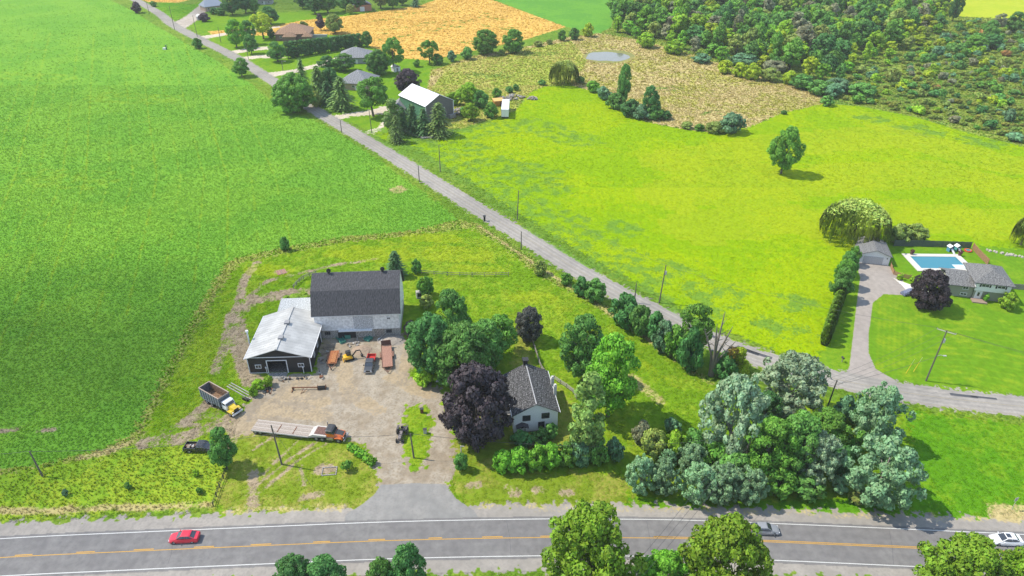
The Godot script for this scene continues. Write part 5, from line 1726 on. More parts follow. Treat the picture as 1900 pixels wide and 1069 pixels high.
	# dead tree: forked bare trunks at the roadside fence row
	rng.seed = 66
	var base := gp(1319, 697)
	t = thing("dead_tree", "bare grey dead tree with forked trunks in the roadside fence row", "tree", base)
	for k in 5:
		var dir := Vector3([-2.6, -.9, .7, 2.2, 3.6][k], [11.0, 13.5, 15.5, 13.0, 9.0][k], [-1, .8, -.5, 1.0, .4][k])
		b = MB.new()
		var mid := dir * .45 + Vector3(-dir.x * .25, 0, 0)
		b.tube([Vector3(dir.x * .08, -.1, 0), mid * .45, mid, dir.lerp(mid, .35), dir], [.42, .33, .24, .15, .04], 7)
		part(t, "trunk", b, mat("dead_wood", .26, .225, .19, .95, 0, "streak", .8))
		for j in 5:
			var s := mid.lerp(dir, rng.randf_range(.05, .8))
			var e := s + Vector3(rng.randf_range(-1.8, 1.8), rng.randf_range(.6, 2.2), rng.randf_range(-1.5, 1.5))
			b = MB.new(); b.tube([s, s.lerp(e, .5) + rv() * .2, e], [.09, .06, .02], 5)
			part(t, "branch", b, mat("dead_wood"))
	var cl := MB.new()
	fill_puffs(cl, [[Vector3(3.4, 6.4, .6), 1.2, .8], [Vector3(2.7, 5.6, .9), .9, .7]], 260, .3)
	part(t, "last_leaves", cl, leaf_mat("leaf_autumn", .32, .22, .03))

# ---------------------------------------------------------------- the land: fields, lawns, yard, roads
var highway_line: PackedVector2Array
var road_line: PackedVector2Array

func field(called: String, cls: int, a: Array, y: float, label := ""):
	var p := poly(a)
	if Geometry2D.is_polygon_clockwise(p): p.reverse()
	shapes.append([cls, p])
	pending.append([called, p, y, label])

var pending := []

func wear(layer: int, a: Array, width: float, strength := 1.0):
	worn.append([layer, poly(a) if a.size() > 2 else poly(a + a), width, strength])

func build_land():
	highway_line = smooth_line([-700, 1090, -350, 1058, 0, 1034, 240, 1022.5, 480, 1012, 730, 1002, 980, 997, 1120, 997, 1259, 998.5, 1434, 1005, 1620, 1013, 1795, 1021, 2050, 1034, 2500, 1064], 1.0)
	road_line = smooth_line([-160, -210, 60, -95, 253, 1, 321, 46, 371, 73, 440, 108, 505, 150, 560, 188, 600, 214, 640, 237, 725, 288, 809, 340, 890, 390, 967, 436, 1060, 494, 1151, 546, 1235, 589, 1300, 622, 1393, 660, 1490, 688, 1571, 708, 1688, 730, 1780, 742, 1900, 755, 2100, 775, 2500, 815], 1.5)
	field("crop_field", CROP, [-700, 890, 0, 868, 60, 866, 110, 858, 140, 847, 190, 834, 243, 812, 262, 775, 300, 702, 345, 612, 385, 545, 418, 492, 440, 480, 520, 462, 640, 440, 760, 430, 835, 418, 850, 408, 825, 385, 762, 340, 700, 296, 640, 255, 590, 226, 545, 208, 505, 190, 470, 158, 430, 132, 395, 108, 358, 88, 320, 65, 285, 45, 250, 22, 215, 5, 120, -40, -300, -60, -700, 100], .004, "large green soybean field west of the country road")
	field("far_field", FAR_CROP, [905, -5, 1050, 50, 1110, 64, 1135, 50, 1140, 20, 1190, -20, 1000, -60, 850, -40], .004, "smooth green field beyond the wheat")
	field("far_field", YELLOW, [1735, -10, 1760, 30, 1850, 34, 2100, 60, 2100, -60, 1750, -60], .004, "lime green field beyond the woods")
	field("homestead_lawn", MOWN, [345, 45, 400, 30, 470, 25, 640, 18, 700, 28, 800, 122, 792, 180, 800, 240, 730, 264, 690, 245, 600, 205, 540, 168, 470, 122, 400, 80, 370, 62], .006, "mown lawns around the houses on the country road")
	field("lawn", LUSH, [300, 4, 360, 8, 395, -4, 385, 0, 345, 30, 325, 38, 290, 15], .008, "grass wedge beside the gravel side road")
	field("wheat_field", WHEAT, [490, 52, 560, 38, 640, 30, 700, 22, 780, 10, 830, -8, 900, -5, 1050, 50, 960, 78, 870, 96, 800, 112, 740, 108, 690, 88, 650, 66, 560, 62, 500, 66, 395, 66, 385, 58], .009, "ripe golden wheat field")
	field("wheat_field", WHEAT, [252, -4, 275, 4, 330, 5, 352, 0, 360, -25, 200, -30], .009, "strip of ripe wheat past the road junction")
	field("scrubland", SCRUB, [1110, 64, 1135, 50, 1150, 0, 1200, -40, 1740, -60, 1735, -10, 1760, 30, 1850, 34, 2200, 80, 2200, 340, 1900, 272, 1800, 247, 1700, 217, 1600, 197, 1530, 192, 1530, 178, 1450, 155, 1340, 122, 1250, 92, 1170, 73], .004, "brushy scrubland below the woods")
	field("pasture", DRY, [800, 130, 830, 122, 870, 106, 960, 90, 1050, 70, 1110, 62, 1170, 71, 1250, 90, 1340, 120, 1450, 153, 1535, 180, 1530, 192, 1450, 210, 1390, 236, 1330, 246, 1270, 240, 1200, 226, 1150, 200, 1110, 172, 1060, 158, 1010, 160, 985, 170, 955, 205, 900, 225, 850, 240, 800, 235, 790, 180], .010, "dry straw coloured pasture round the pond")
	field("rough_pasture", PASTURE_GREEN, [790, 180, 830, 125, 960, 94, 1060, 76, 1090, 112, 1062, 158, 1010, 160, 985, 170, 955, 205, 900, 225, 850, 240, 800, 240], .014, "rough yellow green pasture beside the wheat")
	field("hay_meadow", HAY, [690, 247, 720, 264, 800, 264, 850, 247, 900, 230, 955, 207, 985, 172, 1010, 161, 1060, 159, 1110, 173, 1150, 201, 1200, 227, 1270, 241, 1330, 247, 1390, 237, 1450, 211, 1530, 193, 1600, 198, 1700, 218, 1800, 248, 1900, 273, 2200, 342, 2200, 450, 1900, 462, 1660, 448, 1600, 460, 1560, 540, 1530, 650, 1500, 675, 1400, 635, 1320, 602, 1230, 552, 1120, 492, 1000, 420, 900, 354, 800, 290, 720, 245], .018, "bright yellow green hay meadow east of the country road")
	field("farm_grass", YARD_GRASS, [255, 822, 432, 500, 450, 487, 640, 450, 870, 425, 890, 418, 985, 480, 1070, 528, 1160, 590, 1250, 660, 1330, 720, 1420, 760, 1560, 740, 1700, 760, 1900, 790, 2100, 810, 2100, 975, 1900, 970, 1500, 956, 1160, 946, 870, 942, 650, 946, 400, 958, 395, 940, 420, 870, 390, 842, 240, 826], .006, "mown grass of the farm")
	field("tall_grass", TALL, [-300, 878, 0, 868, 60, 866, 140, 847, 190, 834, 243, 810, 300, 700, 345, 610, 385, 543, 418, 490, 440, 478, 520, 460, 640, 439, 760, 429, 850, 408, 885, 416, 872, 424, 760, 438, 640, 450, 520, 472, 452, 487, 432, 502, 398, 552, 358, 620, 312, 710, 272, 792, 256, 824, 160, 852, 0, 882, -300, 892], .012, "strip of tall dry grass between the crop and the farm")
	field("tall_grass", TALL, [885, 416, 930, 440, 985, 475, 1010, 505, 1075, 535, 1160, 590, 1250, 660, 1310, 700, 1330, 720, 1290, 700, 1180, 618, 1090, 560, 1000, 512, 930, 455, 880, 425], .010, "band of tall weeds along the roadside fence row")
	field("weed_verge", WEEDS, [-400, 900, 0, 882, 160, 852, 255, 828, 390, 842, 420, 870, 395, 940, 0, 966, -400, 990], .016, "weedy verge between the crop and the highway")
	field("front_lawn", LAWN, [395, 944, 420, 870, 436, 806, 480, 800, 640, 812, 665, 830, 690, 860, 704, 905, 690, 928, 650, 946], .020, "front lawn with worn wheel tracks beside the driveway")
	field("front_lawn", LAWN, [842, 884, 842, 870, 915, 872, 1160, 880, 1165, 905, 1165, 944, 870, 942, 845, 918], .020, "front lawn before the farmhouse hedge")
	field("house_lawn", LAWN, [842, 832, 860, 760, 940, 700, 955, 640, 950, 605, 985, 640, 1000, 690, 1040, 720, 1065, 750, 1075, 820, 1045, 850, 915, 872, 845, 868], .020, "fenced lawn round the farmhouse")
	field("corner_lawn", LUSH, [1690, 764, 1900, 789, 2100, 809, 2100, 972, 1900, 967, 1700, 960, 1400, 952, 1160, 943, 1165, 922, 1400, 930, 1690, 925], .020, "deep green grass at the road corner")
	field("neighbour_lawn", MOWN, [1560, 540, 1600, 460, 1660, 448, 1900, 462, 2200, 470, 2200, 795, 1900, 748, 1740, 722, 1640, 700, 1570, 696, 1490, 678, 1530, 650], .022, "striped mown lawn of the house with the pool")
	field("gravel_yard", GRAVEL, [450, 806, 438, 792, 450, 760, 478, 722, 470, 702, 520, 697, 585, 690, 592, 640, 600, 626, 745, 618, 765, 655, 758, 700, 790, 712, 818, 718, 822, 750, 842, 800, 845, 870, 832, 905, 704, 908, 698, 868, 685, 840, 660, 818, 600, 808, 520, 800], .026, "dusty gravel farmyard and driveway")
	field("drive_island", YARD_GRASS, [752, 755, 795, 753, 803, 790, 793, 850, 778, 878, 764, 878, 750, 840, 745, 790], .030, "grass island between the two arms of the driveway")
	var sh := ribbon(highway_line, 6.7, -6.3)
	var hw := ribbon(highway_line, 4.05, -4.05)
	var rs := ribbon(road_line, 3.35, -3.35)
	var rd := ribbon(road_line, 2.85, -2.85)
	field("apron", APRON, [704, 904, 706, 900, 770, 897, 826, 899, 832, 905, 846, 925, 880, 948, 890, 966, 640, 972, 640, 956, 672, 936, 694, 918], .046, "paved apron where the driveway meets the highway")
	field("junction_road", GRADE, [318, 44, 345, 30, 372, 8, 384, -10, 420, -40, 445, -40, 412, -10, 395, 8, 366, 38, 345, 52, 325, 54], .036, "gravel side road at the far junction")
	for d in [[366, 68, 432, 59, 520, 48, 520, 51, 434, 63, 372, 74], [425, 95, 470, 88, 500, 86, 500, 92, 470, 94, 432, 101], [438, 107, 480, 102, 520, 101, 530, 108, 480, 108, 446, 113], [487, 136, 540, 130, 590, 118, 640, 100, 650, 104, 595, 124, 545, 136, 497, 144], [620, 215, 650, 209, 690, 204, 712, 196, 730, 200, 720, 210, 690, 214, 652, 216, 632, 222], [676, 244, 700, 238, 712, 222, 722, 205, 735, 210, 722, 228, 708, 240, 690, 250]]:
		field("gravel_driveway", TRACK, d, .034, "pale gravel driveway of a house on the country road")
	field("driveway", DRIVE, [1566, 704, 1576, 680, 1583, 620, 1590, 560, 1596, 515, 1588, 489, 1592, 486, 1650, 493, 1668, 512, 1690, 540, 1693, 549, 1640, 546, 1620, 562, 1612, 620, 1612, 655, 1625, 685, 1662, 706, 1640, 722, 1570, 714], .030, "paved driveway up to the white garage")
	field("walkway", CONCRETE, [1657, 516, 1672, 522, 1700, 532, 1735, 545, 1735, 552, 1692, 550, 1674, 530], .038, "white concrete walk beside the driveway")
	var shore := PackedVector2Array()
	for i in 40:
		var a := TAU * i / 40
		var p := gp(1130 + 48 * cos(a), 105 + 12.5 * sin(a))
		shore.append(Vector2(p.x, p.z))
	shapes.append([POND, shore])
	for s in [["road_shoulder", SHOULDER, rs, .038, "gravel edge of the country road"], ["country_road", ROAD, rd, .042, "narrow paved country road"], ["highway_shoulder", SHOULDER, sh, .038, "wide gravel shoulder of the highway"], ["highway", ASPHALT, hw, .050, "two lane asphalt highway"]]:
		var p: PackedVector2Array = s[2]
		if Geometry2D.is_polygon_clockwise(p): p.reverse()
		shapes.append([s[1], p])
		pending.append([s[0], p, s[3], s[4]])
	# the apron is paved over the shoulder
	for s in shapes.duplicate():
		if s[0] == APRON: shapes.insert(shapes.size() - 1, s)
	# bare soil, straw, weeds and lime growth where the photograph shows them
	wear(0, [470, 705, 452, 660, 438, 615, 436, 585, 470, 556, 540, 545, 592, 541], 4.6)
	wear(0, [455, 640, 440, 580, 452, 520, 478, 488], 2.2, .8)
	wear(0, [430, 640, 452, 560, 500, 520, 620, 492, 700, 480], 1.4, .65)
	wear(0, [400, 690, 425, 620, 440, 585], 2.4, .85)
	wear(0, [450, 790, 400, 790, 340, 812, 270, 822], 3.2, .8)
	wear(0, [450, 775, 380, 770, 310, 800], 2.0, .7)
	wear(0, [460, 800, 430, 760, 390, 745, 350, 780], 2.4, .75)
	wear(0, [470, 790, 440, 800, 420, 830], 3.0, .9)
	for a in [[612, 806, 540, 850, 455, 920], [624, 812, 552, 856, 470, 925], [478, 870, 470, 935], [560, 812, 520, 850, 490, 880], [515, 805, 470, 835], [560, 860, 565, 900]]: wear(0, a, .55, .9)
	wear(0, [470, 880, 472, 940], 1.6, .8)
	wear(0, [596, 871, 612, 871], 2.2, 1.0)
	wear(0, [560, 925, 600, 915], 1.2, .6)
	for a in [[948, 905], [1000, 908], [880, 900], [1050, 915], [955, 912]]: wear(0, [a[0] - 5, a[1], a[0] + 6, a[1]], 1.6, .85)
	wear(0, [520, 504, 526, 505], 2.6, 1.0)
	wear(0, [762, 640, 752, 700, 770, 712], 3.0, .7)
	wear(1, [-100, 955, 0, 949, 200, 943, 390, 937], 1.4, .95)
	wear(1, [400, 950, 640, 940], .8, .5)
	wear(1, [150, 850, 200, 838, 240, 822], 1.8, .8)
	wear(1, [890, 420, 960, 468, 1040, 520, 1130, 580, 1220, 640], 1.1, .7)
	wear(1, [880, 940, 1160, 942, 1500, 952, 1900, 966], .7, .3)
	wear(1, [1850, 952, 1910, 950], 3.2, 1.0)
	wear(0, [1850, 955, 1910, 955], 2.6, .8)
	wear(1, [1120, 690, 1170, 700, 1220, 740], 2.6, .55)
	wear(1, [740, 352], 5.5, .8)
	for a in [[90, 800], [360, 790 - 0], [20, 800]]: wear(0, [a[0] - 20, a[1], a[0] + 12, a[1] - 3], .9, .7)
	for a in [[960, 320, 26], [1000, 345, 18], [900, 300, 20], [1050, 440, 22], [1120, 480, 18], [1010, 400, 16], [1250, 500, 13], [1340, 540, 11], [1450, 605, 10], [1480, 560, 10], [1150, 420, 12], [1700, 238, 18], [1620, 218, 12], [1820, 262, 14], [870, 270, 14], [820, 280, 9]]:
		wear(2, [a[0] - a[2], a[1], a[0] + a[2], a[1] + 4], a[2] * .8, .85)
	for a in [[1000, 100, 18], [900, 140, 22], [860, 175, 16], [950, 190, 12], [1240, 165, 10], [1320, 210, 9]]: wear(2, [a[0] - a[2], a[1], a[0] + a[2], a[1]], a[2] * .5, .55)
	for a in [[700, 470, 40, 9], [850, 470, 35, 9], [800, 440, 40, 5], [880, 500, 30, 5], [990, 550, 25, 6], [640, 470, 30, 4], [500, 500, 25, 6]]: wear(3, [a[0] - a[2], a[1], a[0] + a[2], a[1] + 3], a[3], .85)
	for a in [[120, 330, 60, 16], [250, 180, 60, 16], [60, 140, 60, 14]]: wear(3, [a[0] - a[2], a[1], a[0] + a[2], a[1] + 5], a[3], .28)
	for i in 9:     # the mower's stripes beside the long driveway and on the wide front lawn
		wear(3, [1628 + i * 10.0, 690 + i * 1.2, 1634 + i * 9.5, 562 + i * 2.5], .8, .42)
	for i in 11: wear(3, [1720, 590 + i * 11, 1800, 588 + i * 11.5, 1900, 600 + i * 12.5], .8, .36)
	for i in 7: wear(3, [600 + i * 6, 475 - i * 2, 720 + i * 9, 452 + i * 4, 850 + i * 10, 445 + i * 6, 900 + i * 8, 470 + i * 7], .5, .7)
	for i in 6: wear(3, [870 + i * 12, 545 - i * 6, 1000 + i * 14, 560 + i * 4, 1100 + i * 18, 620 + i * 9, 1200 + i * 14, 700 + i * 5], .45, .55)
	for a in [[690, 40, 780, 22, 880, 20], [800, 60, 900, 30, 980, 45], [700, 75, 850, 50, 1000, 52], [760, 95, 860, 78, 960, 68], [720, 55, 830, 40], [860, 40, 960, 58], [690, 60, 740, 52]]:
		wear(2, a, 1.0, 1.0)
	for i in 26:
		var p := Vector2(rng.randf_range(680, 990), rng.randf_range(20, 95))
		wear(2, [p.x, p.y, p.x + rng.randf_range(12, 40), p.y - rng.randf_range(-2, 4)], .8, .85)
	for a in [[780, 280, 900, 330, 1000, 400, 1150, 480, 1300, 570], [860, 300, 960, 370, 1080, 430], [700, 250, 800, 275, 900, 330], [850, 250, 980, 230, 1080, 260]]: wear(2, a, 16.0, .62)
	for a in [[600, 745, 560, 735, 520, 740, 490, 760], [640, 690, 650, 730, 700, 760], [480, 770, 520, 760, 600, 770], [560, 710, 530, 730], [600, 640, 640, 680], [730, 700, 770, 720, 800, 730]]: wear(0, a, 3.6, .75)
	for a in [[1250, 300, 1450, 270, 1650, 250, 1850, 300], [1350, 360, 1550, 330, 1750, 320, 1900, 360], [1300, 420, 1450, 400, 1540, 420], [1700, 400, 1900, 420], [1250, 360, 1400, 320]]: wear(3, a, 24.0, .9)
	# the farm track scars in the yard
	for o in [-2.75, -1.05, 1.05, 2.75]: worn.append([4, offset_line(highway_line, o), .75, .35])
	for o in [-2.0, -.75, .75, 2.0]: worn.append([4, offset_line(road_line, o), .6, 1.0])
	for i in 14:     # drilled rows and tramlines that run up the soybean field
		wear(3, [-260 + i * 62, 760 - i * 22, -60 + i * 44, 330, 40 + i * 27, 60], .7, .32 + .12 * (i % 3))
	for i in AREAS.size(): make_map(AREAS[i], i)
	far_ground = mat("far_ground", .12, .20, .03, 0.95, 0, "blotch", 0.01)
	far_ground.uv1_world_triplanar = true
	var big := 6000.0
	sheet("ground", PackedVector2Array([Vector2(-big, -big), Vector2(big, -big), Vector2(big, big), Vector2(-big, big)]), 0.0, "grass ground under the fields")
	for s in pending: sheet(s[0], s[1], s[2], s[3])
	# painted lines
	var hwy: Node3D = get_node("highway")
	var road: Node3D = get_node("country_road")
	var white := mat("road_white", .74, .74, .72, 0.7, 0, "speck", 0.5)
	var yellow := mat("road_yellow", .66, .36, .04, 0.7, 0, "speck", 0.5)
	var faded := mat("road_faded", .42, .36, .24, 0.8, 0, "speck", 0.4)
	for s in [3.55, -3.55]: part(hwy, "edge_line", strip_mesh(highway_line, s + .075, s - .075, .055), white)
	part(hwy, "centre_line", strip_mesh(highway_line, -.06, -.2, .055), yellow)
	part(hwy, "centre_line", strip_mesh(slice_line(highway_line, 22, 500), .2, .06, .055), yellow)
	var l := 0.0
	var x0 := -78.0
	for i in 12:
		var s := slice_line(highway_line, x0 + i * 9.0 + 1.2, x0 + i * 9.0 + 4.6)
		if s.size() > 2: part(hwy, "lane_dash", strip_mesh(s, .22, .04, .055), yellow)
	part(road, "centre_line", strip_mesh(road_line, .06, -.06, .047), faded)
	var rw := PackedVector2Array()
	for p in road_line:
		if p.x > 60 : rw.append(p)
	part(road, "edge_line", strip_mesh(rw, -2.6, -2.7, .047), faded)
	# sealed cracks and patches on both roads
	var tar := mat("tar_seal", .055, .055, .06, 0.6, 0, "")
	for c in [[1335, 607, 5.0, 0.9], [1392, 636, 6.0, 1.1], [1412, 643, 5.0, .9], [1793, 733, 7.5, .8], [1830, 737, 2.0, .6]]:
		var p := gp(c[0], c[1])
		var near := 0
		for i in road_line.size():
			if road_line[i].distance_squared_to(Vector2(p.x, p.z)) < road_line[near].distance_squared_to(Vector2(p.x, p.z)): near = i
		var seg := PackedVector2Array()
		for i in range(maxi(0, near - 2), mini(road_line.size(), near + 3)): seg.append(road_line[i])
		part(road, "patch", strip_mesh(seg, 1.9, 1.9 - c[3], .048), tar)
	for c in [[650, 740, 1000], [320, 1012, 1046], [940, 967, 1029], [1650, 985, 1050], [1200, 968, 1032]]:
		var a := gp(c[0], c[1]); var b := gp(c[0] + (8 if c[0] > 400 else -8), c[2])
		if c[0] != 650: part(hwy, "crack", strip_mesh(PackedVector2Array([Vector2(a.x, a.z), Vector2((a.x + b.x) / 2 + .15, (a.z + b.z) / 2), Vector2(b.x, b.z)]), .02, -.02, .054), tar)
	# pond, pool
	var pw := StandardMaterial3D.new()
	pw.resource_name = "pond_water"
	pw.albedo_color = lin(.15, .15, .11)
	pw.roughness = 0.07
	pw.metallic_specular = 0.6
	mats["pond_water"] = pw
	var ring := PackedVector2Array()
	for i in 40:
		var a := TAU * i / 40
		var p := gp(1127 + 40 * cos(a) * (1 + .08 * sin(3 * a) + .05 * sin(5 * a + 2)), 105 + 9.5 * sin(a) * (1 + .16 * sin(2 * a + 1) + .06 * sin(7 * a)))
		ring.append(Vector2(p.x, p.z))
	var b := MB.new()
	var t := Geometry2D.triangulate_polygon(ring)
	for i in range(0, t.size(), 3):
		var q := [ring[t[i]], ring[t[i + 1]], ring[t[i + 2]]]
		if (q[1] - q[0]).cross(q[2] - q[0]) > 0: q.reverse()
		b.tri(Vector3(q[0].x, .03, q[0].y), Vector3(q[1].x, .03, q[1].y), Vector3(q[2].x, .03, q[2].y))
	structure("pond_water", b, pw, "small brown green farm pond in the dry pasture")

func offset_line(line: PackedVector2Array, by: float) -> PackedVector2Array:
	var r := PackedVector2Array()
	for i in line.size():
		var d := (line[mini(i + 1, line.size() - 1)] - line[maxi(i - 1, 0)]).normalized()
		r.append(line[i] + Vector2(d.y, -d.x) * by)
	return r

func build_grass():
	rng.seed = 99
	var fine := tuft_mesh(7, .45, .075)
	var wide := tuft_mesh(6, .6, .12)
	scatter("soybean_plants", "leafy green soybean plants covering the big field", [CROP], [9.0, 4.2, .9], .24, .32, crop_mesh(), .08, 520.0)
	scatter("tall_grass_clumps", "tall seeding grass along the crop and fence rows", [TALL], [6.0, 3.0, .4], .36, .38, fine, .2)
	scatter("verge_weeds", "knee high weeds and grass in the highway verge", [WEEDS], [6.0, 3.0, .4], .34, .36, fine, .2)
	scatter("hay_grass", "uncut hay grass standing in the bright meadow", [HAY], [4.0, 2.6, 0.9], .12, .34, wide, .10, 520.0)
	scatter("pasture_grass", "dry tussocks in the pasture and scrubland", [DRY, PASTURE_GREEN, SCRUB], [2, 2.4, 1.0], .34, .5, fine, .2)
	scatter("wheat_stalks", "ripe wheat stalks in the golden field", [WHEAT], [0, 1.5, .6], .25, .45, wide, .08)
	scatter("lawn_grass", "short grass of the lawns and farm paddock", [YARD_GRASS, LAWN, OLIVE, LUSH, GRASS], [5.0, 1.4, .2], .12, .4, wide, .2)

# ---------------------------------------------------------------- every tree and bush: [kind, colour, base x, base y, top y, width] in photograph pixels
func row(list: Array, label: String, category: String, called: String, group := ""):
	for a in list: plant(a[0], a[1], a[2], a[3], a[4], a[5], label, category, called, group)

func build_trees():
	rng.seed = 555
	# the farm
	plant("round", "purple", 880, 816, 684, 134, "large dark purple maple beside the white farmhouse", "tree", "purple_maple")
	plant("round", "dusk", 983, 632, 572, 52, "small dusky dark leaved maple at the end of the board fence", "tree", "dark_maple")
	plant("broad", "mid", 840, 648, 541, 82, "tall blue green tree behind the barn side lawn, highest of its clump", "tree", "shade_tree")
	plant("broad", "deep", 800, 700, 585, 96, "drooping green tree next to the barn's gable end", "tree", "shade_tree")
	plant("round", "mid", 862, 715, 605, 112, "broad drooping green tree over the farmyard edge", "tree", "shade_tree")
	plant("loose", "green", 925, 660, 585, 74, "loose fruit tree at the open side of the shade tree clump", "tree", "fruit_tree")
	plant("broad", "mid", 902, 690, 600, 80, "rounded green tree over the shaded house lawn", "tree", "shade_tree")
	plant("broad", "mid", 1086, 706, 592, 88, "dark green tree behind the brighter maple in the paddock", "tree", "shade_tree")
	plant("broad", "bright", 1134, 772, 628, 104, "bright green maple with a bare trunk in the paddock", "tree", "maple_tree")
	plant("vine", "spruce_light", 1093, 852, 694, 66, "tall narrow vine hung spruce at the end of the hedge", "tree", "spruce_tree")
	plant("broad", "mid", 411, 868, 799, 52, "small round tree beside the black pickup truck", "tree", "young_tree")
	plant("cedar", "mid", 772, 672, 630, 19, "dark green column cedar beside the drooping trees", "tree", "column_cedar")
	plant("spruce", "spruce", 733, 512, 466, 40, "dark evergreen behind the barn roof", "tree", "evergreen_tree")
	plant("bush", "mid", 772, 508, 482, 20, "small upright bush behind the barn corner", "bush", "leafy_bush")
	plant("bush", "green", 789, 548, 512, 32, "green bush at the paddock fence end", "bush", "leafy_bush")
	plant("bush", "olive", 792, 570, 548, 30, "olive bush beside the old stove by the barn", "bush", "leafy_bush")
	plant("bush", "plum", 762, 626, 596, 26, "brownish bush against the barn's gable wall", "bush", "brown_bush")
	plant("bush", "lime", 787, 712, 678, 46, "yellow green bush at the edge of the gravel yard", "bush", "yellow_bush")
	plant("bush", "mid", 826, 712, 690, 34, "green bush behind the two white hives", "bush", "leafy_bush")
	plant("bush", "mid", 527, 464, 440, 20, "lone small bush in the tall grass at the crop's edge", "bush", "lone_bush")
	plant("bush", "lime", 553, 566, 552, 60, "low lime green weeds behind the lean-to", "bush", "weed_patch")
	row([["bush", "bright", 934, 872, 838, 42], ["bush", "bright", 962, 872, 832, 46], ["bush", "bright", 992, 869, 828, 46], ["bush", "bright", 1022, 866, 828, 46], ["bush", "green", 1050, 864, 826, 44]], "bright green vine covered bush in the hedge before the farmhouse", "bush", "hedge_bush", "farmhouse hedge")
	row([["bush", "blue", 1078, 862, 822, 40], ["bush", "mid", 1112, 860, 818, 42], ["bush", "blue", 1143, 852, 812, 36], ["bush", "blue", 1062, 842, 818, 26]], "blue green bush round the foot of the vine hung spruce", "bush", "blue_bush", "bushes at the spruce")
	row([["bush", "deep", 968, 826, 804, 44], ["bush", "mid", 1000, 822, 798, 40], ["bush", "mid", 1024, 810, 788, 30]], "low dark bush under the farmhouse front windows", "bush", "foundation_bush", "foundation bushes")
	plant("bush", "mid", 855, 872, 842, 28, "bush at the foot of the short grey post by the driveway", "bush", "leafy_bush")
	plant("tiny", "green", 643, 873, 856, 20, "round clipped shrub on the front lawn", "bush", "round_shrub")
	for i in 7: plant("tiny", "bright", 652 + i * 6.5, 836 + i * 4.4, 824 + i * 4.4, 17, "clump of strap leaved lilies at the driveway's edge", "plant", "lily_clump", "lilies along the driveway")
	for a in [[480, 722, 26], [498, 716, 20], [470, 735, 18]]: plant("bush", "lime", a[0], a[1], a[1] - 18, a[2], "lush lime green weeds beside the dark workshop", "plant", "weed_clump", "weeds at the workshop corner")
	# weeds in the verge
	for a in [[120, 920, "blue"], [237, 907, "mid"], [370, 915, "green"], [363, 884, "lime"]]: plant("bush", a[2], a[0], a[1], a[1] - 11, 13, "single weed bush standing in the highway verge", "bush", "verge_bush", "bushes in the verge")
	# hedgerow on the country road
	row([["bush", "olive", 1003, 510, 484, 26], ["bush", "green", 1052, 528, 508, 24], ["bush", "deep", 1078, 548, 514, 30], ["bush", "mid", 1104, 560, 520, 42]], "bush in the fence row between paddock and country road, thin end", "bush", "hedgerow_bush", "fence row bushes")
	row([["bush", "deep", 1162, 606, 550, 62], ["bush", "mid", 1192, 622, 568, 46], ["bush", "deep", 1218, 634, 580, 44], ["bush", "blue", 1232, 652, 596, 44], ["bush", "green", 1258, 664, 602, 50], ["bush", "deep", 1285, 688, 612, 52], ["bush", "deep", 1345, 700, 655, 46]], "tall dark bush in the dense part of the roadside fence row", "bush", "hedgerow_bush", "dense fence row bushes")
	plant("bush", "yellowish", 1370, 692, 650, 52, "bright yellow green bush beside the dead tree", "bush", "yellow_bush")
	plant("loose", "green", 1288, 664, 562, 70, "leaning green tree next to the dead tree", "tree", "fence_row_tree")
	# the silver thicket at the corner
	plant("silver", "greysilver", 1361, 846, 706, 128, "largest silver grey tree, thin leaved, in the corner thicket", "tree", "silver_tree")
	plant("silver", "greysilver", 1466, 772, 668, 138, "silver tree with a pale trunk at the roadside of the thicket", "tree", "silver_tree")
	plant("silver", "silver", 1634, 828, 724, 104, "upright silver green tree at the thicket's driveway side", "tree", "silver_tree")
	plant("silver", "silver", 1640, 926, 822, 132, "broad low silver tree at the thicket's open grass corner", "tree", "silver_tree")
	plant("silver", "greysilver", 1518, 898, 810, 82, "half bare silver shrub tree before the dark green trees", "tree", "silver_tree")
	row([["broad", "green", 1425, 884, 778, 96], ["broad", "mid", 1478, 880, 772, 92], ["broad", "green", 1535, 846, 768, 86], ["broad", "deep", 1420, 802, 728, 60]], "dark green leafy tree in the middle of the silver thicket", "tree", "thicket_tree", "green trees in the thicket")
	row([["silver", "silver", 1190, 912, 852, 62], ["silver", "silver", 1232, 916, 858, 58], ["silver", "silver", 1300, 924, 866, 76], ["silver", "silver", 1342, 928, 868, 76], ["silver", "silver", 1390, 928, 872, 66], ["silver", "silver", 1432, 896, 866, 36], ["silver", "silver", 1285, 876, 828, 62], ["silver", "silver", 1240, 868, 836, 32]], "rounded silver bush at the highway edge of the thicket", "bush", "silver_bush", "silver bushes along the highway")
	row([["bush", "olive", 1216, 842, 798, 54], ["bush", "lime", 1250, 846, 802, 52], ["bush", "mid", 1285, 846, 800, 54], ["bush", "grey", 1190, 822, 784, 40], ["bush", "blue", 1250, 802, 776, 34]], "mixed green bush between the paddock and the silver thicket", "bush", "thicket_bush", "mixed bushes by the paddock")
	row([["bush", "green", 1330, 872, 828, 70], ["bush", "mid", 1365, 895, 845, 80], ["bush", "olive", 1400, 905, 865, 70], ["bush", "green", 1450, 912, 872, 70], ["bush", "mid", 1500, 916, 880, 70], ["bush", "green", 1480, 820, 770, 70], ["bush", "mid", 1440, 800, 752, 70]], "green undergrowth bush between the silver trees", "bush", "undergrowth_bush", "thicket undergrowth")
	row([["bush", "blue", 1568, 778, 736, 46], ["bush", "deep", 1600, 790, 750, 40], ["bush", "blue", 1545, 800, 762, 40], ["bush", "deep", 1560, 880, 830, 50], ["bush", "green", 1588, 850, 800, 40]], "shadowed bush deep inside the silver thicket", "bush", "thicket_bush", "inner thicket bushes")
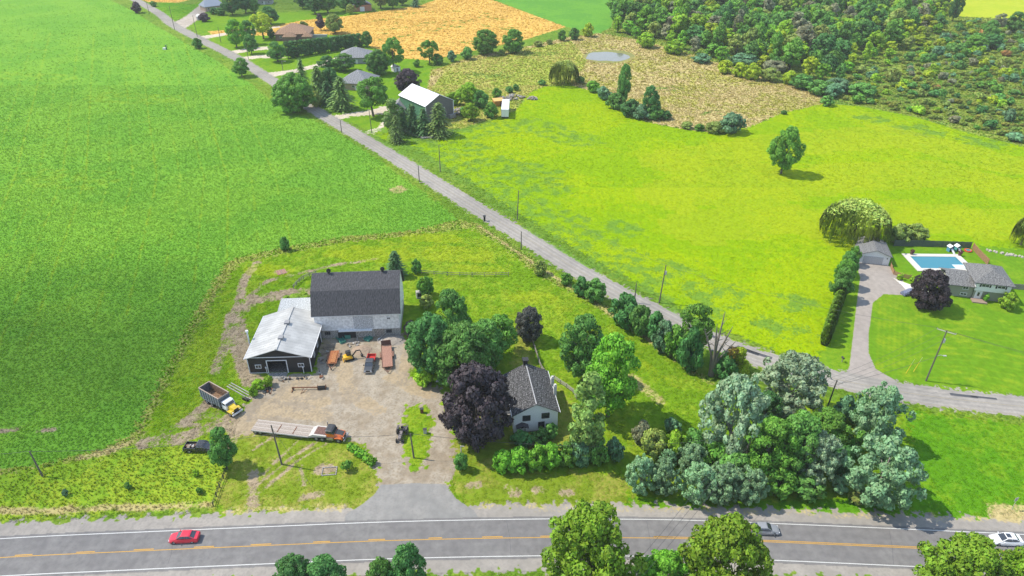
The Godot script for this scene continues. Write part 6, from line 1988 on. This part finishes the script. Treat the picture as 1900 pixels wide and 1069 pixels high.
	row([["bush", "silver", 1560, 912, 886, 34], ["tiny", "silver", 1490, 915, 892, 30], ["tiny", "olive", 1520, 918, 902, 30], ["tiny", "silver", 1642, 938, 916, 34], ["tiny", "silver", 1685, 926, 908, 26], ["tiny", "olive", 1590, 930, 912, 30]], "low sprawling bush at the foot of the broad silver tree", "bush", "low_bush", "low bushes at the thicket edge")
	# trees on the near side of the highway
	plant("round", "sunlit", 1098, 1112, 956, 168, "big yellow green tree across the highway from the farmhouse", "tree", "roadside_tree")
	plant("round", "sunlit", 1340, 1122, 976, 156, "big yellow green tree beside the grey car", "tree", "roadside_tree")
	plant("broad", "bright", 1226, 1112, 1028, 92, "smaller bright green tree between two big roadside trees", "tree", "roadside_tree")
	plant("round", "sunlit", 1795, 1142, 1018, 160, "wide yellow green tree across from the white car", "tree", "roadside_tree")
	plant("round", "sunlit", 1900, 1152, 1022, 110, "yellow green tree next to the wide one at the road bend", "tree", "roadside_tree")
	row([["broad", "deep", 545, 1112, 1038, 84], ["broad", "deep", 600, 1116, 1044, 84], ["broad", "mid", 706, 1120, 1042, 60], ["broad", "deep", 756, 1122, 1020, 76]], "dark green treetop across the highway from the farm driveway", "tree", "roadside_tree", "dark roadside trees")
	# neighbour
	plant("willow", "willow", 1590, 443, 374, 106, "large pale weeping willow behind the white garage", "tree", "weeping_willow")
	plant("bush", "olive", 1668, 448, 416, 44, "olive bush behind the privacy fence next to the willow", "bush", "fence_bush")
	plant("bush", "olive", 1700, 448, 418, 44, "olive bush behind the privacy fence, farther from the willow", "bush", "fence_bush")
	plant("willow", "willow", 1905, 455, 400, 36, "pale willow at the far end of the neighbour's lot", "tree", "weeping_willow")
	plant("round", "purple", 1731, 572, 504, 72, "dark purple maple before the split level house", "tree", "purple_maple")
	row([["bush", "green", 1584, 492, 458, 26], ["broad", "mid", 1576, 512, 468, 34], ["broad", "green", 1568, 532, 482, 40], ["broad", "mid", 1562, 556, 500, 44]], "leafy hedge tree along the paved driveway", "tree", "hedge_tree", "hedge trees at the driveway")
	for i in 9: plant("cedar", "cedar", 1560 - i * 3.2, 562 + i * 9.6, 532 + i * 8.9, 19, "clipped column cedar in the driveway hedge row", "tree", "column_cedar", "cedar row at the driveway")
	plant("bush", "lime", 1870, 572, 544, 34, "lime green bush at the corner of the split level house", "bush", "corner_bush")
	plant("tiny", "bright", 1830, 560, 546, 12, "small green shrub beside the split level house's door", "bush", "door_shrub")
	row([["tiny", "lime", 1671, 519, 507, 12], ["tiny", "lime", 1695, 522, 512, 12]], "small yellow green shrub before the low board fence", "bush", "fence_shrub", "shrubs at the board fence")
	# along the country road and round the far homestead
	plant("round", "green", 541, 208, 138, 76, "big bright green tree on the crop side of the country road", "tree", "roadside_tree")
	plant("broad", "green", 446, 142, 108, 32, "small round tree at the crop's edge by the road", "tree", "field_edge_tree")
	plant("bush", "mid", 366, 90, 71, 20, "bush at the crop's edge near the gravel junction", "bush", "field_edge_bush")
	plant("bush", "plum", 252, 24, 4, 20, "dark purple bush at the crop's far edge", "bush", "field_edge_bush")
	plant("loose", "green", 689, 216, 142, 66, "spreading tree on the drive island before the grey house", "tree", "shade_tree")
	plant("round", "plum", 755, 172, 129, 46, "purple leaved tree behind the white roofed barn", "tree", "purple_tree")
	row([["vine", "spruce_light", 728, 250, 184, 36], ["spruce", "spruce_light", 735, 264, 214, 34], ["spruce", "spruce", 765, 248, 192, 38], ["spruce", "spruce", 786, 250, 200, 38], ["spruce", "spruce_light", 814, 252, 190, 52], ["spruce", "spruce", 746, 242, 198, 34]], "tall spruce before the white roofed barn", "tree", "spruce_tree", "spruces at the white roofed barn")
	row([["spruce", "spruce_light", 560, 176, 108, 34], ["spruce", "spruce_light", 590, 186, 122, 46], ["broad", "deep", 612, 180, 126, 42], ["spruce", "spruce", 606, 194, 150, 36], ["spruce", "spruce_light", 632, 203, 142, 52], ["bush", "olive", 585, 198, 170, 26]], "evergreen screening the grey house from the country road", "tree", "evergreen_tree", "evergreens on the country road")
	row([["broad", "deep", 607, 130, 104, 34], ["broad", "mid", 635, 132, 100, 44]], "dark round tree between the two grey houses", "tree", "shade_tree", "trees between the grey houses")
	plant("round", "mid", 700, 138, 92, 48, "round green tree on the lawn behind the grey house", "tree", "lawn_tree")
	plant("loose", "green", 728, 132, 70, 46, "tall open tree at the wheat's corner", "tree", "lawn_tree")
	plant("broad", "mid", 513, 114, 78, 36, "round tree at the end of the cedar screen", "tree", "lawn_tree")
	for i in 17: plant("vine" if i % 3 else "broad", "deep" if i % 2 else "spruce", 533 + i * 8.3, 108 - i * 1.35, 77 - i * .95, 19, "tall evergreen in the screen beside the brown house", "tree", "screen_tree", "evergreen screen")
	plant("broad", "mid", 680, 88, 58, 22, "small tree at the end of the evergreen screen by the wheat", "tree", "lawn_tree")
	row([["loose", "green", 796, 118, 74, 38], ["round", "green", 899, 100, 55, 48], ["round", "green", 953, 98, 55, 42]], "field tree on the line between wheat and pasture", "tree", "field_tree", "trees on the wheat's edge")
	row([["bush", "mid", 812, 120, 100, 24], ["bush", "blue", 838, 114, 94, 20], ["bush", "mid", 866, 110, 88, 26], ["bush", "olive", 930, 103, 92, 16], ["bush", "olive", 1000, 86, 76, 20], ["bush", "green", 1043, 76, 56, 18], ["bush", "mid", 1066, 74, 52, 22], ["bush", "yellowish", 1090, 68, 43, 24], ["bush", "olive", 1020, 82, 73, 14], ["bush", "green", 772, 124, 110, 16]], "bush on the line between wheat and pasture", "bush", "field_bush", "bushes on the wheat's edge")
	plant("willow", "willow", 1047, 156, 112, 48, "round weeping willow at the top of the hay meadow", "tree", "weeping_willow")
	row([["bush", "mid", 1076, 154, 142, 20], ["bush", "mid", 1006, 158, 148, 16]], "low bush beside the willow on the meadow's top edge", "bush", "meadow_bush", "bushes at the meadow willow")
	row([["broad", "mid", 1158, 196, 120, 28], ["broad", "deep", 1208, 218, 160, 34]], "tall tree rising from the thicket in the meadow's bay", "tree", "thicket_tree", "tall trees in the meadow thicket")
	row([["bush", "bright", 1102, 170, 150, 30], ["bush", "blue", 1122, 184, 160, 30], ["bush", "mid", 1143, 202, 172, 36], ["bush", "deep", 1166, 214, 184, 40], ["bush", "blue", 1190, 220, 194, 36], ["bush", "mid", 1216, 222, 196, 34], ["bush", "deep", 1236, 222, 206, 22]], "dense bush in the thicket of the meadow's bay", "bush", "thicket_bush", "bushes in the meadow thicket")
	row([["bush", "blue", 1358, 246, 210, 50], ["bush", "olive", 1326, 246, 226, 34], ["bush", "olive", 1275, 238, 226, 24], ["bush", "green", 1298, 242, 230, 20], ["bush", "mid", 1536, 196, 178, 28], ["bush", "mid", 1455, 212, 204, 12]], "round bush on the line between hay meadow and dry pasture", "bush", "field_bush", "bushes on the meadow's edge")
	plant("broad", "green", 1458, 322, 236, 58, "lone tall tree standing in the hay meadow", "tree", "lone_tree")
	row([["broad", "lime", 868, 196, 154, 44], ["bush", "mid", 892, 200, 168, 32], ["broad", "lime", 873, 224, 192, 32], ["bush", "green", 910, 218, 190, 28], ["bush", "mid", 862, 216, 198, 20], ["bush", "green", 922, 182, 164, 20], ["bush", "mid", 945, 172, 160, 16], ["bush", "mid", 958, 168, 156, 14], ["bush", "lime", 840, 195, 172, 26]], "bush among the scrap behind the white roofed barn", "bush", "scrap_bush", "bushes among the scrap")
	# round the far houses
	row([["broad", "bright", 434, 88, 36, 36], ["broad", "mid", 458, 82, 38, 30], ["broad", "mid", 464, 100, 64, 26]], "green tree before the brown house", "tree", "yard_tree", "trees before the brown house")
	plant("loose", "yellowish", 485, 72, 24, 46, "yellow topped tree beside the brown house", "tree", "yard_tree")
	plant("broad", "deep", 500, 45, 12, 36, "dark tree behind the yellow topped one", "tree", "yard_tree")
	plant("broad", "dark", 503, 72, 54, 16, "dark bush at the corner of the brown house", "bush", "dark_bush")
	plant("broad", "plum", 594, 56, 26, 18, "purple tree behind the brown house", "tree", "purple_tree")
	plant("broad", "olive", 620, 62, 26, 36, "olive green tree behind the brown house", "tree", "yard_tree")
	plant("bush", "olive", 563, 56, 40, 20, "small grey green tree on the wheat behind the brown house", "bush", "yard_bush")
	row([["broad", "deep", 582, 26, -16, 38], ["broad", "mid", 606, 24, -20, 40], ["broad", "dark", 560, 16, -14, 26], ["broad", "mid", 640, 20, -10, 30], ["broad", "deep", 664, 20, -24, 32], ["broad", "olive", 705, 16, -30, 36], ["broad", "mid", 728, 16, -18, 28], ["spruce", "blue", 770, 13, -14, 20], ["broad", "mid", 745, 10, -20, 26], ["broad", "olive", 650, 26, 8, 20]], "tree of the farmyard beyond the wheat", "tree", "yard_tree", "trees beyond the wheat")
	row([["broad", "deep", 428, 28, -12, 34], ["broad", "dark", 452, 24, -24, 30], ["bush", "deep", 396, 26, 14, 18], ["broad", "mid", 470, 24, -4, 24], ["bush", "plum", 378, 40, 24, 20], ["bush", "mid", 408, 28, 14, 20], ["bush", "mid", 285, 12, 2, 14]], "dark tree by the house at the gravel junction", "tree", "yard_tree", "trees at the gravel junction")
	build_woods()

func build_woods():
	rng.seed = 808
	var wood := poly([1135, 62, 1136, 30, 1165, -8, 1200, -50, 1740, -60, 1740, -6, 1768, 30, 1752, 62, 1690, 92, 1650, 112, 1590, 122, 1560, 150, 1500, 152, 1440, 140, 1360, 122, 1290, 104, 1230, 86, 1172, 70])
	var spots := []
	var step := 9.4
	for iz in 60:
		for ix in 60:
			var p := Vector2(45 + ix * step + rng.randf_range(-3, 3) + (iz % 2) * step * .5, -340 - iz * step + rng.randf_range(-3, 3))
			if Geometry2D.is_point_in_polygon(p, wood): spots.append(p)
	spots.sort_custom(func(a, b): return a.y > b.y)
	var rest := []
	var count := 0
	var cols := ["green", "green", "mid", "lime", "green", "yellowish", "olive", "mid", "bright", "deep", "lime", "grey"]
	for p in spots:
		var edge := not Geometry2D.is_point_in_polygon(p + Vector2(0, 14), wood)
		var c: String = cols[rng.randi() % cols.size()]
		if edge and rng.randf() < .6: c = ["yellowish", "lime", "bright"][rng.randi() % 3]
		var h := rng.randf_range(5.5, 11.0) if edge else rng.randf_range(8.0, 18.0)
		var w := rng.randf_range(5.0, 9.5) if edge else rng.randf_range(7.0, 14.5)
		if count < 290:
			count += 1
			var word: String = {"green": "green", "mid": "mid green", "lime": "lime green", "deep": "dark green", "olive": "olive", "bright": "bright green", "grey": "greyish", "yellowish": "yellow green"}[c]
			plant_at("wood", c, Vector3(p.x, 0, p.y), w, h, ("%s tree on the pasture edge of the dense woods" if edge else "%s tree inside the dense woods beyond the pasture") % word, "tree", "woodland_tree", word + " trees of the woods" + (" edge" if edge else ""))
		else: rest.append([p, w, h])
	print("wood ", spots.size())
	if rest.size():
		var buf := PackedFloat32Array()
		for r in rest:
			var k := rng.randf_range(.8, 1.15)
			buf.append_array([r[1] / 9.0, 0, 0, r[0].x, 0, r[2] / 13.0, 0, 0, 0, 0, r[1] / 9.0, r[0].y, k, k, k, 1])
		var mm := MultiMesh.new()
		mm.transform_format = MultiMesh.TRANSFORM_3D
		mm.use_colors = true
		mm.mesh = kinds["wood"][0][0][1]
		mm.instance_count = rest.size()
		mm.buffer = buf
		var o := MultiMeshInstance3D.new()
		o.name = "distant_woods"
		o.multimesh = mm
		o.material_override = leaf_mat("leaf_woods", .085, .175, .035)
		o.set_meta("kind", "stuff"); o.set_meta("label", "far mass of trees at the back of the woods"); o.set_meta("category", "woods")
		add_child(o)
	# brush in the scrubland: thick below the woods, thinner to the right
	var scrub := poly([1500, 158, 1560, 152, 1600, 124, 1660, 112, 1700, 92, 1770, 62, 1790, 40, 1850, 40, 1960, 60, 1990, 292, 1900, 268, 1800, 243, 1700, 213, 1600, 194, 1530, 188])
	count = 0
	var tries := 0
	var placed := []
	while count < 285 and tries < 9000:
		tries += 1
		var p := Vector2(rng.randf_range(95, 330), rng.randf_range(-520, -232))
		if not Geometry2D.is_point_in_polygon(p, scrub): continue
		var w := rng.randf_range(1.8, 6.2) * (1.25 if rng.randf() < .2 else 1.0)
		var ok := true
		for q in placed:
			if q[0].distance_to(p) < (q[1] + w) * .36:
				ok = false
				break
		if not ok: continue
		placed.append([p, w])
		count += 1
		var c: String = ["blue", "mid", "olive", "blue", "green", "grey", "mid", "lime", "deep", "yellowish", "rust" if rng.randf() < .4 else "olive"][rng.randi() % 11]
		var word: String = {"blue": "blue green", "mid": "mid green", "olive": "olive", "green": "green", "grey": "greyish", "lime": "lime green", "deep": "dark green", "yellowish": "yellow green", "rust": "rust tinged"}[c]
		plant_at("shrub", c, Vector3(p.x, 0, p.y), w, w * rng.randf_range(.55, .85), word + " shrub in the brushy scrubland below the woods", "bush", "scrub_bush", word + " shrubs of the scrubland")
	# low tangled brush between the larger shrubs, too thick to count
	var under := PackedFloat32Array()
	tries = 0
	while tries < 5200:
		tries += 1
		var p := Vector2(rng.randf_range(80, 380), rng.randf_range(-600, -225))
		if not Geometry2D.is_point_in_polygon(p, scrub): continue
		var w := rng.randf_range(.6, 1.25)
		var k := rng.randf_range(.7, 1.2)
		var tint := rng.randf_range(.85, 1.5)
		under.append_array([w, 0, 0, p.x, 0, w * rng.randf_range(.4, .8), 0, 0, 0, 0, w, p.y, k * tint, k, k * .9, 1])
	var um := MultiMesh.new()
	um.transform_format = MultiMesh.TRANSFORM_3D
	um.use_colors = true
	um.mesh = kinds["shrub"][0][1][1]
	um.instance_count = under.size() / 16
	um.buffer = under
	var uo := MultiMeshInstance3D.new()
	uo.name = "scrub_undergrowth"
	uo.multimesh = um
	uo.material_override = leaf_mat("leaf_under", .23, .36, .065)
	uo.set_meta("kind", "stuff"); uo.set_meta("label", "low tangled green brush covering the scrubland"); uo.set_meta("category", "brush")
	add_child(uo)
	print("under ", um.instance_count)
	row([["broad", "deep", 1775, 40, -14, 26], ["broad", "mid", 1838, 78, 38, 30], ["loose", "grey", 1855, 60, 24, 26], ["broad", "mid", 1885, 60, 22, 34], ["broad", "green", 1812, 92, 66, 40], ["broad", "deep", 1845, 90, 64, 40]], "scattered tree between the woods and the lime green field", "tree", "scattered_tree", "scattered trees beside the woods")
	row([["bush", "blue", 1300, 116, 100, 40], ["bush", "blue", 1380, 122, 100, 60], ["bush", "grey", 1440, 132, 112, 50], ["bush", "yellowish", 1345, 136, 112, 30], ["bush", "yellowish", 1372, 142, 116, 30], ["bush", "yellowish", 1395, 148, 118, 34], ["bush", "olive", 1430, 150, 126, 40], ["bush", "yellowish", 1465, 156, 132, 30], ["bush", "mid", 1490, 164, 138, 44], ["bush", "mid", 1520, 176, 150, 44], ["bush", "blue", 1545, 180, 156, 40], ["bush", "lime", 1250, 100, 74, 40], ["bush", "lime", 1200, 88, 60, 36], ["bush", "blue", 1560, 170, 146, 50], ["bush", "mid", 1600, 178, 154, 50]], "tall brush on the pasture side of the woods", "bush", "woods_edge_bush", "brush along the woods")

# ---------------------------------------------------------------- the scene
func _ready():
	rng.seed = 20240
	# camera, sky, sun, exposure
	var cam := Camera3D.new()
	cam.name = "camera"
	cam.position = Vector3(0, EYE, 0)
	cam.rotation_degrees = Vector3(-PITCH, 0, 0)
	cam.fov = rad_to_deg(2.0 * atan(534.5 / FOCAL))
	cam.near = 0.5
	cam.far = 12000
	add_child(cam)
	cam.current = true
	var env := Environment.new()
	env.background_mode = Environment.BG_SKY
	var sm := ProceduralSkyMaterial.new()
	sm.sky_top_color = Color(0.50, 0.58, 0.70)
	sm.sky_horizon_color = Color(0.80, 0.84, 0.88)
	sm.sky_curve = 0.16
	sm.ground_bottom_color = Color(0.30, 0.38, 0.22)
	sm.ground_horizon_color = Color(0.62, 0.70, 0.68)
	sm.sun_angle_max = 20.0
	var sky := Sky.new()
	sky.sky_material = sm
	env.sky = sky
	env.background_energy_multiplier = 1.45
	env.tonemap_mode = Environment.TONE_MAPPER_LINEAR
	env.tonemap_exposure = 1.75
	env.sdfgi_enabled = true
	env.ssao_enabled = true
	env.ssil_enabled = true
	env.fog_enabled = true
	env.fog_density = 0.00013
	env.fog_light_color = Color(0.90, 0.92, 0.90)
	var we := WorldEnvironment.new()
	we.name = "environment"
	we.environment = env
	add_child(we)
	var sun := DirectionalLight3D.new()
	sun.name = "sun"
	sun.light_energy = 1.15
	sun.light_color = Color(1.0, 0.965, 0.90)
	sun.light_angular_distance = 0.6
	sun.shadow_enabled = true
	# shadows run to the right and a little towards the camera; the sun stands 55 degrees high
	var away := Vector3(cos(deg_to_rad(13.0)), 0, sin(deg_to_rad(13.0))) * cos(deg_to_rad(54.0)) + Vector3.DOWN * sin(deg_to_rad(54.0))
	sun.transform = Transform3D(Basis.looking_at(away, Vector3.UP), Vector3(-200, 300, -200))
	add_child(sun)

	var t0 := Time.get_ticks_msec()
	build_land()
	print("land ", Time.get_ticks_msec() - t0)
	make_kinds()
	print("kinds ", Time.get_ticks_msec() - t0)
	build_farm()
	build_neighbour()
	build_far_places()
	print("buildings ", Time.get_ticks_msec() - t0)
	build_vehicles()
	build_street()
	print("vehicles ", Time.get_ticks_msec() - t0)
	build_trees()
	build_clouds()
	print("trees ", Time.get_ticks_msec() - t0)
	build_grass()
	print("grass ", Time.get_ticks_msec() - t0)

func build_clouds():
	# two thin summer clouds; only their shade shows in the picture
	var m := StandardMaterial3D.new()
	m.resource_name = "cloud_mist"
	m.albedo_color = Color(1, 1, 1, 0.09)
	m.transparency = BaseMaterial3D.TRANSPARENCY_ALPHA
	m.roughness = 1.0
	var to_sun := -(Vector3(cos(deg_to_rad(13.0)), 0, sin(deg_to_rad(13.0))) * cos(deg_to_rad(54.0)) + Vector3.DOWN * sin(deg_to_rad(54.0)))
	rng.seed = 1234
	for c in [[gp(60, 660), 62.0, 46.0, 13, "thin white cloud above the near soybean field"], [gp(520, 6), 90.0, 55.0, 11, "thin white cloud above the road junction"]]:
		var at: Vector3 = c[0] + to_sun * 1300.0
		var t := thing("cloud", c[4], "cloud", at)
		for i in c[3]:
			var b := MB.new()
			var r: float = c[1] * rng.randf_range(.3, .62)
			var d: float = c[2] * rng.randf_range(.35, .7)
			var a := rng.randf() * TAU
			var q := sqrt(rng.randf()) * .72
			var mid := Vector3(cos(a) * q * c[1], rng.randf_range(-8, 8), sin(a) * q * c[2])
			var rings := []
			for j in 9:
				var f := -cos(PI * (j + .35) / 8.7)
				var ring := []
				for k in 22:
					var an := TAU * k / 22
					var s := sqrt(maxf(0, 1 - f * f)) * (1 + .14 * sin(3 * an + i) + .09 * sin(7 * an + 2 * i))
					ring.append(mid + Vector3(cos(an) * r * s, f * r * .3, -sin(an) * d * s))
				rings.append(ring)
			b.loft(rings)
			part(t, "billow", b, m)
